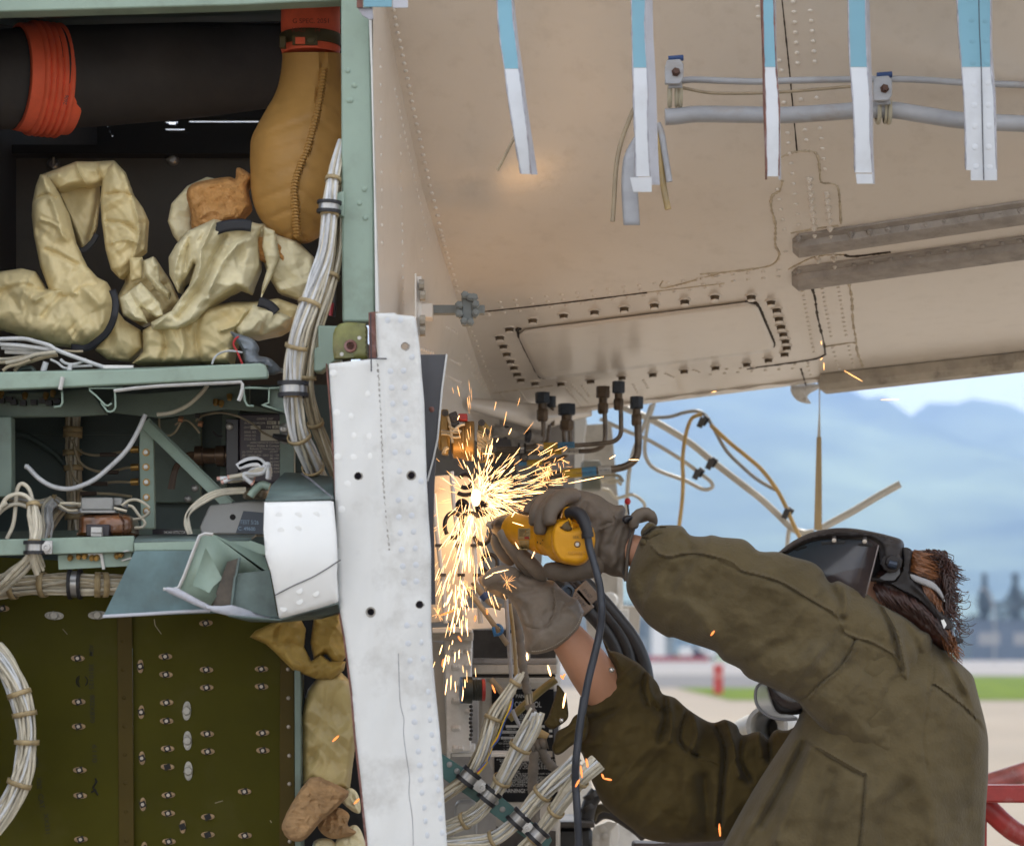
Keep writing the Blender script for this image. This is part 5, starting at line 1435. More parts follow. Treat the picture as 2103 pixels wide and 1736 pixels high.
pr([(1760, 240), (1905, 215), (1930, 330), (1945, 450), (1890, 520), (1830, 440), (1760, 470), (1740, 380)], 4.94, .03, 'side_fold', bagm3, (.018, 22), 3.)
fc = thing('foam_chunk', 'torn chunk of tan insulation foam with crumbs low in the gap beside the white skin', 'foam chunk', P(640, 1740, 4.88))
foam2 = M('tan_foam', (.42, .255, .12), .95, var=.18, sc=30, bump=.9, bsc=90, dirt=.4, dcol=(.3, .17, .07), dsc=15, stretch=(.5, 1, 1.6), bdist=.006)
obj('slab', inflate([(1580, 1420), (1590, 1370), (1640, 1270), (1740, 1130), (1830, 1150), (1955, 1215), (1930, 1260), (1880, 1310), (1800, 1380), (1740, 1450), (1690, 1490), (1620, 1480)], 4.88, .045, 4.5, 'D', D=10, cr=(.008, 10, 5.), smooth=2), foam2, fc, smooth=25)
obj('scrap', inflate([(1780, 1400), (1850, 1320), (1900, 1300), (1960, 1340), (1950, 1400), (2000, 1440), (1930, 1470), (1840, 1470)], 4.92, .025, 4, 'D', cr=(.014, 9, 6.)), foam2, fc, smooth=25)
obj('paper_scrap', inflate([(1900, 1240), (1960, 1190), (2010, 1230), (2020, 1330), (1960, 1310)], 4.95, .01, 4, 'D', cr=(.012, 10, 7.)), bagm2, fc, smooth=25)
obj('paper_scrap', inflate([(1940, 1420), (2000, 1400), (2040, 1470), (2060, 1600), (1900, 1600), (1880, 1500)], 4.95, .02, 4, 'D', cr=(.016, 14, 8.)), bagm2, fc, smooth=25)
obj('paper_scrap', inflate([(1760, 1490), (1860, 1480), (1900, 1560), (1880, 1620), (1760, 1620)], 4.95, .02, 4, 'D', cr=(.016, 14, 9.)), bagm2, fc, smooth=25)

# ------------------------------------------------------------------ white skin: the tall strip and the cut box beside it
sk = thing('skin_edge_strip', 'tall upright strip of dirty white riveted skin cut off along the bay opening', 'aircraft skin', P(830, 1740, 4.6))
so = q('E', (525, 90), (660, 88), (675, 100), (800, 111), (815, 200), (833, 340), (846, 520), (862, 700), (870, 940), (880, 1250), (893, 1500), (910, 1736)) + q('G', (200, 330), (212, 560), (230, 760), (255, 1000), (270, 1170), (287, 1500), (308, 1800)) + q('D', (2068, 1640), (2060, 1500), (2030, 1200), (1995, 900), (1975, 650), (1935, 350), (1898, 160)) + q('E', (245, 1395), (240, 1200), (235, 1000), (225, 800), (212, 650), (200, 440), (480, 410), (540, 404))
holes_ = [q('E', z)[0] + (8.6,) for z in ((403, 1220), (773, 1216), (728, 320))] + [q('H', (135, 1592))[0] + (8.6,), q('D', (2080, 205))[0] + (8.6,)]
crk = sp(q('E', (537, 420), (552, 600), (566, 900), (577, 1200), (597, 1500), (612, 1650), (622, 1736)), 4)
def skrel(x, y, d):
    g = segdist(x, y, crk)
    bend_ = np.interp(x, [670, 760, 790, 860, 930], [.006, .0, .004, .003, -.012])
    return -.004 * np.exp(-(g / 3.2) ** 2) + bend_ + .0012 * np.sin(y * .021) + .0008 * np.sin(x * .09 + y * .03)
skm = inflate(so, 4.60, .004, 6.5, '', D=.01, smooth=0, holes=holes_, relief=skrel)
obj('skin_sheet', skm, skinw, sk, smooth=60)
def skY(x, y):
    return 4.60 - .004 - float(skrel(np.array([x]), np.array([y]), None)[0])
R2 = q('E', (607, 140), (628, 492), (636, 607), (642, 718), (646, 832), (655, 945), (661, 1057), (690, 1185), (680, 1385), (687, 1505), (698, 1615), (700, 138), (717, 487), (726, 604), (734, 714), (740, 825), (747, 937), (750, 1053), (838, 1255), (771, 1378), (776, 1493), (787, 1605), (775, 393)) + q('H', (103, 1200), (110, 1315), (115, 1432), (12, 1210), (18, 1325), (28, 1437)) + q('G', (22, 45), (105, 38), (45, 320), (125, 312), (52, 435), (132, 427), (62, 545), (143, 533), (70, 653), (175, 745), (88, 845), (180, 830), (93, 940), (187, 925), (103, 1035), (200, 1022), (115, 1128), (208, 1110), (125, 1218), (220, 1205), (130, 1310), (230, 1292), (137, 1393), (240, 1375), (150, 1487), (250, 1470), (158, 1573), (258, 1557), (170, 1665), (267, 1650))
for p in R2:
    piece(sk, 'skin_rivet', 'rivet', None, skinw, P(p[0], p[1], skY(*p) + .0003), (0, -1, 0))
for z in ((232, 505), (255, 780), (350, 805), (465, 650), (370, 940), (485, 945), (262, 1085), (370, 1090), (485, 1080), (330, 1275), (290, 1450)):
    p = q('E', z)[0]
    piece(sk, 'skin_rivet_faint', 'rivet', lambda: dome_mb(.0068, .0007, 14), skinc, P(p[0], p[1], skY(*p) + .0002), (0, -1, 0))
obj('seam_filler', MB().tube([P(x, y, skY(x, y) - .0004) for x, y in crk], [random.uniform(.002, .0055) for _ in crk], 6, flat=.25), M('grey_seam_filler', (.36, .34, .32), .7, var=.3, sc=30), sk)
obj('crack_line', MB().tube([P(x, y, skY(x, y) - .0003) for x, y in sp(q('G', (-10, 500), (0, 800), (25, 920), (22, 1000), (35, 1120), (60, 1290), (58, 1400), (80, 1560), (85, 1760)), 5)], .0006, 4), edgegrey, sk)
obj('ink_mark', MB().tube(PP(q('E', (490, 90), (495, 495)), 4.588), .0012, 4).tube(PP(q('E', (480, 404), (602, 405)), 4.588), .0012, 4), ink, sk)
obj('torn_edge', MB().ring([[P(x, y, 4.602), P(x + 3.4, y, 4.600), P(x + 3.4, y, 4.608), P(x, y, 4.61)] for x, y in q('E', (178, 440), (200, 700), (215, 900), (232, 1200), (243, 1390))]), edgered, sk)
obj('torn_edge', MB().ring([[P(x, y, 4.602), P(x + 4.5, y, 4.600), P(x + 4.5, y, 4.608), P(x, y, 4.61)] for x, y in q('D', (1888, 160), (1924, 350), (1963, 650), (1983, 900), (2018, 1200), (2048, 1500), (2060, 1640))]), edgered, sk)
obj('upper_torn_edge', flat('E', [(475, 85), (520, 78), (528, 400), (482, 404)], 4.603, .02), edgered, sk)
obj('dark_backing', flat('', [(690, 760), (850, 740), (858, 900), (874, 1200), (895, 1501), (908, 1800), (790, 1800), (740, 1500), (700, 1240)], 4.68, .02), placard, sk)  # dark sheet put behind the skin so its holes look dark
for hx, hy, hr in holes_:
    obj('stain', MB().tube([P(hx + (hr + .3) * math.cos(t), hy + (hr + .3) * math.sin(t), skY(hx + 10, hy) + .0012) for t in np.linspace(0, 2 * math.pi, 20)[:-1]], .0019, 5, closed=True), M('hole_grime', (.30, .28, .25), .8, var=.4, sc=60) if 'hole_grime' not in MATS else MATS['hole_grime'], sk)
cp = thing('corner_plate', 'olive corner plate with a bolt hole and rusty edge above the white skin', 'plate', P(725, 740, 4.62))
obj('plate', inflate([(275, 165), (330, 152), (455, 162), (472, 200), (472, 408), (236, 415), (227, 330), (228, 240), (245, 190)], 4.625, .006, 6, 'E', D=.01, smooth=0, holes=[q('E', (350, 318))[0] + (8,)]), M('olive_corner_plate', (.20, .205, .06), .4, var=.3, sc=18, dirt=.5, dcol=(.22, .10, .06), dsc=14), cp)
obj('hole_ring', MB().tube([P(q('E', (350, 318))[0][0] + 10.5 * math.cos(t), q('E', (350, 318))[0][1] + 10.5 * math.sin(t), 4.616) for t in np.linspace(0, 2 * math.pi, 20)[:-1]], .003, 5, closed=True), edgered, cp)
obj('hole_back', zbox(MB(), 'E', (300, 270), (400, 370), 4.66, 4.67), edgered, cp)
for z in ((290, 375), (412, 262)):
    p = q('E', z)[0]
    obj('pin_hole', MB().lathe(P(p[0], p[1], 4.619), (0, -1, 0), [(0, .004), (.001, .0035)], 8), silver, cp)
gp = thing('grey_backing_plate', 'plain dark grey plate standing between the white skin strip and the sparks', 'plate', P(890, 1240, 4.8))
dgm = M('dark_grey_plate', (.075, .075, .085), .5, var=.08, sc=10, dirt=.3, dcol=(.05, .045, .045), dsc=8)
obj('plate', flat('E', [(830, 378), (1018, 375), (985, 620), (952, 980), (915, 1140), (868, 1290)], 4.72, .006), dgm, gp, bevel=.001)
obj('bright_edge', MB().tube(PP(q('E', (1018, 376), (985, 622), (955, 960), (925, 1100), (884, 1255)), 4.717), .002, 5), skinw, gp)
obj('lower_strip', flat('E', [(930, 1075), (945, 1090), (935, 1250), (928, 1500), (935, 1800), (940, 2110), (900, 2110), (885, 1900), (880, 1300)], 4.73, .01), dgm, gp)
obj('stain', inflate([(895, 745), (925, 740), (932, 770), (905, 775)], 4.719, .0015, 3, 'E', D=2), edgered, gp)

bx = thing('cut_skin_section', 'white skin box with green inner webs sawn off and left projecting from the bay', 'aircraft skin', P(600, 1270, 4.66))
wf = q('C', (1483, 992), (1870, 983), (1888, 1180), (1893, 1310), (1890, 1400)) + q('D', (1900, 148), (1800, 180), (1566, 244), (1545, 120), (1518, -20)) + q('C', (1490, 1300), (1478, 1150))
obj('white_skin', inflate(wf, lambda x, y: 4.565 + .00018 * max(0, x - 600) - .03 * math.sin((y - 1030) / 76.), .004, 8, '', D=.01, smooth=0), skinc, bx, smooth=60)
for p in q('C', (1563, 1065), (1670, 1065), (1773, 1062), (1575, 1150), (1670, 1140)) + q('D', (1678, 85), (1770, 100), (1678, 145), (1590, 185)):
    piece(bx, 'skin_rivet_faint', 'rivet', None, skinw, P(p[0], p[1], 4.565 + .00018 * max(0, p[0] - 600) - .03 * math.sin((p[1] - 1030) / 76.) - .0042), (0, -1, 0))
obj('scored_line', MB().tube([P(x, y, 4.559 + .00018 * max(0, x - 600) - .03 * math.sin((y - 1030) / 76.)) for x, y in sp(q('D', (1540, 112), (1640, 60), (1770, 0)) + q('C', (1910, 1315)), 5)], .001, 4), ink, bx)
obj('top_cap', MB().add(PP(q('AA', (1140, 1438, 4.57), (2003, 1400, 4.58), (1985, 1130, 4.74), (1600, 1085, 4.8), (1385, 1080, 4.8), (1210, 1250, 4.72))), [(0, 1, 2, 3, 4, 5)]), tealgrey, bx, solid=.004)
obj('cap_scratch', MB().tube(PP(q('AA', (1605, 1085, 4.79), (1700, 1150, 4.74), (1830, 1260, 4.67), (1990, 1400, 4.58))), .0028, 5), edgegrey, bx)
obj('box_inside', flat('', [(545, 1025), (690, 1010), (694, 1230), (575, 1262)], 4.70, .01), darkteal, bx)
obj('ledge', flat('C', [(750, 1215), (1100, 1205), (1400, 1205), (1500, 1240), (1500, 1290), (1200, 1262), (752, 1265)], 4.68, .03), primer, bx, bevel=.002)
obj('ledge_top', MB().add(PP(q('C', (750, 1215, 4.68), (1400, 1205, 4.68), (1440, 1175, 4.85), (780, 1178, 4.85))), [(0, 1, 2, 3)]), tealgrey, bx, solid=.003)
obj('web_plate', flat('', q('C', (756, 1264), (1090, 1262)) + q('D', (1010, 70), (935, 80), (1090, 160), (1200, 195), (1250, 210), (578, 232)), 4.67, .004), teal, bx)
obj('web_lip', MB().ring([[P(x, y, 4.64), P(x, y + h_, 4.64), P(x, y + h_, 4.672), P(x, y, 4.672)] for x, y, h_ in [(p[0], p[1], 7) for p in q('D', (575, 220), (800, 208), (1000, 195), (1180, 188))]]), lav, bx, bevel=.002)
fa = q('C', (1118, 1180), (1150, 1168), (1195, 1172), (1480, 1292), (1520, 1420)) + q('D', (1525, 0), (1320, 0), (1250, 60), (1180, 168), (1005, 75))
obj('angle_face', MB().add(PP([p + (4.60 + .0006 * max(0, p[0] - 400),) for p in fa]), [tuple(range(len(fa)))]), primer, bx, solid=.004)
obj('angle_edge', MB().tube(PP(q('C', (1195, 1172), (1150, 1168), (1120, 1180), (1080, 1280), (1035, 1400)) + q('D', (1003, 68), (960, 80), (916, 76)), 4.597), .0034, 6), silver, bx)
obj('brown_recess', flat('', q('C', (1275, 1325), (1343, 1303)) + q('D', (1318, 0), (1300, 160), (1190, 172), (1215, 90)), 4.625, .004), M('brown_gap_shade', (.085, .07, .055), .7, var=.3, sc=30, bump=.3), bx)  # dark brown patch stands for the shade in the gap
obj('rib_edge', MB().tube(PP(q('C', (1343, 1303), (1325, 1400)) + q('D', (1318, 10), (1300, 165)), 4.62), .003, 5), tealgrey, bx)
obj('dark_web', flat('D', [(1322, -10), (1510, -30), (1558, 240), (1480, 225), (1300, 165)], 4.63, .004), tealgrey, bx)
lo = q('D', (915, 76), (1000, 72), (1180, 170), (1300, 165), (1450, 215), (1560, 248), (1400, 250), (1280, 225), (1150, 190), (1010, 128))
obj('lower_flange', inflate(lo, lambda x, y: 4.56 + .0004 * (x - 340), .004, 5, '', D=.01, smooth=2), lav, bx, smooth=60)
obj('curved_underside', MB().add(PP(q('D', (1280, 225, 4.57), (1570, 248, 4.57), (1898, 155, 4.58), (1908, 208, 4.60), (1800, 240, 4.66), (1560, 260, 4.68), (1400, 255, 4.66))), [(0, 1, 2, 3, 4, 5, 6)]), tealgrey, bx, solid=.003)

# ------------------------------------------------------------------ inside the gear bay: structure, valve, hydraulic lines
creamp = M('cream_structure_paint', (.50, .46, .40), .45, var=.08, sc=8, bump=.1, bsc=60, dirt=.6, dcol=(.2, .16, .12), dsc=10)
whitep = M('white_structure_paint', (.74, .72, .68), .45, var=.05, sc=8, dirt=.4, dcol=(.3, .26, .2), dsc=12)
greyst = M('grey_bay_structure', (.33, .315, .30), .5, var=.12, sc=9, bump=.1, dirt=.65, dcol=(.10, .085, .07), dsc=11)
dirtyst = M('dark_greasy_metal', (.06, .052, .045), .45, .3, var=.35, sc=14, bump=.2, dirt=.5, dcol=(.02, .017, .015), dsc=9)
bronze = M('ochre_bronze_body', (.36, .21, .06), .42, .35, var=.22, sc=12, bump=.1, dirt=.6, dcol=(.13, .085, .045), dsc=9)
ochre = M('ochre_flange', (.30, .20, .06), .5, .2, var=.25, sc=20, dirt=.6, dcol=(.06, .05, .04), dsc=14)
tubem = M('brown_hydraulic_tube', (.155, .120, .088), .38, .5, var=.3, sc=22, dirt=.6, dcol=(.05, .035, .025), dsc=16)
hexm = M('brown_hex_fitting', (.12, .082, .05), .42, .5, var=.3, sc=24, dirt=.5, dcol=(.04, .03, .02), dsc=14)
hexblue = M('dark_blue_fitting', (.035, .046, .062), .4, .4, var=.3, sc=24, dirt=.5, dcol=(.03, .025, .02), dsc=14)
lyel = M('yellow_label', (.55, .33, .02), .5, var=.1, sc=30, dirt=.5, dcol=(.12, .08, .03), dsc=20)
lblu = M('blue_label', (.06, .21, .36), .5, var=.1, sc=30, dirt=.5, dcol=(.05, .07, .09), dsc=20)
lwhi = M('white_label', (.5, .48, .44), .5, dirt=.4, dcol=(.2, .17, .14), dsc=20)
redp = M('red_block_paint', (.35, .025, .02), .45)
clothw = M('grey_cloth_wrap', (.22, .195, .165), .8, var=.2, sc=20, bump=.4, bsc=90, dirt=.5, dcol=(.1, .085, .07), dsc=10)

well = thing('bay_structure', 'grimy cream and grey bulkhead structure inside the nose gear bay behind the sparks', 'bulkhead', P(1000, 1740, 6.2))
obj('rear_web', flat('', [(740, 700), (900, 760), (1010, 835), (1180, 850), (1180, 1000), (1120, 1060), (1100, 1300), (1130, 1800), (740, 1800)], 6.95, .02), greyst, well)
obj('lit_panel', flat('H', [(200, 700), (330, 690), (560, 720), (640, 900), (560, 1300), (420, 1700), (200, 1720)], 5.62, .01), creamp, well, bevel=.002)
obj('dark_web', flat('U', [(690, 520), (900, 540), (990, 1020), (960, 1330), (700, 1330)], 6.75, .01), M('dark_violet_grey_web', (.10, .09, .095), .5, dirt=.5, dcol=(.05, .04, .04)), well)
obj('beam', flat('U', [(985, 1030), (1440, 1040), (1520, 1060), (1530, 1110), (1300, 1130), (1250, 1330), (980, 1330)], 5.75, .08), dirtyst, well, bevel=.004)
obj('upper_web', flat('U', [(560, 400), (700, 380), (1100, 420), (1240, 560), (1240, 760), (1000, 800), (940, 560)], 6.85, .01), greyst, well)
obj('side_channel', flat('U', [(1240, 560), (1280, 700), (1330, 900), (1330, 1030), (1270, 1030), (1240, 800)], 6.72, .03), dirtyst, well)
obj('shelf_plate', flat('G', [(395, 330), (425, 210), (670, 208), (700, 345), (620, 340), (440, 348)], 5.60, .01), whitep, well, bevel=.002)
obj('shelf_lip', flat('G', [(205, 335), (400, 328), (465, 345), (460, 365), (205, 370)], 5.55, .05), whitep, well, bevel=.002)
obj('column', flat('G', [(285, 440), (290, 352), (466, 352), (458, 640), (450, 900), (455, 1120), (390, 1130), (320, 1140), (320, 1180), (300, 1180)], 5.62, .06), whitep, well, bevel=.003)
obj('column_flange', zbox(MB(), 'G', (205, 365), (470, 418), 5.59, 5.62), creamp, well, bevel=.002)
obj('left_strip', flat('G', [(200, 420), (285, 440), (280, 700), (300, 980), (300, 1140), (265, 1140), (240, 900)], 5.7, .02), creamp, well)
for x, y, n_ in ((345, 490, 4), (345, 585, 3), (345, 975, 3), (350, 1105, 4), (430, 480, 2), (430, 575, 2), (350, 700, 3), (430, 870, 2), (345, 800, 4)):
    for i in range(n_):
        p = q('G', (x + i * 15, y))[0]
        o = piece(well, 'column_pin', 'rivet', lambda: MB().lathe((0, 0, 0), (0, 0, 1), [(-.002, .006), (.006, .006), (.009, .004)], 8), whitep, P(p[0], p[1], 5.62), (0, -1, -.6))
obj('dark_gap', flat('G', [(470, 350), (720, 350), (1000, 480), (1000, 530), (470, 530)], 6.1, .02), dirtyst, well)
obj('cross_band', zbox(MB(), 'G', (462, 532), (1010, 572), 5.93, 6.0), greyst, well, bevel=.004)
obj('cross_band', zbox(MB(), 'G', (462, 572), (1010, 632), 5.90, 6.0), creamp, well, bevel=.004)
obj('cross_band', zbox(MB(), 'G', (462, 632), (1000, 655), 5.92, 6.0), dirtyst, well, bevel=.004)
obj('low_bracket', zbox(zbox(MB(), 'G', (402, 1085), (480, 1140), 5.70, 5.8), 'G', (330, 1138), (700, 1162), 5.66, 5.8), whitep, well, bevel=.002)
obj('lower_block', flat('G', [(350, 1480), (370, 1452), (470, 1450), (500, 1480), (490, 1690), (345, 1690)], 5.75, .1), greym, well, bevel=.006)
obj('lower_panel', flat('G', [(265, 1140), (560, 1165), (610, 1300), (620, 1800), (300, 1800)], 5.95, .02), greyst, well)
obj('black_floor', flat('G', [(310, 1500), (700, 1640), (1000, 1640), (1000, 1900), (310, 1900)], 6.05, .02), dirtyst, well)
ms = thing('round_plug', 'dark green threaded electrical plug with blue and red rings on the cream column', 'plug', P(975, 1430, 5.55))
c = P(*q('G', (388, 735))[0], 5.55)
gk = M('dark_green_black_plug', (.03, .035, .03), .45, .3, var=.3, sc=30)
obj('body', MB().lathe(c, (1, .1, 0), [(.004, .03), (.02, .031), (.026, .031), (.027, .0255)] + [(.028 + i * .0028, .0235 + .0012 * (i % 2)) for i in range(9)] + [(.054, .018)], 28), gk, ms)
obj('blue_ring', MB().lathe(c, (1, .1, 0), [(-.001, .029), (0, .0305), (.004, .0305), (.005, .029)], 28), M('blue_ring_paint', (.03, .09, .2), .4), ms)
obj('red_ring', MB().lathe(c, (1, .1, 0), [(.048, .0245), (.049, .0255), (.055, .0255), (.056, .0245)], 28), redp, ms)
bc = thing('bead_chain', 'short dark bead chain hanging beside the cream column', 'chain', P(966, 1510, 5.6))
for i in range(9):
    p = q('G', (455 + 3 * math.sin(i * 1.3), 840 + i * 26))[0]
    piece(bc, 'bead', 'bead', lambda: MB().ball((0, 0, 0), .0045, 6), dirtyst, P(p[0], p[1], 5.58), (0, -1, 0))

# nose gear strut with its two placards
sg = thing('nose_gear_strut', 'cream nose landing gear strut carrying black instruction placards', 'landing gear', P(1070, 1800, 6.3))
sx, sr = q('G', (765, 0))[0][0], .325 * .5
obj('cylinder', MB().lathe(P(sx, 1800, 6.2) , (0, 0, 1), [(0, .105), (.30, .105), (.301, .112), (.315, .112), (.316, .105), (.50, .105), (.62, .103)], 40), creamp, sg, smooth=40)
def curved_plate(k, a, b, r_, yc, mat, name):
    (x0, y0), (x1, y1) = q(k, a, b)
    rows_ = []
    for yy in (y0, y1):
        rows_.append([V((0, 0, 0))] * 0 + [cyl_pt(x, yy, r_, yc) for x in np.linspace(x0, x1, 14)])
    return obj(name, MB().grid(rows_), mat, sg, smooth=60, solid=.0015)
def cyl_pt(px, py, r_, yc):
    xw = (px - sx) / F * (yc - r_)
    u = max(-.97, min(.97, xw / r_))
    d = yc - r_ * math.sqrt(1 - u * u)
    return P(px, py, d)
sgY = 6.093
blackpl = M('black_instruction_placard', (.008, .008, .009), .5, spec=.2, var=.1)
obj('placard', zbox(MB(), 'X', (628, 590), (1345, 1305), sgY - .002, sgY), blackpl, sg)
obj('placard', zbox(MB(), 'G', (605, 1164), (1012, 1452), sgY - .002, sgY), blackpl, sg)
obj('placard_edge', zbox(MB(), 'X', (1330, 615), (1400, 1480), sgY - .0015, sgY + .002), dgm if 'dgm' in globals() else greyst, sg)
obj('housing', zbox(MB(), 'G', (500, 655), (1020, 1800), sgY + .001, 6.28), creamp, sg, bevel=.012)
ptx = M('placard_white_print', (.55, .55, .53), .6)
bars = [((748, 1072), (985, 1102)), ((735, 1142), (985, 1170)), ((790, 1008), (1240, 1036)), ((1290, 1060), (1328, 1088)), ((1290, 1122), (1330, 1148))]
for a, b in bars:
    obj('print_bar', zbox(MB(), 'X', a, b, sgY - .0035, sgY - .002), ptx, sg)
for body, x, y, h_, wd, mt in (('PANEL', 905, 690, 40, 150, ptx), ('CONTROL', 890, 800, 66, 310, ptx), ('CLEVELAND', 920, 893, 16, 130, ptx), ('CLEVELAND', 950, 920, 18, 150, ptx), ('FOR LOCKHEED AIRCRAFT COMPANY', 860, 948, 18, 370, ptx), ('MARIETTA', 945, 974, 18, 110, ptx), ('SERIAL NO.', 798, 1060, 15, 118, ptx), ('NOSE LANDING GEAR', 750, 1095, 17, 232, ink), ('TYPE', 832, 1130, 15, 52, ptx), ('ER-6221 & MIL-S-', 752, 1165, 15, 205, ink),
        ('SPECIFICATION', 763, 1197, 15, 165, ptx), ('TO CHECK FLUID LEVEL', 703, 1228, 19, 330, ptx), ('1   REMOVE', 765, 1257, 13, 130, ptx), ('2   SLOWLY', 765, 1292, 13, 130, ptx)):
    text(body, 'X', (x, y), sgY - .0037, h_, mt, sg, width=wd, bold=.004)
for i, (body, x, wd) in enumerate((('FOR SHOCK STRUT INFLATE', 620, 380), ('REMOVE AIR VALVE CAP AND', 640, 300), ('ATTACH AIR SUPPLY AND', 650, 340), ('TORQUE SWIVEL NUT 5-7 FT', 640, 330), ('SEE "TO INFLATE"', 650, 300), ('TIGHTEN VALVE STEM', 640, 320), ('', 0, 0), ('TO INFLATE STRUT:', 640, 130), ('REMOVE VALVE CAP AND FILLER CAP', 640, 330), ('FROM AIR VALVE', 640, 200), ('LOOSEN SWIVEL NUT (TURN COUNTERCLOCKWISE)', 640, 350), ('2 TURNS AND INFLATE STRUT AIR', 640, 340), ('ADJUST PRESSURE IN ACCORDANCE', 640, 340), ('TIGHTEN  SWIVEL  NUT (TURN', 640, 330), ('CLOCKWISE). REMOVE AIR', 640, 330), ('AND REPLACE VALVE CAP', 640, 280))):
    if body:
        text(body, 'G', (x, 1185 + i * 11.2), sgY - .0037, 8.5 if i != 7 else 12, ptx, sg, width=wd, bold=.004)
text('WARNING!', 'G', (638, 1392), sgY - .0037, 24, ptx, sg, width=165, bold=.02)
text('INFLATE WITH NITROGEN', 'G', (812, 1378), sgY - .0037, 8, ptx, sg, width=190)

# valve body
vb_ = thing('valve_body', 'ochre bronze valve body with flanges and striped wires above the sparks', 'valve', P(960, 948, 5.6))
c = P(*q('U', (280, 560))[0], 5.65)
obj('barrel', MB().lathe(c, (1, 0, 0), [(0, .030), (.004, .040), (.024, .041), (.025, .043), (.031, .043), (.032, .046), (.048, .0465), (.052, .046), (.0535, .040)], 36), bronze, vb_, bevel=.001)
obj('left_flange', flat('U', [(165, 240), (180, 222), (245, 225), (248, 300), (240, 500), (250, 640), (240, 700), (170, 690), (160, 500)], 5.62, .05), ochre, vb_, bevel=.003)
obj('left_cap', MB().lathe(P(*q('U', (130, 500))[0], 5.66), (1, 0, 0), [(0, .024), (.004, .034), (.03, .034)], 24), ochre, vb_)
obj('red_block', zbox(MB(), 'U', (350, 270), (447, 345), 5.61, 5.65), redp, vb_, bevel=.003)
obj('grey_lug', flat('U', [(250, 270), (330, 240), (360, 350), (340, 420), (260, 400)], 5.61, .03), dirtyst, vb_, bevel=.003)
obj('right_flange', flat('U', [(560, 380), (570, 345), (620, 345), (690, 420), (700, 520), (640, 620), (700, 660), (705, 760), (640, 780), (560, 780), (545, 600)], 5.64, .03), ochre, vb_, bevel=.003)
for z in ((595, 370), (645, 465), (590, 742), (720, 648), (690, 720), (210, 265), (310, 325)):
    p = q('U', z)[0]
    piece(vb_, 'flange_bolt', 'bolt', lambda: MB().lathe((0, 0, 0), (0, 0, 1), [(0, .008), (.004, .008), (.0045, .005), (.001, .0045)], 12), dirtyst, P(p[0], p[1], 5.61), (0, -1, 0))
stripe = M('striped_wire', (.42, .36, .25), .5, var=.3, sc=60, rnd=.4)
for i in range(10):
    y = 450 + i * 22
    obj('wire', MB().tube(PP(sp(q('U', (550, y), (600, y + 20 + 5 * (i % 3)), (640 + 8 * (i % 4), y + 60), (690, 470 + i * 26)), 4), 5.625), .0026, 6), stripe, vb_, smooth=60)
for pts in ([(170, 450), (230, 460), (300, 470), (380, 470)], [(170, 485), (240, 490), (300, 520), (370, 515)], [(250, 400), (300, 430), (380, 465)], [(290, 470), (330, 420), (380, 390), (420, 385)], [(180, 690), (200, 640), (240, 620)], [(205, 690), (215, 650), (250, 630)], [(240, 300), (265, 400), (280, 500), (290, 580)]):
    obj('wire', MB().tube(PP(sp(q('U', *pts), 5), 5.6), .0034, 6), cream if pts[0][0] == 290 else stripe, vb_, smooth=60)
obj('lock_wire', MB().tube(PP(sp(q('U', (610, 400), (640, 500), (650, 620), (640, 760)), 5), 5.6), .0016, 5), tiem, vb_)

# hydraulic fittings and tubes coming down from the belly
def fitting(label, k, x, y0, y1, w_, y2, d, blue=True):
    """elbow-less straight fitting: nut against the skin, neck, hex nut, ending at y2"""
    t_ = thing('hydraulic_fitting', label, 'pipe fitting', P(*q(k, (x, y2))[0], d), 'hydraulic fittings under the belly edge')
    s_ = ZM[k][2] / F * d
    c = P(*q(k, (x, y0))[0], d)
    n1 = (y1 - y0) * s_
    obj('skin_nut', MB().lathe(c, (0, 0, -1), [(-.02, w_ * s_ * .5), (n1 * .8, w_ * s_ * .5), (n1, w_ * s_ * .42)], 6), hexblue if blue else hexm, t_, bevel=.0015)
    obj('neck', MB().lathe(c, (0, 0, -1), [(n1 - .002, w_ * s_ * .3), (n1 + (y2 - y1) * .35 * s_, w_ * s_ * .3)], 16), hexm, t_)
    h0 = n1 + (y2 - y1) * .30 * s_
    h1 = (y2 - y0) * s_
    obj('hex_nut', MB().lathe(c, (0, 0, -1), [(h0, w_ * s_ * .33), (h0 + .003, w_ * s_ * .39), (h1 - .006, w_ * s_ * .39), (h1, w_ * s_ * .30)], 6), hexm, t_, bevel=.001)
    return t_
fitting('rusty fitting with blue skin nut, nearest of the left cluster', 'U', 1235, 125, 165, 160, 355, 6.55)
fitting('brown fitting half hidden just right behind the nearest of the left cluster', 'U', 1325, 165, 210, 110, 400, 6.68)
fitting('wide cobwebbed fitting with rust-red hex, between the left cluster and the white post', 'U', 1490, 245, 290, 190, 450, 6.62)
fitting('left of the two neighbouring fittings in the middle, hanging slightly lower', 'U', 1872, 62, 110, 150, 275, 6.62, False)
fitting('right of the two neighbouring fittings in the middle, yellowish hex nut', 'U', 2035, 10, 60, 140, 235, 6.58)
fitting('rust-brown fitting farthest right on the belly edge, against the sky', 'H', 1643, 200, 236, 96, 352, 6.5)
def hyd(name, label, k, pts, d, r_, mat=tubem, n=12, cat='pipe'):
    mb = MB().tube(PP(sp(q(k, *pts), 7), d), r_, n)
    o = obj(name, mb, mat, None, label, cat, 'hydraulic tubes', smooth=60)
    return o
def sleeve(par, k, a, b, d, r_, mat, name='label_sleeve'):
    return obj(name, MB().tube(PP(q(k, a, b), d), r_, 14), mat, par, smooth=60)
h1 = hyd('hydraulic_tube', 'hydraulic tube with a yellow and blue system label, bending up to the yellowish fitting', 'U', [(720, 640), (960, 640), (1200, 618), (1580, 605), (1800, 590), (1960, 570), (2030, 530), (2060, 470), (2062, 380), (2060, 225)], 6.45, .0062)
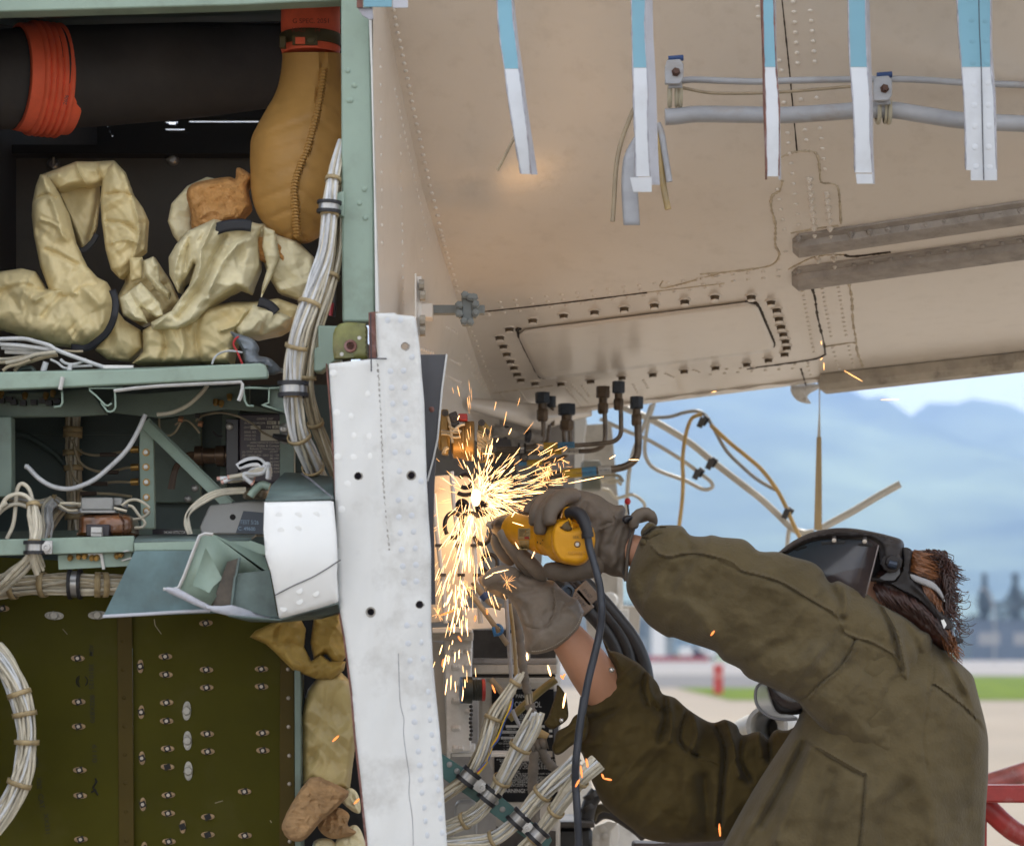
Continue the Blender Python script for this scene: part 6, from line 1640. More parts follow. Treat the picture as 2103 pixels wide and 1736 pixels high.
sleeve(h1, 'U', (1245, 612), (1395, 606), 6.45, .0085, lyel)
sleeve(h1, 'U', (1396, 606), (1572, 600), 6.45, .0085, lblu)
sleeve(h1, 'U', (1180, 615), (1243, 612), 6.45, .0083, lwhi)
text('SYS #2 HYD PRESS', 'U', (1250, 618), 6.439, 22, ink, h1, width=308, bold=.006, rot=-2)
obj('arrow', flat('U', [(1295, 634), (1420, 629), (1420, 622), (1462, 630), (1422, 640), (1420, 634), (1295, 640)], 6.439, .0004), ink, h1)
h2 = hyd('hydraulic_tube', 'hydraulic tube with a small white label, bending up to the left middle fitting', 'U', [(720, 695), (1000, 690), (1280, 675), (1500, 668), (1700, 665), (1800, 650), (1870, 610), (1893, 540), (1895, 400), (1890, 270)], 6.5, .0062)
sleeve(h2, 'U', (1285, 676), (1437, 671), 6.5, .008, lyel)
sleeve(h2, 'U', (1438, 671), (1615, 666), 6.5, .008, lwhi)
text('T-110-140', 'U', (1630, 655), 6.489, 22, ink, h2, width=130, bold=.004, rot=178)
h3 = hyd('hydraulic_tube', 'short dark tube curling below the labelled tubes to the cobwebbed fitting', 'U', [(1000, 790), (1200, 780), (1320, 768), (1420, 750), (1480, 710), (1510, 650), (1530, 560), (1530, 450)], 6.55, .0065)
sleeve(h3, 'U', (985, 790), (1070, 789), 6.55, .0078, lblu)
sleeve(h3, 'U', (1071, 789), (1230, 780), 6.55, .0078, lyel)
hyd('hydraulic_tube', 'tube dropping from the nearest left fitting and bending toward the clamps', 'U', [(1245, 350), (1245, 480), (1225, 560), (1150, 610), (1020, 630)], 6.56, .0062)
hyd('hydraulic_tube', 'thin tube beside the nearest left fitting, partly hidden behind it', 'U', [(1310, 390), (1300, 480), (1285, 560), (1200, 620)], 6.66, .005)
hyd('hydraulic_tube', 'tube dropping straight from the cobwebbed fitting behind the blue label', 'U', [(1460, 440), (1465, 520), (1468, 620), (1400, 660)], 6.64, .0062)
h4 = hyd('hydraulic_tube', 'lowest hydraulic tube, sweeping from the farthest right fitting with blue and yellow labels', 'H', [(900, 700), (1060, 692), (1300, 670), (1480, 652), (1580, 625), (1640, 570), (1655, 480), (1652, 345)], 6.4, .0098, n=16)
sleeve(h4, 'H', (1130, 686), (1262, 673), 6.4, .0125, lyel)
sleeve(h4, 'H', (1263, 673), (1362, 663), 6.4, .0125, lblu)
sleeve(h4, 'H', (1376, 662), (1465, 653), 6.4, .0122, lwhi)
text('LG DOWN', 'H', (1335, 666), 6.384, 12, ink, h4, width=110, bold=.004, rot=175)
text('T-390-220', 'H', (1455, 648), 6.384, 12, ink, h4, width=70, bold=.004, rot=175)
p_clamp('first black cushioned clamp on the labelled hydraulic tubes', P(*q('U', (1020, 640))[0], 6.45), (1, 0, 0), .0085, .010, group='clamps on the hydraulic tubes')
tcl = thing('clamp_bolt', 'big round clamp bolt and nut under the labelled hydraulic tubes', 'bolt', P(*q('U', (1040, 780))[0], 6.44))
p = q('U', (1040, 735))[0]
obj('washer', MB().lathe(P(p[0], p[1], 6.44), (0, -1, 0), [(0, .012), (.004, .012), (.0045, .010)], 20), dirtyst, tcl)
obj('head', MB().lathe(P(p[0], p[1], 6.436), (0, -1, 0), [(0, .0085), (.008, .0085), (.0085, .006), (.005, .0055)], 6), tubem, tcl)
dct = thing('cloth_duct', 'grey cloth-wrapped duct running beside the ochre valve under the belly', 'duct', P(1060, 905, 6.3))
mb = MB()
pts = [P(*p) for p in sp(q('U', (690, 455, 6.25), (800, 465, 6.28), (900, 475, 6.3), (1000, 490, 6.35), (1100, 510, 6.4), (1200, 540, 6.45)), 8)]
mb.tube(pts, [.0125 + .002 * math.sin(i * .9) for i in range(len(pts))], 14)
obj('wrap', mb, clothw, dct, smooth=60)
for z in ((850, 470), (1085, 508)):
    p = q('U', z)[0]
    band(P(p[0], p[1], 6.33), (1, .3, -.12), .0145, .008, blackrub, dct, 'band')

# white rods by the sparks and the cut loop clamps
for i, (pts, lab) in enumerate((([(358, 668), (372, 860), (392, 1060), (412, 1250), (430, 1480), (450, 1720)], 'white rod running down through the brightest sparks'), ([(235, 820), (248, 1000), (275, 1250), (300, 1460), (318, 1720)], 'white rod nearest the grey plate beside the sparks'), ([(498, 880), (508, 1060), (520, 1280), (540, 1480), (560, 1720)], 'white rod on the grinder side of the sparks'))):
    o = obj('white_rod', MB().tube(PP(sp(q('H', *pts), 6), 5.45), .0052, 12), whitep, None, lab, 'rod', 'white rods behind the sparks', smooth=60)
    for y in (1180, 1385):
        x = float(np.interp(y, [p[1] for p in pts], [p[0] for p in pts]))
        a = q('H', (x - 25, y), (x + 28, y))
        obj('clip', MB().box(*pbox((a[0][0], a[0][1] - 3), (a[1][0], a[1][1] + 3), 5.435, 5.455)), dirtyst, o)
loops = [((455, 735), 50, 46, -2.6, 2.2, 5.30, 'black loop clamp at the top of the spark burst'), ((455, 800), 62, 30, .4, 2.6, 5.28, 'flat black clamp piece under the topmost loop'), ((620, 745), 52, 66, -1.4, 1.5, 5.34, 'thin dark loop right of the spark centre, below the valve'), ((432, 906), 26, 28, 0, 6.28, 5.36, 'small round clamp left of the spark centre'), ((575, 925), 33, 33, .4, 5.8, 5.36, 'small broken round clamp right of the spark centre'),
         ((372, 1042), 62, 88, -3.9, 1.9, 5.22, 'large oval black loop in front of the white rod'), ((490, 1000), 58, 44, -3.1, -.25, 5.22, 'open black arch beside the large oval loop'), ((572, 1100), 58, 72, -.55, 2.9, 5.22, 'black hook curving up by the grinder head'), ((622, 1305), 55, 62, -2.8, 2.6, 5.26, 'dark loop held near the lower glove')]
for (cx, cy), rx, ry, a0, a1, d, lab in loops:
    pts = [q('H', (cx + rx * math.cos(t), cy + ry * math.sin(t)))[0] for t in np.linspace(a0, a1, 22)]
    cl_ = abs(a1 - a0) > 6.2
    mb = MB()
    pp = PP(pts[:-1] if cl_ else pts, d)
    tn = .0048 if rx > 40 else .0075
    mb.tube(pp, tn, 8, closed=cl_, flat=1.9)
    o = obj('loop_clamp', mb, blackrub, None, lab, 'clamp', 'cut black loop clamps round the sparks', smooth=60)

# three black hoses
hosem = M('black_hose', (.018, .018, .020), .42, var=.2, sc=20)
for pts, lab in (([(930, -40), (1060, 60), (1190, 205), (1300, 330), (1370, 440), (1410, 560), (1420, 700)], 'left black hydraulic hose with marked square fitting above the lower wrist'), ([(1060, -40), (1170, 80), (1290, 210), (1395, 340), (1455, 460), (1490, 600)], 'middle black hydraulic hose with square fitting under the grinder'), ([(1130, 0), (1250, 110), (1390, 270), (1490, 400), (1550, 520), (1580, 640), (1590, 760)], 'right black hydraulic hose, passing behind the jacket cuff')):
    o = obj('hydraulic_hose', MB().tube(PP(sp(q('G', *pts), 8), 5.75), .0172, 20), hosem, None, lab, 'hose', 'black hydraulic hoses', smooth=60)
    if pts[0][0] != 1130:
        a, b = (q('W', (760, 1330), (960, 1570)) if pts[0][0] == 930 else q('W', (850, 1230), (1040, 1440)))
        obj('fitting', MB().bar(P(a[0], a[1], 5.745), P(b[0], b[1], 5.745), .038, .036), M('brown_square_fitting', (.20, .165, .135), .5, .3, var=.2, sc=20, dirt=.5, dcol=(.1, .08, .06), dsc=12) if 'brown_square_fitting' not in MATS else MATS['brown_square_fitting'], o, bevel=.003)
        if pts[0][0] == 930:
            text('2 Feb 97', 'W', (780, 1360), 5.7245, 44, ink, o, rot=52, width=190)
            obj('top_fitting', MB().bar(P(*q('W', (570, 1200))[0], 5.76), P(*q('W', (700, 1400))[0], 5.76), .03, .03), blackrub, o, bevel=.003)
            obj('ring', MB().lathe(P(*q('W', (680, 1310))[0], 5.735), (.3, -1, 0), [(0, .017), (.012, .017), (.013, .011), (.006, .010)], 18), hexblue, o)
        else:
            text('AN 627', 'W', (880, 1290), 5.7245, 44, ink, o, rot=48, width=150)
            obj('top_fitting', MB().bar(P(*q('W', (760, 1170))[0], 5.75), P(*q('W', (860, 1260))[0], 5.75), .024, .03), blackrub, o, bevel=.003)

# sunlit far side of the gear bay
fs = thing('far_gear_door', 'sunlit white and cream gear door structure on the far side of the bay', 'gear door', P(1250, 1400, 7.5))
obj('white_post', flat('H', [(1195, 240), (1285, 240), (1300, 330), (1285, 420), (1270, 700), (1260, 800), (1180, 800), (1195, 560)], 7.5, .05), whitep, fs, bevel=.004)
obj('cream_plate', flat('H', [(1250, 345), (1470, 330), (1500, 700), (1530, 1000), (1250, 1000)], 7.7, .02), creamp, fs, bevel=.003)
obj('lower_plate', flat('W', [(900, 900), (1330, 950), (1390, 1180), (1380, 1480), (1620, 1500), (1600, 1900), (950, 1900), (900, 1400)], 7.7, .02), creamp, fs, bevel=.003)
obj('edge_strip', zbox(MB(), 'W', (1330, 500), (1400, 1520), 7.66, 7.69), whitep, fs, bevel=.003)
obj('rib', flat('W', [(880, 1100), (1000, 1080), (1010, 1480), (880, 1480)], 7.6, .03), whitep, fs)
obj('white_tab', zbox(zbox(MB(), 'W', (1180, 1530), (1260, 1700), 7.6, 7.64), 'W', (1270, 1530), (1470, 1720), 7.6, 7.64), whitep, fs, bevel=.003)
p = q('W', (1230, 1420))[0]
obj('knob', MB().lathe(P(p[0], p[1], 7.62), (0, -1, 0), [(0, .026), (.02, .026), (.03, .02), (.034, .008)], 20), whitep, fs)
fbx = thing('olive_relay_box', 'blurred olive grey relay box with tangled wires on the far gear door', 'relay box', P(1220, 1005, 7.2))
obj('case', zbox(MB(), 'H', (1260, 600), (1395, 790), 7.3, 7.4), M('olive_grey_case', (.17, .17, .13), .5, var=.2, sc=20), fbx, bevel=.004)
obj('lid', zbox(MB(), 'H', (1270, 590), (1390, 640), 7.28, 7.31), M('grey_lid', (.28, .28, .24), .5), fbx, bevel=.003)
for pts in ([(1395, 700), (1450, 690), (1520, 700), (1550, 740)], [(1400, 740), (1480, 720), (1540, 760)], [(1400, 790), (1450, 800), (1500, 850), (1560, 840), (1620, 830), (1690, 880), (1700, 930)], [(1390, 720), (1470, 745), (1530, 720)]):
    obj('wire', MB().tube(PP(sp(q('H', *pts), 6), 7.25), .0055, 6), cream if pts[0][1] > 710 else stripe, fbx, smooth=60)
far = 'cables and tubes beyond the belly edge'
sunp = M('white_tube_jacket', (.62, .58, .50), .4, var=.1, sc=14, dirt=.4, dcol=(.3, .25, .18), dsc=10)
yelc = M('yellow_cable_jacket', (.60, .38, .12), .4, var=.12, sc=14, dirt=.4, dcol=(.4, .36, .3), dsc=9)
def fcable(lab, pts, r_, mat, d=7.35, k='I', n=10):
    return obj('far_cable', MB().tube([P(x, y, d) for x, y in sp(q(k, *pts), 7)], r_, n), mat, None, lab, 'cable', far, smooth=60)
fcable('thick white tube running diagonally down from the belly edge to the helmet', [(0, 240), (130, 290), (270, 352), (440, 455), (570, 560), (700, 660), (800, 738), (880, 812), (950, 880), (1010, 905), (1060, 900)], .0105, sunp, 7.4)
fcable('thin white tube doubling back in a long hairpin loop left of the thick tube', [(0, 340), (130, 400), (250, 450), (400, 540), (490, 605), (548, 650), (555, 680), (510, 688), (420, 645), (280, 592), (232, 540), (222, 470), (240, 360), (275, 240)], .0062, sunp, 7.35)
fcable('grey cable crossing down left of the hairpin loop toward the upper glove', [(255, 270), (215, 380), (170, 490), (145, 600), (135, 720), (125, 850), (120, 920)], .0066, sunp, 7.3)
fcable('yellow cable dropping vertically into the sleeve', [(505, 318), (455, 338), (425, 420), (410, 540), (412, 640), (408, 740), (395, 850), (390, 900)], .0062, yelc, 7.3)
fcable('yellow cable sloping down right beside the thick tube', [(548, 370), (640, 455), (720, 520), (800, 590), (870, 680), (915, 760), (945, 830), (985, 915), (1000, 940)], .0066, yelc, 7.3)
fcable('grey cable arching over to the upper clip', [(230, 335), (340, 330), (420, 308), (480, 302), (525, 325), (560, 380), (625, 495), (700, 572), (780, 640), (870, 692)], .0058, M('grey_cable_jacket', (.36, .35, .33), .4), 7.33)
fcable('short grey cable hanging behind the helmet front', [(940, 870), (932, 930), (928, 1000)], .007, sunp, 7.4)
for (x, y, r_), lab in (((520, 348, 24), 'small dark clip holding yellow and grey cables at their top bend'), ((562, 555, 22), 'dark cushioned clip on the middle of the thick tube'), ((497, 605, 20), 'dark clip where the hairpin loop meets the thick tube'), ((940, 800, 18), 'dark clip on yellow cable above the helmet front')):
    c = q('I', (x, y))[0]
    t_ = thing('cable_clip', lab, 'clip', P(c[0], c[1] + 8, 7.28), 'dark clips on the far cables')
    band(P(c[0], c[1], 7.32), (.8, 0, -.55), r_ / 2600, .02, blackrub, t_, 'ring', .006)
    obj('band', MB().bar(P(c[0] - 3, c[1] - 6, 7.28), P(c[0] - 12, c[1] + 14, 7.28), .018, .008), dirtyst, t_, bevel=.002)
ts = thing('cut_tube_stub', 'cut white tube stub pointing up to the right above the helmet', 'tube', P(1690, 1085, 7.3))
pa = [P(x, y, 7.3) for x, y in sp(q('I', (1080, 900), (1130, 865), (1250, 800), (1370, 728), (1482, 666)), 6)]
obj('tube', MB().tube(pa, .0112, 16), sunp, ts, smooth=60)
dr = (pa[-1] - pa[-2]).normalized()
obj('open_end', MB().lathe(pa[-1] + dr * .0005, dr, [(0, .0112), (.003, .0118), (.003, .0085), (-.003, .0082)], 16), whitem, ts)
obj('bore', MB().lathe(pa[-1] + dr * .0008, dr, [(0, .0084), (.001, .008)], 16), black, ts)
hs = thing('hanging_tape', 'tan flat strip of tape hanging straight down on a thin cord from the belly lip', 'tape', P(1683, 1090, 7.0))
obj('tape', flat('I', [(1075, 430), (1098, 428), (1100, 600), (1101, 890), (1062, 890), (1070, 600)], 7.0, .004), M('tan_tape', (.46, .33, .16), .5, var=.15, sc=12, stretch=(6, 1, .5)), hs)
obj('cord', flat('I', [(1086, 150), (1092, 150), (1092, 300), (1094, 432), (1078, 432), (1086, 300)], 7.0, .003), sunp, hs)
rg = thing('rag', 'scrap of white torn fabric caught under the belly lip', 'rag', P(1640, 825, 7.0))
obj('cloth', inflate([(945, 180), (990, 172), (1060, 165), (1100, 180), (1040, 215), (1030, 235), (1046, 264), (990, 255), (955, 225)], 6.95, .012, 3, 'I', cr=(.02, 12, 1.)), whitem, rg, smooth=30)
pk = thing('red_plunger', 'small red knob on a thin black stem above the glove cuff', 'knob', P(*q('I', (146, 815))[0], 6.2))
c = q('I', (137, 749))[0]
obj('knob', MB().ball(P(c[0], c[1], 6.2), .0082, 8, (1, 1, 1.1)), M('red_knob', (.45, .015, .02), .35), pk, smooth=60)
obj('stem', MB().tube(PP(q('I', (138, 765), (143, 815)), 6.2), .0026, 6), blackrub, pk)

# cut wire bundles on the teal bar
tb = thing('teal_bar', 'slanting teal metal bar that carries four cut wire bundles', 'bar', P(1130, 1740, 5.1))
tealb = M('teal_bar_paint', (.055, .145, .135), .45, var=.1, sc=8, dirt=.4, dcol=(.1, .14, .13), dsc=10)
obj('bar', flat('G', [(262, 1140), (410, 1235), (640, 1410), (800, 1545), (960, 1665), (975, 1700), (940, 1760), (880, 1736), (700, 1610), (540, 1490), (330, 1340), (275, 1300)], 5.12, .006), tealb, tb, bevel=.001)
for z in ((318, 1212), (366, 1254), (615, 1455), (658, 1500)):
    p = q('G', z)[0]
    obj('rivet', MB().lathe(P(p[0], p[1], 5.12), (0, -1, 0), [(0, .0065), (.002, .006), (.003, .003)], 12), greym, tb)
multi = [cream, greyw, cream, creamd, cream]
colw = [M('yellow_wire', (.6, .4, .02), .45), MATS['red_wire'], M('blue_wire', (.04, .10, .28), .45)]
bgrp = 'cut wire bundles on the teal bar'
b1, p1_, f1_ = bundle('cut_wire_bundle', 'cut wire bundle with red, yellow and blue wires, nearest the white skin', 'G', [(255, 1440, 5.12), (320, 1385, 5.1), (440, 1290, 5.08), (510, 1170, 5.06), (560, 1040, 5.05), (610, 900, 5.05), (680, 790, 5.05), (740, 690, 5.05), (790, 615, 5.05)], .015, 22, .0030, multi, bgrp, ties=(.62, .88), Rs=[.013, .014, .013, .017, .016, .018, .014, .010, .004], seed=31, k_ends=.3)
for i, m_ in enumerate(colw):
    obj('coloured_wire', MB().tube([P(*p) for p in sp(q('G', (500, 1270 - 8 * i, 5.04), (560, 1190, 5.032), (590, 1100, 5.03), (630, 1030 + 8 * i, 5.03), (670, 930, 5.03), (705 + 4 * i, 850, 5.03), (720, 790, 5.05)), 6)], .003, 6), m_, b1, smooth=60)
b2 = bundle('cut_wire_bundle', 'straight cut bundle of white wires rising through the second clamp of the bar', 'G', [(240, 1640, 5.14), (330, 1610, 5.12), (480, 1535, 5.1), (590, 1415, 5.08), (680, 1270, 5.05), (760, 1120, 5.03), (840, 980, 5.02), (890, 870, 5.02)], .018, 30, .0032, multi[:3], bgrp, ties=(.24, .55, .74), Rs=[.016, .015, .016, .014, .018, .021, .021, .017], seed=33, k_ends=.12)[0]
b3 = bundle('cut_wire_bundle', 'long cut bundle of white wires from the bottom edge through the third clamp', 'G', [(240, 1720, 5.14), (400, 1715, 5.12), (600, 1690, 5.1), (760, 1565, 5.08), (880, 1430, 5.06), (1000, 1310, 5.04), (1140, 1180, 5.02)], .018, 26, .0032, multi[:3], bgrp, ties=(.35, .72), Rs=[.014, .015, .016, .014, .018, .020, .018], seed=35, k_ends=.05)[0]
b4 = bundle('cut_wire_bundle', 'cut bundle of white wires nearest the jacket with splayed bare ends', 'G', [(740, 1830, 5.12), (800, 1750, 5.1), (890, 1655, 5.08), (1000, 1510, 5.05), (1100, 1370, 5.02), (1190, 1270, 5.0), (1270, 1195, 5.0)], .016, 20, .0036, [cream, cream, greyw], bgrp, ties=(.3, .52, .78), Rs=[.014, .014, .013, .015, .017, .017, .020], seed=37, k_ends=.06)[0]
for z, ax_, bd, lab in (((440, 1292), (.62, 0, .78), (.028, 0, -.022), 'cushioned clamp with blue bolt on the bundle with coloured wires'), ((575, 1412), (.62, 0, .78), None, 'second cushioned clamp along the teal bar'), ((760, 1562), (.68, 0, .72), (.018, 0, -.018), 'third cushioned clamp along the teal bar, with bolt'), ((882, 1662), (.68, 0, .72), None, 'last cushioned clamp along the teal bar, nearest the bottom')):
    p = q('G', z)[0]
    p_clamp(lab, P(p[0], p[1], 5.08), ax_, .0160, .0155, bd, group='cushioned clamps on the teal bar')

# hanging cloth-wrapped cables in the middle
cwc = thing('wrapped_cable', 'grey cloth-wrapped cable hanging down in front of the strut placards', 'cable', P(1095, 1740, 5.5))
def wrapped(pts, r_, k='G', d=5.5, name='wrap'):
    ps = [P(x, y, d) for x, y in sp(q(k, *pts), 9)]
    return obj(name, MB().tube(ps, [r_ * (1 + .10 * math.sin(i * 1.1) + .06 * math.sin(i * 2.3)) for i in range(len(ps))], 14), clothw, cwc, smooth=60)
wrapped([(690, 110), (735, 250), (765, 380), (780, 520), (800, 660), (822, 760)], .0098)
for i in range(5):
    obj('inner_wire', MB().tube(PP(q('G', (800 + 11 * i, 740), (815 + 9 * i, 840)), 5.5), .0024, 6), cream if i % 2 else stripe, cwc)
wrapped([(830, 825), (850, 900), (850, 985)], .0112, name='collar')
wrapped([(880, 1075), (860, 1180), (852, 1350), (870, 1550), (885, 1800)], .0115)
wrapped([(905, 1110), (945, 1190), (1000, 1250), (1040, 1310)], .0108, name='branch')
wrapped([(840, 1105), (890, 1085), (945, 1070)], .015, name='junction')
obj('tan_sleeve', MB().tube(PP(sp(q('G', (580, 665), (640, 730), (680, 790)), 5), 5.52), .0075, 10), tanpipe, cwc, smooth=60)
obj('tan_sleeve', MB().tube(PP(sp(q('G', (700, 920), (800, 830), (900, 740), (1000, 665)), 5), 5.6), .0095, 10), M('olive_yellow_tube', (.22, .17, .05), .4, var=.3, sc=20, dirt=.5), cwc, smooth=60)
obj('tan_sleeve', MB().tube(PP(q('G', (870, 1000), (945, 1040)), 5.5), .011, 10), brasspipe, cwc, smooth=60)
gc = thing('thin_grey_cable', 'pair of thin grey and tan cables hanging from the lower glove', 'cable', P(1050, 1480, 5.4))
obj('grey_cable', MB().tube(PP(sp(q('G', (680, 130), (690, 300), (700, 480), (712, 620), (716, 740)), 6), 5.42), .0046, 8), pipem, gc, smooth=60)
obj('tan_cable', MB().tube(PP(sp(q('G', (705, 180), (725, 340), (740, 520), (745, 660), (730, 760)), 6), 5.45), .0042, 8), brasspipe, gc, smooth=60)
obj('grey_tail', MB().tube(PP(sp(q('G', (720, 860), (750, 930), (790, 1000)), 6), 5.42), .0042, 8), pipem, gc, smooth=60)
tt = thing('tan_tube', 'slanting tan tube with a bright blue tie below the sparks', 'tube', P(1042, 1330, 5.4))
obj('tube', MB().tube(PP(sp(q('G', (425, 85), (500, 175), (570, 270), (640, 370), (690, 445)), 6), 5.38), .0062, 10), tanpipe, tt, smooth=60)
obj('upper_tube', MB().tube(PP(sp(q('G', (470, 40), (530, 120), (590, 180), (650, 205)), 6), 5.42), .0078, 10), tanpipe, tt, smooth=60)
p = q('G', (625, 348))[0]
for a in (0, .7, -.6):
    obj('blue_tie', MB().tube([P(p[0] + 10 * math.cos(a + t), p[1] + 10 * math.sin(a + t), 5.37 - .012 * math.sin(t * 2)) for t in np.linspace(-1.2, 1.4, 8)], .0035, 6), M('bright_blue_tie', (.03, .16, .42), .45) if 'bright_blue_tie' not in MATS else MATS['bright_blue_tie'], tt, smooth=60)
p = q('G', (545, 132))[0]
band(P(p[0], p[1], 5.42), (.7, 0, -.7), .008, .014, bluepl, tt, 'blue_ring', .003)
obj('blue_tie_end', MB().tube(PP(q('G', (598, 330), (612, 390)), 5.365), .004, 6), MATS['bright_blue_tie'], tt)

# lower right corner under the jacket sleeve
lg = thing('gear_linkage', 'greasy black nose gear linkage with a cream bolted plate under the jacket sleeve', 'landing gear', P(1230, 1800, 6.6))
obj('greasy_plate', zbox(MB(), 'G', (990, 1580), (1250, 1618), 6.2, 6.5), dirtyst, lg, bevel=.004)
obj('black_block', zbox(MB(), 'G', (1010, 1618), (1235, 1800), 6.25, 6.5), M('black_greasy_block', (.02, .016, .014), .4, var=.4, sc=14), lg, bevel=.01)
obj('link', MB().tube(PP(sp(q('AC', (500, 700), (430, 800), (390, 930), (380, 1020)), 5), 6.3), .02, 14), M('black_link', (.025, .022, .02), .35, var=.3, sc=14) if 'black_link' not in MATS else MATS['black_link'], lg, smooth=60)
for t in ((440, 730), (400, 860)):
    p = q('AC', t)[0]
    band(P(p[0], p[1], 6.3), (-.45, 0, .8), .02, .014, dirtyst, lg, 'link_ring', .004)
obj('yellow_arm', MB().tube(PP(sp(q('AC', (440, 990), (480, 900), (560, 860), (640, 880)), 5), 6.35), .012, 10), M('black_yellow_paint', (.05, .035, .01), .4, var=.5, sc=20, dirt=.6, dcol=(.3, .2, .02), dsc=9), lg, smooth=60)
obj('arm', MB().tube(PP(sp(q('AC', (450, 1000), (560, 930), (700, 960), (900, 1090), (1000, 1180)), 5), 6.4), .014, 10), dirtyst, lg, smooth=60)
obj('cream_plate', flat('AC', [(440, 1120), (470, 1060), (620, 1000), (720, 1020), (640, 1110), (620, 1400), (430, 1400)], 6.8, .03), creamp, lg, bevel=.004)
for z in ((490, 1180), (575, 1170), (560, 1090), (480, 1240)):
    p = q('AC', z)[0]
    piece(lg, 'plate_bolt', 'bolt', lambda: MB().lathe((0, 0, 0), (0, 0, 1), [(0, .010), (.006, .010), (.008, .006)], 12), creamp, P(p[0], p[1], 6.8), (0, -1, 0))
obj('white_rib', flat('AC', [(640, 1060), (720, 1030), (730, 1150), (690, 1400), (630, 1400)], 6.9, .03), whitep, lg, bevel=.003)
obj('white_drum', MB().lathe(P(*q('AC', (790, 1500))[0], 7.0), (0.04, 0, 1), [(0, .045), (.42 * .3, .045), (.14, .04)], 24), whitep, lg, smooth=50)
obj('low_beam', flat('AC', [(880, 1235), (1080, 1240), (1880, 1205), (2200, 1205), (2200, 1500), (860, 1500)], 6.1, .1), M('purple_grey_beam', (.085, .07, .065), .5, var=.2, sc=14, dirt=.4), lg, bevel=.006)
obj('sunlit_panel', flat('AC', [(120, 960), (200, 820), (420, 540), (440, 640), (330, 850), (330, 1010), (130, 1010)], 7.6, .02), whitep, lg)
obj('rear_wall', flat('AC', [(-120, 1010), (330, 1010), (420, 1400), (-120, 1400)], 6.9, .02), dirtyst, lg)
obj('grey_corner', flat('G', [(990, 1130), (1110, 1080), (1150, 1110), (1150, 1180), (1010, 1260)], 6.05, .02), creamp, lg)
ex = thing('cut_pipe_end', 'cream pipe with a sawn off open end pointing toward the camera below the face shield', 'pipe', P(1560, 1510, 6.2))
pa = P(*q('T', (1250, 520))[0], 6.9)
pe = P(*q('T', (1072, 505))[0], 6.1)
d_ = (pe - pa).normalized()
obj('pipe', MB().lathe(pa, d_, [(0, .06), ((pe - pa).length, .052), ((pe - pa).length, .044), ((pe - pa).length - .12, .044)], 28, cap=False), sunp, ex, smooth=50)
obj('cut_rim', MB().lathe(pe, d_, [(-.002, .0525), (.002, .053), (.002, .0435), (-.002, .0435)], 28, cap=False), silver, ex)
obj('side_pipe', MB().tube(PP(sp(q('T', (1050, 510, 6.5), (1000, 530, 6.6), (940, 565, 6.7)), 4), 6.6), .045, 18), sunp, ex, smooth=60)
rr_ = thing('red_work_stand', 'red chipped work stand rail with a curved brace behind the person', 'work stand', P(2080, 1800, 6.0))
redr = M('chipped_red_paint', (.40, .035, .03), .4, var=.15, sc=14, dirt=.6, dcol=(.42, .30, .27), dsc=9)
obj('rail', zbox(MB(), 'T', (1900, 742), (2400, 812), 5.9, 5.97), redr, rr_, bevel=.006)
obj('top_tube', MB().tube(PP(q('T', (1850, 770), (1960, 735), (2103, 690), (2300, 630)), 6.1), .026, 16), M('sunlit_pink_red', (.50, .16, .14), .4, var=.25, sc=14, dirt=.6, dcol=(.6, .5, .46), dsc=8), rr_, smooth=60)  # pink tone and pale flecks put sunlight into the red paint
obj('brace', MB().tube(PP(sp(q('T', (1880, 770), (1960, 835), (2030, 900), (2103, 945), (2250, 980)), 6), 6.0), .026, 16), redr, rr_, smooth=60)
obj('joint', zbox(MB(), 'T', (1890, 700), (1956, 1100), 6.0, 6.06), redr, rr_, bevel=.006)

# ------------------------------------------------------------------ the person with the grinder
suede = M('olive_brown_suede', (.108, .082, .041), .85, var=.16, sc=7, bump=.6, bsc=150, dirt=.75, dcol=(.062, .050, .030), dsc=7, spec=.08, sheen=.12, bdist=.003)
suede2 = M('shade_darkened_suede', (.086, .061, .022), .85, var=.2, sc=8, bump=.35, bsc=150, dirt=.6, dcol=(.045, .036, .018), dsc=8, spec=.06, sheen=.05, bdist=.0015)  # jacket suede darkened: shade on the far sleeve put into the colour
leather = M('grey_brown_leather', (.135, .105, .079), .62, var=.14, sc=12, bump=.35, bsc=160, dirt=.5, dcol=(.11, .09, .07), dsc=14, spec=.3, bdist=.0015)
leather2 = M('pale_grey_leather', (.26, .215, .172), .6, var=.14, sc=14, bump=.35, bsc=160, dirt=.5, dcol=(.16, .13, .10), dsc=16, spec=.3, bdist=.0015)
skin = M('skin', (.50, .255, .155), .5, var=.05, sc=12, bump=.08, bsc=300, spec=.35)
skin.node_tree.nodes['Principled BSDF'].inputs['Subsurface Weight'].default_value = .12
skin.node_tree.nodes['Principled BSDF'].inputs['Subsurface Radius'].default_value = (.01, .004, .002)
thread = M('seam_thread', (.10, .075, .04), .8)
snapm = M('snap_button', (.55, .52, .48), .25, .9, var=.1)

me_ = thing('person', 'person in an olive suede jacket and leather gloves, bending in with a yellow angle grinder under a face shield', 'person', P(1830, 2935, 5.0))
me_['label'] = 'person in olive suede jacket, leather gloves and dark face shield, reaching in with the grinder'
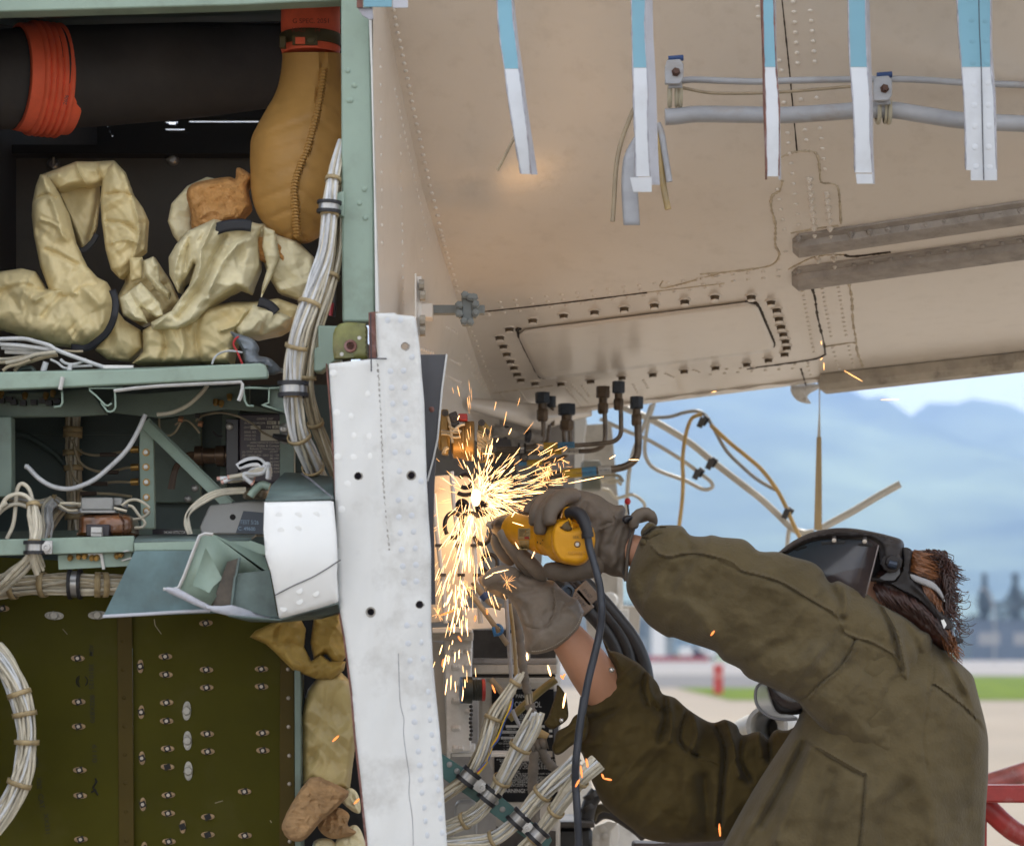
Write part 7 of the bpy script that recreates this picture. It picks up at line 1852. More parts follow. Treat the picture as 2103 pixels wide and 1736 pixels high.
# body: one continuous skin grown along a skeleton
def body():
    J = [('hip', (1840, 1930, 5.0), .15), ('waist', (1850, 1780, 5.03), .11), ('chest', (1850, 1580, 5.06), .11), ('neckb', (1850, 1410, 5.06), .06), ('neck', (1830, 1330, 5.04), .058), ('skull', (1800, 1235, 5.04), .085), ('crown', (1765, 1165, 5.04), .075), ('brow', (1715, 1215, 5.04), .06), ('face', (1690, 1290, 5.04), .058), ('chin', (1690, 1345, 5.04), .035),
         ('nose', (1645, 1285, 5.04), .012), ('ls', (1860, 1450, 5.0), .050), ('le', (1640, 1310, 4.93), .045), ('lf', (1480, 1215, 5.02), .040), ('lw', (1318, 1135, 5.075), .040), ('lh', (1240, 1110, 5.09), .026), ('rs', (1790, 1540, 5.22), .040), ('re', (1420, 1630, 5.27), .036), ('rf', (1262, 1460, 5.22), .044), ('rf2', (1212, 1372, 5.18), .056), ('rw', (1160, 1300, 5.16), .040), ('rh', (1100, 1240, 5.16), .030),
         ('lk', (1800, 2400, 4.93), .07), ('la', (1850, 2850, 4.93), .05), ('lt', (1650, 2905, 4.92), .035), ('rk', (1760, 2400, 5.12), .07), ('ra', (1800, 2840, 5.14), .05), ('rt', (1600, 2898, 5.14), .035)]
    ix = {j[0]: i for i, j in enumerate(J)}
    E = [('hip', 'waist'), ('waist', 'chest'), ('chest', 'neckb'), ('neckb', 'neck'), ('neck', 'skull'), ('skull', 'crown'), ('skull', 'brow'), ('brow', 'face'), ('face', 'chin'), ('face', 'nose'), ('neckb', 'ls'), ('ls', 'le'), ('le', 'lf'), ('lf', 'lw'), ('lw', 'lh'), ('chest', 'rs'), ('rs', 're'), ('re', 'rf'), ('rf', 'rf2'), ('rf2', 'rw'), ('rw', 'rh'), ('hip', 'lk'), ('lk', 'la'), ('la', 'lt'), ('hip', 'rk'), ('rk', 'ra'), ('ra', 'rt')]
    org = ORG[me_.name]
    me = bpy.data.meshes.new('body')
    me.from_pydata([tuple(P(*j[1]) - org) for j in J], [(ix[a], ix[b]) for a, b in E], [])
    o = link('body', me, me_, org)
    me.materials.append(skin)
    sm = o.modifiers.new('skin', 'SKIN')
    sm.use_smooth_shade = True
    for i, j in enumerate(J):
        sv = me.skin_vertices[0].data[i]
        sv.radius = (j[2], j[2])
        sv.use_root = i == 0
    o.modifiers.new('sub', 'SUBSURF').levels = 2
    o.modifiers['sub'].render_levels = 2
    me2 = bpy.data.meshes.new_from_object(o.evaluated_get(bpy.context.evaluated_depsgraph_get()))
    bpy.context.view_layer.update()
    me2 = bpy.data.meshes.new_from_object(o.evaluated_get(bpy.context.evaluated_depsgraph_get()))
    o.modifiers.clear()
    o.data = me2
    me2.polygons.foreach_set('use_smooth', [True] * len(me2.polygons))
    return o
body()
def relief(*lines, noise=(.004, 45, 0.), base=None, an=None, fc=None):
    L_ = [(q(k, *pts), w_, h) for k, pts, w_, h in lines]
    L_ = [(sp([p[:2] for p in pts], 6) if len(pts) > 2 else pts, w_, h) for pts, w_, h in L_]
    def f(x, y, d):
        t = np.zeros(len(x))
        for pts, w_, h in L_:
            t += (h * 1.5 if w_ > 4 else h) * np.exp(-(segdist(x, y, [p[:2] for p in pts]) / w_) ** 2)
        a, s_, sd = noise
        t += np.array([mnoise.fractal(V((px / s_, py / s_, sd)), 1., 2., 3) for px, py in zip(x, y)]) * a * np.clip(d / 12, 0, 1)
        if fc:
            t += (facet(x, y, fc[1], fc[2], fc[3]) + .5 * facet(x, y, fc[1] * .5, fc[2] + 3, fc[3] + .5)) * fc[0] * np.clip(d / 14, 0, 1)
        if an:
            # folds running across a limb: an = (dx, dy, amp, wavelength)
            u = (x * an[0] + y * an[1]) / an[3]
            v_ = (-x * an[1] + y * an[0]) / (an[3] * 4)
            t += np.array([mnoise.ridged_multi_fractal(V((a_, b_, 3.3)), 1., 2., 2, 1., 1.) - 1 for a_, b_ in zip(u, v_)]) * an[2] * np.clip(d / 14, 0, 1)
        return t
    return f
jk = []
def cloth(nm, outline, Y, th, D, rel, mat, parent, res=3.3, smooth=3):
    mb = inflate(outline, Y, th, res, '', D=D, relief=rel, smooth=smooth)
    return obj(nm, mb, mat, parent, smooth=70)
sleeve_top = q('O', (1235, 385), (1290, 352), (1350, 345), (1440, 355), (1495, 415), (1590, 424), (1645, 414), (1720, 430)) + q('Q', (400, 382), (450, 408), (510, 458), (620, 460), (700, 488), (820, 520), (882, 565), (912, 620), (940, 648), (985, 636), (1045, 664), (1150, 708), (1225, 768), (1310, 812), (1400, 862), (1485, 930))
sleeve_bot = q('T', (1735, 160), (1722, 380), (1692, 600), (1650, 672), (1600, 724), (1552, 733), (1505, 700), (1400, 605), (1300, 520), (1215, 430)) + q('Q', (760, 1380), (700, 1340), (560, 1270), (440, 1220), (390, 1165), (290, 1115), (240, 1060)) + q('O', (1480, 1160), (1380, 1125), (1330, 1120), (1220, 1050), (1160, 985), (1100, 900), (1060, 820), (1050, 740), (1075, 640), (1110, 540), (1150, 440), (1190, 400))
main_seam = q('O', (1225, 490), (1260, 530), (1340, 562), (1430, 542), (1540, 535), (1640, 555), (1760, 590), (1830, 640)) + q('Q', (260, 500), (340, 530), (400, 570), (520, 600), (640, 640), (760, 710), (880, 780), (960, 830), (1000, 900), (1020, 940), (1090, 975))
seams_n = [('', main_seam, 3.2, .006), ('', [(x + 1, y + 5) for x, y in main_seam], 2.6, -.006), ('Q', [(1090, 975), (1180, 1000), (1260, 1040), (1330, 1090), (1370, 1180), (1400, 1260)], 3.2, .006), ('Q', [(1090, 985), (1180, 1012), (1255, 1052), (1322, 1100), (1358, 1180)], 2.6, -.005),
           ('Q', [(1085, 980), (1062, 1050), (985, 1160), (880, 1250), (800, 1330), (740, 1355)], 2.6, -.007), ('Q', [(1095, 985), (1072, 1056), (995, 1168), (888, 1260), (805, 1342)], 3.2, .005),
           ('Q', [(900, 620), (960, 700), (1005, 780), (1010, 860)], 8, -.010), ('Q', [(1020, 665), (1030, 740), (1015, 830)], 7, .010), ('Q', [(1250, 780), (1310, 880), (1350, 980), (1390, 1180), (1420, 1280)], 6, .012), ('Q', [(1230, 790), (1290, 890), (1325, 990), (1368, 1170)], 6, -.010), ('Q', [(1380, 900), (1440, 1000), (1490, 1120), (1520, 1250)], 9, -.009), ('Q', [(1380, 1340), (1280, 1440), (1180, 1500)], 9, -.006),
           ('Q', [(480, 1130), (560, 1060), (700, 1000)], 14, -.008), ('Q', [(900, 1100), (960, 1010), (1000, 950)], 12, -.007), ('Q', [(1470, 1300), (1440, 1330), (1430, 1380)], 4, .008), ('O', [(1300, 620), (1200, 700), (1180, 800)], 16, -.010), ('O', [(1350, 800), (1370, 700), (1450, 640)], 14, -.010), ('O', [(1420, 420), (1480, 470), (1500, 520)], 8, -.006), ('O', [(1500, 900), (1600, 1000), (1640, 1100)], 18, .008), ('Q', [(700, 1200), (800, 1130), (850, 1050)], 16, .008)]
def YN(x, y):
    return float(np.interp(x, [1300, 1560, 1700, 1880], [5.02, 4.93, 4.93, 4.985]))
jacket = cloth('jacket_sleeve', sleeve_top + sleeve_bot, YN, .088, 78, relief(*seams_n, noise=(.009, 60, 1.), an=(.80, .6, .006, 46), fc=(.013, 52, 1., 1.1)), suede, me_)
jacket['label'] = 'raised near sleeve of the jacket'
# rolled cuff of the near sleeve
obj('cuff_fold', inflate(q('W', (1620, 560), (1650, 500), (1720, 430), (1790, 450), (1820, 480), (1900, 470), (1980, 490), (2000, 560), (1960, 610), (1860, 620), (1790, 650), (1740, 700), (1700, 650), (1640, 640)), 4.975, .022, 3.5, '', D=9, relief=relief(('W', [(1660, 600), (1760, 520), (1860, 500), (1960, 530)], 3.2, -.022), ('W', [(1640, 560), (1740, 470), (1800, 480)], 3, .006), noise=(.003, 14, 2.))), suede, me_, smooth=70)
obj('cuff_fold', inflate(q('W', (1600, 690), (1640, 640), (1720, 650), (1760, 700), (1740, 790), (1690, 800), (1620, 760)), 4.975, .015, 3.5, '', D=6, relief=relief(('W', [(1620, 720), (1680, 770), (1720, 770)], 3.4, -.02), noise=(.003, 14, 3.))), suede, me_, smooth=70)
obj('snap', MB().lathe(P(*q('W', (1782, 728))[0], 4.945), (-.3, -1, .2), [(0, .0055), (.002, .0055), (.004, .004), (.0048, .0015)], 14), snapm, jacket)
torso_o = q('Q', (960, 640), (1045, 664), (1150, 708), (1225, 768), (1310, 812), (1400, 862), (1485, 930), (1545, 985), (1640, 1058), (1722, 1135), (1790, 1200), (1812, 1262), (1842, 1380), (1868, 1480), (1886, 1580)) + [(2030, 1545), (2029, 1600), (2025, 1660), (2022, 1740), (2018, 1860), (2000, 1960), (1760, 1970), (1560, 1960), (1430, 1860)] + q('T', (900, 985), (1000, 800), (1100, 640), (1180, 520), (1212, 440)) + [(1640, 1380), (1660, 1260)]
seams_t = [('Q', [(1500, 950), (1540, 1080), (1546, 1200), (1532, 1310)], 3, .006), ('Q', [(1508, 950), (1550, 1080), (1557, 1200), (1543, 1310)], 2.4, -.006), ('T', [(1722, 380), (1700, 560), (1720, 700)], 2.6, -.004), ('Q', [(1555, 1260), (1640, 1320), (1760, 1420), (1850, 1520), (1880, 1590)], 2.6, -.007), ('Q', [(1560, 1250), (1648, 1310), (1768, 1410), (1856, 1508), (1884, 1570)], 3.0, .006), ('Q', [(1640, 1060), (1700, 1180), (1770, 1320), (1800, 1400)], 9, .010), ('Q', [(1600, 1060), (1660, 1180), (1730, 1320)], 9, -.008),
           ('T', [(1240, 565), (1340, 625), (1460, 692)], 4, .008), ('T', [(1240, 578), (1340, 640), (1455, 706)], 3, -.006), ('T', [(1466, 700), (1456, 850), (1440, 1000)], 3, -.007), ('T', [(1474, 700), (1464, 850), (1450, 1000)], 3, .005), ('T', [(1190, 560), (1110, 720), (1010, 900), (960, 985)], 10, .012), ('T', [(1220, 580), (1140, 740), (1050, 900)], 9, -.012), ('T', [(1250, 600), (1190, 760), (1110, 960)], 10, .010), ('T', [(1330, 700), (1300, 850), (1280, 985)], 14, -.008), ('T', [(1700, 720), (1740, 850), (1750, 985)], 22, .010), ('T', [(1620, 760), (1560, 880), (1540, 985)], 20, -.008), ('T', [(1850, 700), (1880, 850), (1890, 985)], 20, -.006)]
def YT(x, y):
    return 5.03
tor = cloth('jacket_body', torso_o, YT, .16, 190, relief(*seams_t, noise=(.013, 90, 4.), an=(.9, .35, .007, 60), fc=(.016, 60, 2., .3)), suede, me_, res=4.2)
fars = q('G', (1300, 412), (1345, 478), (1400, 492), (1500, 545)) + q('T', (570, 264), (630, 328), (652, 374), (702, 390), (752, 434), (820, 478), (860, 490), (905, 478), (950, 500), (972, 540), (1040, 525), (1078, 560), (1105, 520), (1160, 520)) + [(1680, 1480), (1700, 1600), (1660, 1700), (1560, 1735)] + q('AC', (1880, 1210), (1700, 1218), (1300, 1232), (1100, 1215), (960, 1170), (870, 1090), (700, 960), (560, 830), (490, 690), (430, 560), (340, 300)) + q('T', (300, 578), (330, 540), (345, 500), (330, 470)) + q('G', (1150, 850), (1230, 800), (1300, 720), (1340, 640), (1350, 560))
seams_f = [('T', [(585, 270), (570, 350), (590, 420)], 5, -.014), ('T', [(600, 270), (600, 350), (640, 430)], 5, .010), ('T', [(655, 375), (660, 470), (640, 560)], 6, -.016), ('T', [(675, 385), (690, 480), (680, 560)], 6, .012), ('T', [(752, 434), (720, 540), (740, 590), (790, 625)], 4.5, -.016), ('T', [(775, 445), (790, 540), (770, 600)], 7, .014), ('T', [(740, 585), (780, 630), (840, 640), (895, 665)], 3, .009), ('T', [(862, 490), (900, 590), (895, 720), (880, 900)], 6, -.020), ('T', [(905, 478), (940, 590), (960, 700)], 7, .016), ('T', [(972, 540), (960, 640), (1000, 720)], 7, -.018), ('T', [(1040, 530), (1050, 620)], 7, .014), ('T', [(1078, 560), (1080, 640)], 5, -.016),
           ('G', [(1520, 570), (1420, 650), (1340, 730), (1240, 800)], 4, .008), ('G', [(1560, 640), (1440, 820), (1300, 900), (1150, 920)], 8, -.010), ('G', [(1640, 700), (1640, 830), (1700, 880)], 9, -.012), ('G', [(1720, 800), (1690, 900), (1640, 980)], 9, .010), ('T', [(480, 560), (420, 680), (400, 760)], 18, .010), ('T', [(640, 640), (560, 800), (540, 900)], 22, -.012), ('T', [(760, 700), (760, 850), (740, 940)], 20, .012), ('T', [(820, 720), (830, 850), (830, 950)], 12, -.014), ('G', [(1310, 420), (1340, 480), (1390, 500)], 4, .006)]
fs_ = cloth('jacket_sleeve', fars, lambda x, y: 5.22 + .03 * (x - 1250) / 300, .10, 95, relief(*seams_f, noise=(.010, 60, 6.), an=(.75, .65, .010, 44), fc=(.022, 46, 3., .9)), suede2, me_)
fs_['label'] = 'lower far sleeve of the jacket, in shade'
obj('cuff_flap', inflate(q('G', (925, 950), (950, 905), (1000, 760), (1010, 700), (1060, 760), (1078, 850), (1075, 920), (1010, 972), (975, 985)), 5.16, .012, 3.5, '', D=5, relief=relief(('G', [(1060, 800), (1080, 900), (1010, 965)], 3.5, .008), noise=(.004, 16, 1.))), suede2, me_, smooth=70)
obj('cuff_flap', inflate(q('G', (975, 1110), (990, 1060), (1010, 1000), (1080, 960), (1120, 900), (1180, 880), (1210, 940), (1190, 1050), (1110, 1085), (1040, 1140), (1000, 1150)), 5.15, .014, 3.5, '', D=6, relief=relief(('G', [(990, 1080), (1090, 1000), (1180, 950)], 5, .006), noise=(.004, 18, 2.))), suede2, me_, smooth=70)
for k_, z, d in (('G', (1357, 606), 5.115), ('G', (1036, 930), 5.145)):
    p = q(k_, z)[0]
    obj('snap', MB().lathe(P(p[0], p[1], d), (.1, -1, .1), [(0, .0058), (.002, .0058), (.004, .004), (.0048, .0015)], 14), snapm, fs_)
# trousers and boots, below the frame
tm = M('dark_work_trousers', (.05, .05, .06), .8, var=.15)
mb = MB()
for pts, rr2 in (([(1840, 1900, 5.0), (1820, 2150, 4.95), (1800, 2400, 4.92), (1845, 2830, 4.93)], [.16, .11, .09, .075]), ([(1830, 1900, 5.02), (1790, 2150, 5.1), (1760, 2400, 5.12), (1798, 2820, 5.14)], [.15, .11, .09, .075])):
    pp = sp([p + (r_,) for p, r_ in zip(pts, rr2)], 5)
    mb.tube([P(*p[:3]) for p in pp], [p[3] for p in pp], 20)
obj('trousers', mb, tm, me_, smooth=60)
for x, d in ((1780, 4.93), (1735, 5.14)):
    obj('boot', inflate([(x + 95, 2790), (x + 100, 2930), (x - 190, 2932), (x - 195, 2890), (x - 60, 2850), (x - 20, 2790)], d, .05, 12, '', D=40), blackrub, me_, smooth=60)

# gloves ----------------------------------------------------------------------------
def finger(k, pts, rads, mat, parent, seed=0., d0=None, flat_=1.0, name='finger'):
    ps = sp([tuple(p) + (r_,) for p, r_ in zip(q(k, *pts), rads)], 7)
    mb = MB()
    rings = []
    n = 20
    m = len(ps)
    for i, p in enumerate(ps):
        a, b = ps[max(0, i - 1)], ps[min(m - 1, i + 1)]
        t = (P(*b[:3]) - P(*a[:3])).normalized()
        u = V((0, -1, 0)) - t * (-t.y)
        u = u.normalized() if u.length > .05 else V((0, 0, 1))
        v_ = t.cross(u)
        e = min(1., math.sqrt(max(0.02, 1 - (1 - min(1, (i + .15) / 3.2)) ** 2)), math.sqrt(max(.02, 1 - (1 - min(1, (m - 1 - i + .6) / 3.2)) ** 2)))
        rings.append([P(*p[:3]) + (u * math.cos(2 * math.pi * j / n) * flat_ + v_ * math.sin(2 * math.pi * j / n)) * p[3] * e * (1 + .05 * mnoise.noise(V((i * .6, j * .5, seed))) + .035 * math.sin(i * 1.7 + seed) * (math.cos(2 * math.pi * j / n) < .3)) for j in range(n)])
    mb.ring(rings)
    o = obj(name, mb, mat, parent, smooth=70)
    return o
glo = obj('glove', inflate(q('W', (330, 190), (420, 80), (500, 28), (620, 12), (800, 20), (950, 48), (1100, 98), (1200, 168), (1310, 222), (1385, 214), (1432, 275), (1415, 340), (1440, 370), (1500, 372), (1540, 335), (1640, 310), (1722, 305), (1782, 362), (1812, 470), (1740, 420), (1640, 440), (1560, 470), (1510, 580), (1462, 780), (1442, 1000), (1425, 1185), (1380, 1132), (1250, 1112), (1160, 1070), (1090, 1080), (1000, 1120), (900, 1150), (760, 1120), (640, 960), (560, 600), (480, 360)), 5.08, .052, 4, '', D=30,
    relief=relief(('W', [(810, 130), (900, 120), (1040, 150), (1170, 240), (1270, 330)], 2.2, -.004), ('W', [(800, 90), (830, 160), (760, 240)], 3, -.004), ('W', [(1270, 330), (1280, 430), (1180, 450), (1100, 500)], 3.5, -.006), ('W', [(1290, 340), (1300, 440), (1200, 470), (1110, 540)], 3, .005), ('W', [(1380, 430), (1300, 560), (1250, 700)], 7, -.006), ('W', [(1440, 420), (1400, 600), (1360, 800), (1320, 1050)], 6, -.006), ('W', [(1340, 880), (1290, 960), (1200, 1040)], 5, .005), ('W', [(1110, 560), (1070, 760), (1060, 950)], 6, -.007), ('W', [(1410, 350), (1460, 420), (1440, 480)], 4, .006), ('W', [(1150, 980), (1200, 1030), (1300, 1090)], 4, -.005), ('W', [(920, 200), (900, 300), (940, 420)], 8, -.006), noise=(.004, 26, 3.), an=(.3, .95, .0030, 26), fc=(.005, 20, 1., .6))), leather, me_, smooth=70)
glo['label'] = 'near glove gripping the top of the grinder'
obj('cuff_roll', finger('W', [(1548, 520, 5.03), (1530, 430, 5.03), (1590, 345, 5.03), (1680, 318, 5.035), (1760, 370, 5.04), (1800, 470, 5.05)], [.009, .012, .012, .012, .011, .006], leather, glo, 1.).data and MB().ball(P(*q('W', (1440, 400))[0], 5.03), .009, 6), blackrub, glo, smooth=60)
obj('strap_tab', inflate(q('W', (1390, 420), (1420, 360), (1470, 340), (1520, 370), (1500, 400), (1450, 430), (1430, 460)), 5.02, .008, 3, '', D=4), blackrub, glo, smooth=60)
obj('cuff_hem', MB().tube(PP(sp(q('W', (1540, 480), (1505, 600), (1462, 790), (1444, 990), (1428, 1180)), 6), 5.045), .0038, 8), leather, glo, smooth=60)
# fingers over the top of the tool, thumb below it
finger('W', [(420, 120, 5.08), (300, 190, 5.07), (215, 260, 5.05), (178, 335, 5.045)], [.013, .0115, .011, .0085], leather, glo, 2.)
finger('W', [(540, 60, 5.06), (400, 150, 5.04), (315, 250, 5.01), (275, 370, 4.995), (258, 480, 4.995)], [.013, .0132, .0125, .0115, .0085], leather, glo, 3.)
finger('W', [(640, 80, 5.05), (500, 170, 5.02), (400, 290, 4.985), (355, 430, 4.965), (345, 590, 4.965)], [.013, .0142, .0142, .0135, .0125], leather, glo, 4.)
finger('W', [(820, 90, 5.04), (640, 120, 5.0), (530, 220, 4.965), (470, 340, 4.945), (475, 470, 4.94)], [.016, .0178, .0172, .0158, .0125], leather, glo, 5.)
finger('W', [(1120, 960, 5.04), (900, 1030, 5.02), (700, 1060, 5.0), (520, 1045, 5.0), (415, 1040, 5.01)], [.022, .0215, .021, .0185, .014], leather, glo, 6., name='thumb')
gl2 = obj('glove', inflate(q('H', (585, 1500), (600, 1430), (650, 1370), (720, 1338), (800, 1340), (880, 1380), (960, 1402), (1020, 1420), (1065, 1425), (1100, 1462), (1180, 1532), (1235, 1562), (1278, 1640)) + q('G', (1180, 232), (1150, 330), (1080, 412), (1000, 470), (900, 502), (832, 502), (800, 470), (800, 400), (785, 330), (760, 262), (728, 185), (680, 130), (600, 90)), 5.14, .055, 4, '', D=34,
    relief=relief(('G', [(965, 20), (985, 130), (980, 240), (930, 320), (870, 345), (800, 320)], 3, -.007), ('G', [(975, 20), (996, 130), (990, 245), (940, 328)], 3, .005), ('G', [(1050, 180), (1110, 170), (1160, 210)], 3.5, -.006), ('G', [(1040, 190), (1020, 260), (960, 330)], 4, -.006), ('G', [(1060, 180), (1150, 300), (1070, 400)], 5, .004), ('G', [(1178, 236), (1140, 330), (1070, 405), (990, 462), (900, 492), (835, 494)], 2.2, .005), ('G', [(700, 120), (790, 200), (830, 300)], 4, -.005), ('G', [(620, 70), (740, 110), (860, 100)], 6, -.006), ('G', [(770, 30), (830, 60), (900, 50)], 5, -.005), noise=(.004, 24, 7.), an=(.6, .7, .0035, 24), fc=(.006, 20, 2., .9))), leather2, me_, smooth=70)
gl2['label'] = 'lower far glove steadying the grinder head'
finger('H', [(940, 1400, 5.14), (860, 1300, 5.12), (790, 1210, 5.1), (735, 1130, 5.09), (705, 1070, 5.09)], [.018, .0175, .0165, .0155, .0125], leather2, gl2, 8.)
finger('H', [(1000, 1420, 5.13), (930, 1330, 5.1), (870, 1270, 5.09), (820, 1200, 5.1)], [.014, .0155, .0145, .011], leather2, gl2, 9.)
finger('H', [(820, 1400, 5.12), (720, 1380, 5.1), (640, 1400, 5.1), (590, 1450, 5.11)], [.017, .0185, .0165, .012], leather2, gl2, 10., name='thumb')
finger('G', [(700, 120, 5.2), (620, 80, 5.22), (560, 40, 5.22), (520, 0, 5.22)], [.016, .016, .015, .011], leather2, gl2, 11.)
finger('H', [(800, 1290, 5.16), (730, 1240, 5.15), (680, 1170, 5.14), (665, 1100, 5.13)], [.016, .016, .0145, .010], leather2, gl2, 12.)
st_ = MB()
for p in row(sp(q('G', (1166, 250), (1130, 330), (1062, 398), (985, 453), (900, 482), (838, 486)), 6), 4.2):
    st_.ball(P(p[0], p[1], 5.1), .0012, 4)
obj('hem_stitching', st_, M('pale_thread', (.5, .45, .36), .8), gl2, kind='stuff')

# face shield, headgear, hair ---------------------------------------------------------
dk = M('black_headgear_plastic', (.026, .021, .020), .55, spec=.3, var=.2, sc=12, bump=.1, bsc=120, dirt=.5, dcol=(.10, .085, .08), dsc=14)
smoky = bpy.data.materials.new('smoky_face_shield')
smoky.use_nodes = True
b_ = smoky.node_tree.nodes['Principled BSDF']
b_.inputs['Base Color'].default_value = (.055, .042, .040, 1)
b_.inputs['Roughness'].default_value = .14
b_.inputs['Alpha'].default_value = .80
shd = thing('face_shield', 'dark smoky face shield with black brow guard and knob, worn by the person', 'face shield', P(1700, 1330, 4.98))
def YH(x, y):
    return 5.03
brow_o = q('AB', (40, 375), (110, 305), (200, 245), (340, 182), (540, 143), (700, 142), (860, 165), (1060, 210), (1197, 265), (1196, 400), (1175, 480), (1130, 520), (1060, 525), (1000, 480), (978, 400), (965, 320), (900, 262), (700, 246), (540, 246), (390, 262), (250, 310), (110, 385))
obj('brow_guard', inflate(brow_o, 4.99, .07, 3.5, '', D=14, relief=relief(('AB', [(540, 200), (700, 195), (900, 220), (1080, 262), (1190, 275)], 2.5, -.006), ('AB', [(860, 168), (980, 215), (1100, 250)], 2.5, .004), noise=(.002, 14, 2.))), dk, shd, smooth=60)
rows_ = []
vt = sp(q('AB', (60, 390), (180, 320), (330, 270), (540, 243), (720, 240), (900, 256), (968, 300)), 5)
vb2 = sp(q('AB', (-60, 700), (-60, 1100), (-80, 1600), (60, 1800), (300, 1790), (600, 1300), (850, 770)), 5)
for t in np.linspace(0, 1, 22):
    r_ = []
    for i, (a, b) in enumerate(zip(vt, vb2)):
        x, y = a[0] + (b[0] - a[0]) * t, a[1] + (b[1] - a[1]) * t
        u = i / (len(vt) - 1)
        r_.append(P(x, y, 5.06 - .15 * u - .01 * math.sin(t * 3)))
    rows_.append(r_)
shield_mb = MB().grid(rows_)
obj('shield', shield_mb, smoky, shd, smooth=60, solid=.0015)
obj('shield_edge', MB().tube([rows_[i][-1] + V((0, -.001, 0)) for i in range(22)], .0014, 6), M('shield_edge_plastic', (.16, .13, .12), .3), shd, smooth=60)
lowr = inflate(q('Q', (470, 1225), (482, 1300), (500, 1395), (560, 1448), (640, 1470), (735, 1466), (760, 1400), (700, 1340), (560, 1270)), 5.06, .02, 4, '', D=10)
obj('chin_rim', MB().tube(PP(sp(q('Q', (520, 1250), (492, 1280), (484, 1330), (500, 1392), (558, 1446), (640, 1470), (738, 1466)), 6), 5.0), .0032, 8), M('rim_grey', (.18, .18, .19), .3), shd, smooth=60)
clearm = bpy.data.materials.new('scuffed_clear_plastic')
clearm.use_nodes = True
b_ = clearm.node_tree.nodes['Principled BSDF']
b_.inputs['Base Color'].default_value = (.40, .40, .40, 1)
b_.inputs['Roughness'].default_value = .2
b_.inputs['Alpha'].default_value = .55
obj('chin_window', inflate(q('Q', (520, 1250), (495, 1280), (488, 1330), (502, 1390), (560, 1444), (640, 1466), (735, 1462), (700, 1440), (610, 1420), (560, 1280)), 5.0, .003, 4, '', D=4), clearm, shd, smooth=60)
obj('respirator', inflate(q('Q', (555, 1280), (610, 1425), (740, 1440), (770, 1400), (690, 1330), (600, 1290)), 5.04, .03, 4, '', D=9), blackrub, shd, smooth=60)
for a, b in (((190, 350), (295, 315)), ((435, 285), (655, 275)), ((780, 295), (910, 305))):
    p0, p1 = q('AB', a, b)
    obj('slot', MB().tube(PP([p0, p1], 4.905 if a[0] > 400 else 4.96), .0032 if a[0] > 400 else .0024, 10, flat=.4), black, shd)
for z in ((550, 257), (836, 268)):
    p = q('AB', z)[0]
    pn = obj('pin_post', MB().tube(PP([(p[0], p[1] - 9), (p[0] + 2, p[1] + 7)], 4.9), .0045, 8), dk, shd)
    obj('pin', MB().lathe(P(p[0], p[1], 4.897), (0, -1, 0), [(0, .0044), (.004, .0044), (.0048, .003)], 14), bright, pn)
obj('black_gap_filler', inflate(q('AB', (890, 290), (1010, 300), (1010, 520), (960, 600), (905, 660), (850, 660)), 5.02, .03, 4, '', D=8), black, shd, smooth=60)  # black piece added to close the bright gap beside the knob
p = q('AB', (1085, 462))[0]
obj('ratchet_knob', MB().lathe(P(p[0], p[1], 4.935), (0, -1, 0), [(0, .022), (.012, .021), (.014, .015), (.022, .013), (.023, .006)], 10), dk, shd, smooth=30)
obj('ratchet_grip', MB().tube(PP(q('AB', (1060, 470), (1135, 490)), 4.908), .007, 8), M('blue_black_plastic', (.02, .03, .05), .3), shd)
obj('side_plate', inflate(q('AB', (960, 300), (1060, 300), (1195, 280), (1195, 420), (1165, 500), (1100, 540), (1020, 510), (985, 450), (975, 380)), 4.965, .014, 3.5, '', D=5), dk, shd, smooth=50)
hb = obj('headband', inflate(q('AB', (1192, 325), (1282, 350), (1275, 450), (1262, 560), (1295, 632), (1392, 725), (1500, 868), (1640, 1000), (1665, 1075), (1610, 1105), (1550, 1060), (1470, 950), (1380, 850), (1280, 780), (1160, 720), (1040, 660), (900, 640), (890, 600), (1000, 600), (1100, 640), (1170, 560), (1195, 450)), 4.955, .010, 3.5, '', D=4, relief=relief(('AB', [(1300, 680), (1420, 800), (1560, 980)], 5, .004))), dk, shd, smooth=50)
obj('pale_strap', inflate(q('AB', (1265, 572), (1360, 598), (1480, 648), (1555, 730), (1592, 835), (1545, 780), (1500, 728), (1420, 688), (1295, 632)), 4.948, .003, 3, '', D=3), M('pale_grey_strap', (.33, .32, .32), .7), shd, smooth=50)
obj('grey_buckle', flat('AB', [(970, 610), (1075, 540), (1165, 520), (1170, 570), (1115, 632), (1020, 632)], 4.94, .006), M('grey_buckle_plastic', (.09, .09, .095), .5), shd, bevel=.001)
obj('tag', flat('AB', [(1535, 955), (1560, 955), (1605, 1045), (1580, 1085)], 4.943, .002), whitem, shd)
obj('strap_end', flat('AB', [(1680, 1150), (1765, 1180), (1760, 1210), (1700, 1230), (1665, 1200)], 4.96, .012), blackrub, shd, bevel=.002)
hairm = M('auburn_hair', (.050, .017, .010), .42, var=.3, sc=30, spec=.5)
hairl = M('backlit_orange_hair', (.20, .072, .022), .42, var=.3, sc=30, spec=.5)  # orange tone puts sun from behind into the auburn hair colour
hb_o = q('AB', (1275, 355), (1400, 345), (1520, 352), (1590, 420), (1620, 560), (1600, 700), (1600, 850), (1640, 980), (1680, 1150), (1700, 1290), (1660, 1310), (1540, 1290), (1400, 1190), (1250, 1090), (1060, 960), (900, 800), (860, 740), (900, 640), (905, 560), (990, 490), (1190, 420), (1240, 360))
hair = obj('hair', inflate(hb_o, 5.04, .075, 4, '', D=30, cr=(.006, 9, 3.)), hairm, me_, smooth=60)
hr_ = random.Random(5)
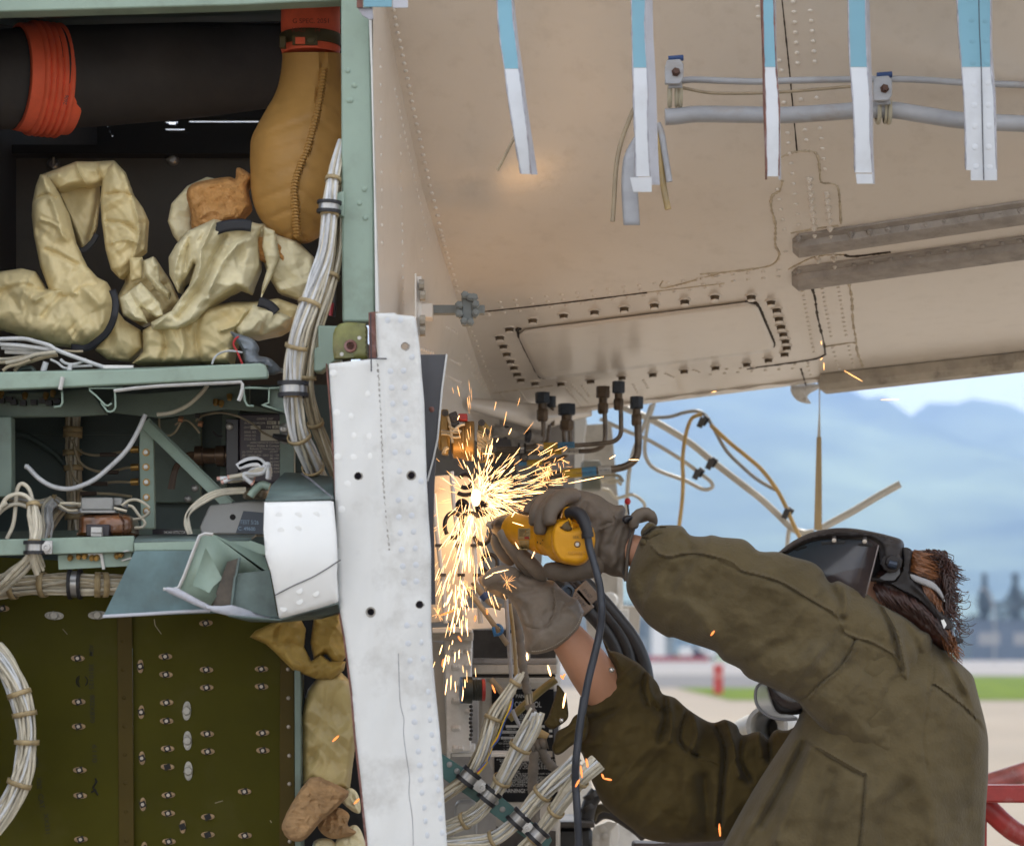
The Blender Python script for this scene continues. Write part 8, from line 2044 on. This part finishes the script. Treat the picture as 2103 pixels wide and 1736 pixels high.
def strands(n, root, dirs, ln, mat, curl, nm, d=(4.955, 5.06)):
    mb = MB()
    for i in range(n):
        x, y = q('AB', root(hr_))[0]
        dx, dy = dirs(hr_, x, y)
        L_ = ln * hr_.uniform(.5, 1.15)
        d0 = hr_.uniform(*d)
        ph, fr_ = hr_.uniform(0, 6.28), hr_.uniform(.6, 1.3)
        pts = []
        for s_ in range(10):
            t = s_ / 9
            ca = curl * t * fr_ * 1.6
            pts.append(P(x + dx * L_ * t + curl * 8 * t * math.sin(ph + t * 4.2 * fr_), y + dy * L_ * t + curl * 8 * t * math.cos(ph + t * 4.2 * fr_) + 8 * t * t, d0 - .012 * math.sin(t * 3)))
        mb.tube(pts, [.0014 * (1 - .6 * s_ / 9) for s_ in range(10)], 3, cap=False)
    return obj(nm, mb, mat, hair, kind='stuff', smooth=60)
def pick(pts):
    def f(r_):
        i = r_.randrange(len(pts) - 1)
        t = r_.random()
        return (pts[i][0] + (pts[i + 1][0] - pts[i][0]) * t + r_.uniform(-25, 25), pts[i][1] + (pts[i + 1][1] - pts[i][1]) * t + r_.uniform(-25, 25))
    return f
strands(260, pick([(1290, 370), (1290, 540)]), lambda r_, x, y: (.95, .10 + r_.uniform(-.15, .2)), 48, hairl, .5, 'backlit_lock', (4.955, 4.975))
strands(200, pick([(1400, 360), (1560, 370), (1620, 500)]), lambda r_, x, y: (.6 + r_.uniform(-.3, .3), .55), 40, hairm, 1.3, 'curl')
strands(340, pick([(1540, 380), (1590, 470), (1625, 600), (1620, 780), (1630, 880)]), lambda r_, x, y: (.14 + r_.uniform(-.2, .25), .95), 40, hairm, 2.2, 'curl')
strands(120, pick([(1380, 660), (1450, 720), (1530, 850)]), lambda r_, x, y: (.35, .9), 34, hairl, .5, 'backlit_lock', (4.955, 4.97))
strands(420, pick([(920, 680), (1100, 730), (1300, 820), (1450, 950), (1560, 1080)]), lambda r_, x, y: (.55, .75), 48, hairm, .5, 'dark_lock', (4.95, 4.98))
strands(130, pick([(1560, 1060), (1640, 1150), (1680, 1260)]), lambda r_, x, y: (.3 + r_.uniform(-.3, .4), .9), 26, hairl, .9, 'backlit_lock', (4.955, 4.98))
strands(40, pick([(1640, 600), (1680, 800), (1700, 1000), (1690, 1300)]), lambda r_, x, y: (.55 + r_.uniform(-.4, .4), .5 + r_.uniform(-.6, .6)), 30, hairm, 2.2, 'flyaway')

# the grinder -------------------------------------------------------------------------
yel = M('yellow_tool_plastic', (.66, .30, .008), .42, var=.06, sc=10, bump=.06, bsc=120, dirt=.55, dcol=(.16, .085, .02), dsc=14, spec=.25)
gr = thing('angle_grinder', 'worn yellow angle grinder with black cord held in gloved hands', 'grinder', P(1160, 1160, 5.0))
ca, cb_ = P(*q('W', (800, 700))[0], 4.955), P(*q('W', (40, 530))[0], 5.10)
ax = (cb_ - ca).normalized()
Ln = (cb_ - ca).length
prof = [(.012, .0), (.012, .040), (.02, .0445), (.034, .0455), (.045, .0455), (.046, .041), (.06, .040), (.085, .036), (.086, .0385), (.12, .036), (.1205, .0335), (Ln, .0345), (Ln + .01, .032)]
obj('motor_housing', MB().lathe(ca, ax, [(t, max(r_, .001)) for t, r_ in prof], 44), yel, gr, smooth=35)
cap_o = q('W', (478, 640), (486, 560), (510, 500), (565, 432), (640, 405), (715, 388), (735, 420), (760, 480), (800, 500), (840, 470), (900, 430), (980, 452), (1030, 540), (1046, 640), (1040, 720), (1015, 810), (968, 885), (920, 945), (830, 980), (720, 970), (600, 935), (530, 850), (490, 760))
obj('rear_cap', inflate(cap_o, 4.958, .034, 3.2, '', D=13, relief=relief(('W', [(590, 500), (660, 540), (750, 545)], 3, -.004), ('W', [(560, 480), (520, 640), (560, 820), (640, 920)], 3, .003), ('W', [(700, 850), (920, 850)], 1.3, -.0015), ('W', [(700, 792), (920, 792)], 1.3, -.0015), noise=(.0006, 20, 1.)), power=.35), yel, gr, smooth=60)
obj('vent_shadow', inflate(q('W', (595, 490), (680, 425), (720, 420), (745, 480), (755, 530), (690, 550), (640, 530)), 4.928, .005, 3, '', D=3), M('vent_shade_yellow', (.10, .06, .015), .6, var=.4, sc=40), gr, smooth=60)  # dark patch paints the shade inside the vent
obj('cap_finger', inflate(q('W', (700, 392), (725, 388), (765, 480), (760, 505), (740, 490)), 4.922, .006, 2.5, '', D=3), yel, gr, smooth=60)
obj('tail_switch', inflate(q('W', (615, 395), (625, 300), (645, 250), (720, 234), (800, 240), (870, 262), (882, 310), (880, 420), (820, 480), (700, 420)), 4.985, .024, 3.2, '', D=8, relief=relief(('W', [(770, 240), (775, 290)], 1.5, -.003), ('W', [(690, 380), (720, 290), (850, 290)], 3, -.004))), yel, gr, smooth=60)
p = q('W', (818, 713))[0]
obj('cap_screw', MB().lathe(P(p[0], p[1], 4.925), (0, -1, 0), [(0, .0066), (.0015, .0066), (.0017, .005), (-.001, .0046)], 16), blackrub, gr)
obj('screw_head', MB().lathe(P(p[0], p[1], 4.924), (0, -1, 0), [(0, .0042), (.0012, .004), (.0013, .0022), (.0002, .002)], 6), steel, gr)
text('SER. 42', 'W', (762, 640), 4.9215, 34, M('embossed_dark', (.22, .12, .015), .6), gr, width=150, bold=.004)
text('DEWALT', 'W', (705, 842), 4.9225, 40, M('embossed_yellow', (.50, .23, .006), .5), gr, width=215, bold=.004)
sr = finger('W', [(690, 345, 4.955), (780, 310, 4.94), (860, 350, 4.925), (910, 440, 4.915), (940, 540, 4.91), (952, 620, 4.91)], [.0135, .0135, .0135, .0125, .0115, .0105], blackrub, gr, 1., name='strain_relief')
band(P(*q('W', (948, 600))[0], 4.91), (.15, 0, -1), .0095, .009, blackrub, gr, 'relief_ring', .003)
cordm = M('blue_grey_cord', (.030, .034, .045), .45, var=.15, sc=30)
obj('cord', MB().tube([P(*p) for p in sp([p + (d,) for p, d in zip(q('W', (950, 610), (975, 760), (1020, 920), (1065, 1080), (1105, 1260), (1118, 1420)) + q('O', (880, 940), (868, 1080), (832, 1240), (785, 1430), (745, 1650)) + q('G', (1180, 780), (1150, 1000), (1128, 1200), (1126, 1330), (1140, 1560), (1150, 1900), (1160, 2600)), (4.91, 4.91, 4.90, 4.89, 4.89, 4.89, 4.89, 4.9, 4.9, 4.9, 4.9, 4.9, 4.9, 4.9, 4.92, 4.92, 4.94, 4.95))], 6)], .0078, 12), cordm, gr, smooth=60)
lm = M('printed_label', (.36, .27, .12), .5, var=.1)
def onbody(px, py, off=.0005):
    """point on the front of the motor housing seen at that pixel"""
    o = V((0, 0, CH))
    dr = (P(px, py, 5.0) - o).normalized()
    best = None
    for t in np.linspace(4.8, 5.3, 400):
        p_ = o + dr * t
        s_ = (p_ - ca).dot(ax)
        r_ = ((p_ - ca) - ax * s_).length
        rr = float(np.interp(s_, [a[0] for a in prof], [a[1] for a in prof]))
        if r_ < rr + off:
            return p_
    return P(px, py, 5.0)
def bodypatch(name, k, a, b, mat, off=.0008):
    (x0, y0), (x1, y1) = q(k, a, b)
    return obj(name, MB().grid([[onbody(x, y, off) for x in np.linspace(x0, x1, 8)] for y in np.linspace(y0, y1, 8)]), mat, gr, smooth=60, solid=.0004)
bodypatch('rating_label', 'W', (70, 510), (222, 650), lm)
bodypatch('rating_label', 'W', (80, 660), (210, 780), lm)
bodypatch('red_mark', 'W', (150, 615), (208, 645), redp, .0016)
for i in range(7):
    bodypatch('label_print_line', 'W', (84, 520 + i * 14), (84 + 128 - (i % 3) * 22, 525 + i * 14), thread, .0014)
for z in ((315, 685, 12), (352, 700, 10), (380, 660, 9)):
    bodypatch('dark_fleck', 'W', (z[0] - z[2] / 2, z[1] - z[2]), (z[0] + z[2] / 2, z[1] + z[2]), M('tool_fleck', (.06, .04, .01), .7) if 'tool_fleck' not in MATS else MATS['tool_fleck'], .0012)
ghm2 = M('gear_head_metal', (.16, .13, .10), .4, .6, var=.3, sc=20, dirt=.5, dcol=(.05, .035, .02), dsc=14)
hc_ = cb_ + ax * .03
obj('gear_head', MB().lathe(cb_ + ax * .008, ax, [(0, .030), (.02, .030), (.035, .026), (.05, .020), (.055, .008)], 24), ghm2, gr, smooth=40)
dax = (V((.15, -.35, .9))).normalized()
dc = cb_ + ax * .058
obj('cutting_disc', MB().lathe(dc, dax, [(-.0018, .008), (-.0018, .026), (.0018, .026), (.0018, .008)], 36), M('grey_abrasive', (.28, .26, .24), .8, var=.2, sc=60), gr, smooth=40)


# ------------------------------------------------------------------ sparks
def spark_mat(nm, col, e):
    m = bpy.data.materials.new(nm)
    m.use_nodes = True
    b = m.node_tree.nodes['Principled BSDF']
    b.inputs['Base Color'].default_value = (.1, .05, .02, 1)
    b.inputs['Emission Color'].default_value = (*col, 1)
    b.inputs['Emission Strength'].default_value = e
    return m
sw, so_, sr_ = spark_mat('white_hot_spark', (1, .55, .22), 3.2), spark_mat('yellow_hot_spark', (1, .44, .14), 2.2), spark_mat('cooling_orange_spark', (1, .24, .05), 1.1)
sr2 = random.Random(3)
def sliver(mb, p, d, L_, r_):
    d = V(d).normalized()
    mb.tube([p, p + d * L_ * .35, p + d * L_ * .8, p + d * L_], [r_ * .4, r_, r_ * .9, r_ * .25], 5)
C0 = P(*q('H', (545, 830))[0], 5.22)
hot, warm, cool = MB(), MB(), MB()
def spray(n, c, amean, aspread, rmin, rmax, lmin, lmax, mb, rr, dspread=.12, fall=0.):
    for _ in range(n):
        a = R(amean + sr2.gauss(0, aspread))
        rad = rmin + (rmax - rmin) * sr2.random() ** 1.6
        d = V((math.cos(a), sr2.uniform(-.4, .25), math.sin(a)))
        p = c + V((sr2.gauss(0, .010), sr2.gauss(0, .01), sr2.gauss(0, .014))) + V((d.x * rad, sr2.uniform(-dspread, dspread * .6) * rad * 4, d.z * rad - fall * rad * rad))
        d2 = V((d.x, d.y, d.z - 2 * fall * rad + sr2.uniform(-.12, .12)))
        sliver(mb, p, d2, sr2.uniform(lmin, lmax), rr * sr2.uniform(.4, 1.7))
spray(110, C0, 72, 36, .004, .09, .008, .03, hot, .00045)
spray(130, C0, 5, 20, .015, .16, .018, .055, hot, .00032)
spray(110, C0, -35, 20, .015, .16, .018, .055, hot, .00032)
spray(150, C0 + V((-.02, 0, -.03)), -97, 17, .005, .19, .015, .05, hot, .00038)
spray(60, C0 + V((-.04, 0, -.2)), -94, 9, .0, .22, .008, .04, hot, .0007)
spray(110, C0, 0, 110, .05, .22, .010, .035, warm, .00032)
spray(16, C0 + V((.17, 0, .07)), 60, 120, .0, .03, .006, .02, warm, .0004)
spray(14, C0 + V((.14, 0, .055)), 20, 120, .0, .03, .006, .02, warm, .0004)
for z in (('G', (948, 575), (968, 645)), ('G', (815, 495), (818, 545)), ('G', (1062, 755), (1046, 850)), ('G', (590, 700), (612, 755)), ('H', (865, 825), (1000, 815)), ('H', (1170, 750), (1415, 702)), ('H', (640, 1375), (755, 1348)), ('G', (250, 260), (355, 220)), ('H', (575, 545), (648, 545)), ('H', (600, 620), (628, 480)), ('N', (935, 1268), (1055, 1338)), ('H', (1455, 580), (1497, 555)), ('H', (1590, 587), (1660, 587)), ('H', (755, 412), (775, 368)), ('H', (670, 465), (683, 437)), ('H', (400, 310), (412, 280)), ('I', (553, 208), (578, 203)), ('H', (915, 1270), (935, 1222)), ('AC', (1780, 1030), (1790, 1165)), ('N', (803, 1215), (805, 1265)), ('N', (785, 1075), (790, 1100)), ('N', (780, 1200), (795, 1185)), ('Q', (215, 965), (238, 935)), ('AC', (322, 420), (338, 550)), ('AC', (268, 645), (310, 565)), ('AC', (380, 345), (398, 440)), ('AC', (545, 505), (565, 558)), ('AC', (565, 555), (652, 572)), ('G', (270, 585), (278, 535)), ('G', (330, 350), (305, 335)), ('G', (480, 295), (485, 255)), ('G', (560, 250), (557, 215)), ('G', (395, 425), (372, 388)), ('H', (775, 985), (800, 945)), ('H', (800, 1160), (825, 1205)), ('H', (780, 1020), (860, 1045)), ('I', (1392, 246), (1482, 244)), ('G', (1030, 640), (1050, 665)), ('G', (1060, 630), (1040, 660)), ('H', (645, 1380), (590, 1410)), ('D', (1865, 930), (1900, 897)), ('D', (1985, 1280), (2015, 1250))):
    a, b = q(z[0], z[1], z[2])
    k_ = z[0]
    dd = 4.8 if k_ in ('AC', 'Q') else 4.97 if k_ == 'G' else 5.0
    if k_ in ('N', 'I'):
        dd = 6.0
    if k_ == 'D':
        dd = 4.82
    pa_, pb_ = P(*a, dd), P(*b, dd)
    fat = .0021 if k_ in ('G', 'AC', 'D', 'Q') else .0009
    mbx = cool if k_ in ('AC', 'Q', 'D') or (k_ == 'G' and z[1] not in ((948, 575), (815, 495), (1062, 755))) else warm if k_ in ('N', 'I') else hot
    sliver(mbx, pa_, pb_ - pa_, (pb_ - pa_).length, fat)
for c_, n_, L_ in ((q('H', (1015, 680))[0], 18, .022), (q('H', (990, 735))[0], 14, .02), (q('H', (740, 1435))[0], 11, .024), (q('H', (1130, 717))[0], 7, .014), (q('G', (435, 75))[0], 12, .02), (q('G', (245, 245))[0], 14, .02)):
    for i in range(n_):
        a = sr2.uniform(0, 6.28)
        sliver(warm, P(*c_, 5.0 if c_[0] < 1600 else 6.0), (math.cos(a), sr2.uniform(-.5, .1), math.sin(a)), L_ * sr2.uniform(.3, 1.1), .00022)
spk = thing('sparks', 'bright shower of orange and white sparks flying from the grinder head', 'sparks', C0)
obj('white_hot_slivers', hot, sw, spk, kind='stuff', smooth=0)
obj('yellow_slivers', warm, so_, spk, kind='stuff', smooth=0)
obj('orange_slivers', cool, sr_, spk, kind='stuff', smooth=0)
obj('glowing_core', MB().ball(C0 + V((-.006, .03, -.004)), .013, 8, (.8, .5, 1.5)), sw, spk, smooth=60)
for loc, e, rd in ((C0 + V((-.045, .27, -.03)), 1.0, .06), (C0 + V((-.05, -.03, -.13)), .25, .09)):
    lp_ = bpy.data.objects.new('spark_light', bpy.data.lights.new('spark_light', 'POINT'))
    COL.objects.link(lp_)
    lp_.location = loc
    lp_.data.energy = e
    lp_.data.color = (1, .55, .22)
    lp_.data.shadow_soft_size = rd

# ------------------------------------------------------------------ far airfield
def far_tree(x, y, h, wd, lab, seed, conifer=False, group='trees beyond the airfield'):
    rt = random.Random(seed)
    t_ = thing('tree', lab, 'tree', V((x, y, 0)), group)
    obj('trunk', MB().tube([V((x, y, 0)), V((x + .2, y, h * .5)), V((x, y, h * .92))], [h * .03, h * .018, h * .006], 8), M('bark', (.06, .05, .04), .9) if 'bark' not in MATS else MATS['bark'], t_)
    mb = MB()
    for i in range(620):
        t = rt.random()
        z = h * (.12 + .88 * t)
        w_ = wd * ((1 - t) ** .55 * (.8 + .5 * math.sin(t * 14 + seed)) if conifer else math.sin(math.pi * (.12 + .85 * t)) ** .7) * (.75 + .45 * mnoise.noise(V((z * .5, seed, 0)))) 
        a, r_ = rt.uniform(0, 6.28), math.sqrt(rt.random()) * w_
        c = V((x + r_ * math.cos(a), y + r_ * math.sin(a), z))
        s_ = h * .035 * rt.uniform(.5, 1.3)
        u = V((rt.gauss(0, 1), rt.gauss(0, 1), rt.gauss(0, 1))).normalized() * s_
        v_ = u.orthogonal().normalized() * s_ * .7
        mb.add([c - u, c + v_, c + u, c - v_], [(0, 1, 2, 3)])
    obj('crown', mb, M('dark_foliage', (.022, .030, .020), .8, var=.3, sc=.3) if 'dark_foliage' not in MATS else MATS['dark_foliage'], t_, smooth=0)
def fx(px, d):
    return (px - CX) / F * d
for px, py, d, wd, lab, con in ((2022, 1178, 480, 3.2, 'tall slim dark conifer left of the far shed', True), (2085, 1178, 470, 4.5, 'tall dark tree at the right edge of the frame above the shed', True), (2048, 1235, 500, 8, 'broad bushy dark tree between the two tall ones', False), (2000, 1262, 520, 7, 'low dark bushy tree beside the far shed', False), (2110, 1215, 490, 9, 'broad dark tree cut by the right frame edge', False), (1400, 1292, 560, 8, 'low far tree behind the white vehicles', False), (1450, 1296, 575, 9, 'low far tree right of the white vehicles', False)):
    far_tree(fx(px, d), d, CH + (HY - py) / F * d, wd, lab, px, con)
shm = M('blue_grey_shed_paint', (.10, .125, .16), .6, var=.05, sc=.3)
def building(name, lab, px0, px1, pyt, d, dep, mat, roofm=None):
    x0, x1 = fx(px0, d), fx(px1, d)
    h = CH + (HY - pyt) / F * d
    t_ = thing(name, lab, 'building', V(((x0 + x1) / 2, d, 0)))
    obj('wall', MB().box(((x0 + x1) / 2, d + dep / 2, h / 2), ((x1 - x0) / 2, dep / 2, h / 2)), mat, t_)
    obj('roof', MB().box(((x0 + x1) / 2, d + dep / 2, h + .15), ((x1 - x0) / 2 + .3, dep / 2 + .3, .15)), roofm or mat, t_)
    n = max(2, int((x1 - x0) / 4))
    for i in range(n):
        xx = x0 + (x1 - x0) * (i + .5) / n
        obj('window', MB().box((xx, d - .02, h * .55), ((x1 - x0) / n * .3, .05, h * .16)), shm if mat is not shm else greyst, t_)
    return t_
building('shed', 'low blue grey shed at the far right edge of the airfield', 1995, 2140, 1275, 400, 14, shm)
building('hangar', 'grey hangar building far behind the gear bay', 1150, 1385, 1240, 430, 20, M('grey_hangar_paint', (.22, .235, .26), .6, var=.05, sc=.3))
t_ = thing('white_pillar', 'tall white pillar standing before the grey hangar', 'pillar', V((fx(1352, 380), 380, 0)))
obj('shaft', MB().box((fx(1352, 380), 380, 5.4), (1.0, .8, 5.4)), whitep, t_)
obj('base', MB().box((fx(1352, 380), 380, .4), (1.3, 1.1, .4)), whitep, t_)
for px, lab in ((1422, 'white parked van far off right of the white pillar'), (1448, 'second white parked van, right of the first')):
    d = 390
    t_ = thing('van', lab, 'van', V((fx(px, d), d, 0)), 'white vans parked far away')
    obj('body', MB().prism([V((fx(px, d) + a, d, z)) for a, z in ((-2, .4), (2, .4), (2, 1.3), (1.3, 1.5), (.7, 2.2), (-2, 2.2))], (0, 1.8, 0)), whitep, t_)
    for a in (-1.2, 1.2):
        obj('wheel', MB().lathe(V((fx(px, d) + a, d - .05, .38)), (0, 1, 0), [(0, .38), (.25, .38)], 14), blackrub, t_)
    obj('windscreen', MB().box((fx(px, d) + .4, d - .01, 1.75), (.3, .02, .25)), shm, t_)
t_ = thing('red_barrier', 'long low red barrier line on the far side of the runway', 'barrier', V((fx(1380, 345), 345, 0)))
for i in range(14):
    obj('panel', MB().box((fx(1308 + i * 11, 345), 345, .45), (fx(CX + 5, 345), .2, .42)), redp, t_)
def marker(px, pyb, pyt, lab):
    d = CH * F / (pyb - HY)
    h = (pyb - pyt) / F * d
    t_ = thing('marker_post', lab, 'post', V((fx(px, d), d, 0)))
    m1, m2 = M('red_marker_paint', (.50, .045, .035), .5) if 'red_marker_paint' not in MATS else MATS['red_marker_paint'], whitep
    obj('post', MB().box((fx(px, d), d, h / 2), (.17, .08, h / 2)), m1, t_)
    obj('band', MB().box((fx(px, d), d - .09, h * .62), (.172, .012, h * .07)), M('pale_red_band', (.6, .2, .18), .5), t_)
marker(1475, 1425, 1364, 'red runway marker post standing in the grass strip')
d = 300
t_ = thing('light_pole', 'thin grey pole with curved top beyond the grass behind the person', 'pole', V((fx(2040, d), d, 0)))
obj('pole', MB().tube([V((fx(2042, d), d, 0)), V((fx(2042, d), d, 6)), V((fx(2036, d), d, 8.2)), V((fx(2022, d), d, 9.2))], .12, 8), greym, t_)
obj('lamp_head', MB().box((fx(2018, d), d, 9.2), (.5, .15, .1)), greym, t_)
flush_spare()

# ------------------------------------------------------------------ air
def haze():
    m = bpy.data.materials.new('haze_air')
    m.use_nodes = True
    n = m.node_tree.nodes
    n.clear()
    o = n.new('ShaderNodeOutputMaterial')
    p = n.new('ShaderNodeVolumePrincipled')
    p.inputs['Color'].default_value = (.42, .62, 1.0, 1)
    p.inputs['Density'].default_value = .00033
    p.inputs['Anisotropy'].default_value = 0.1
    m.node_tree.links.new(p.outputs[0], o.inputs['Volume'])
    mb = MB().box((0, 2350, 260), (3200, 2900, 266))
    obj('haze', mb, m, kind='stuff', smooth=0)
haze()
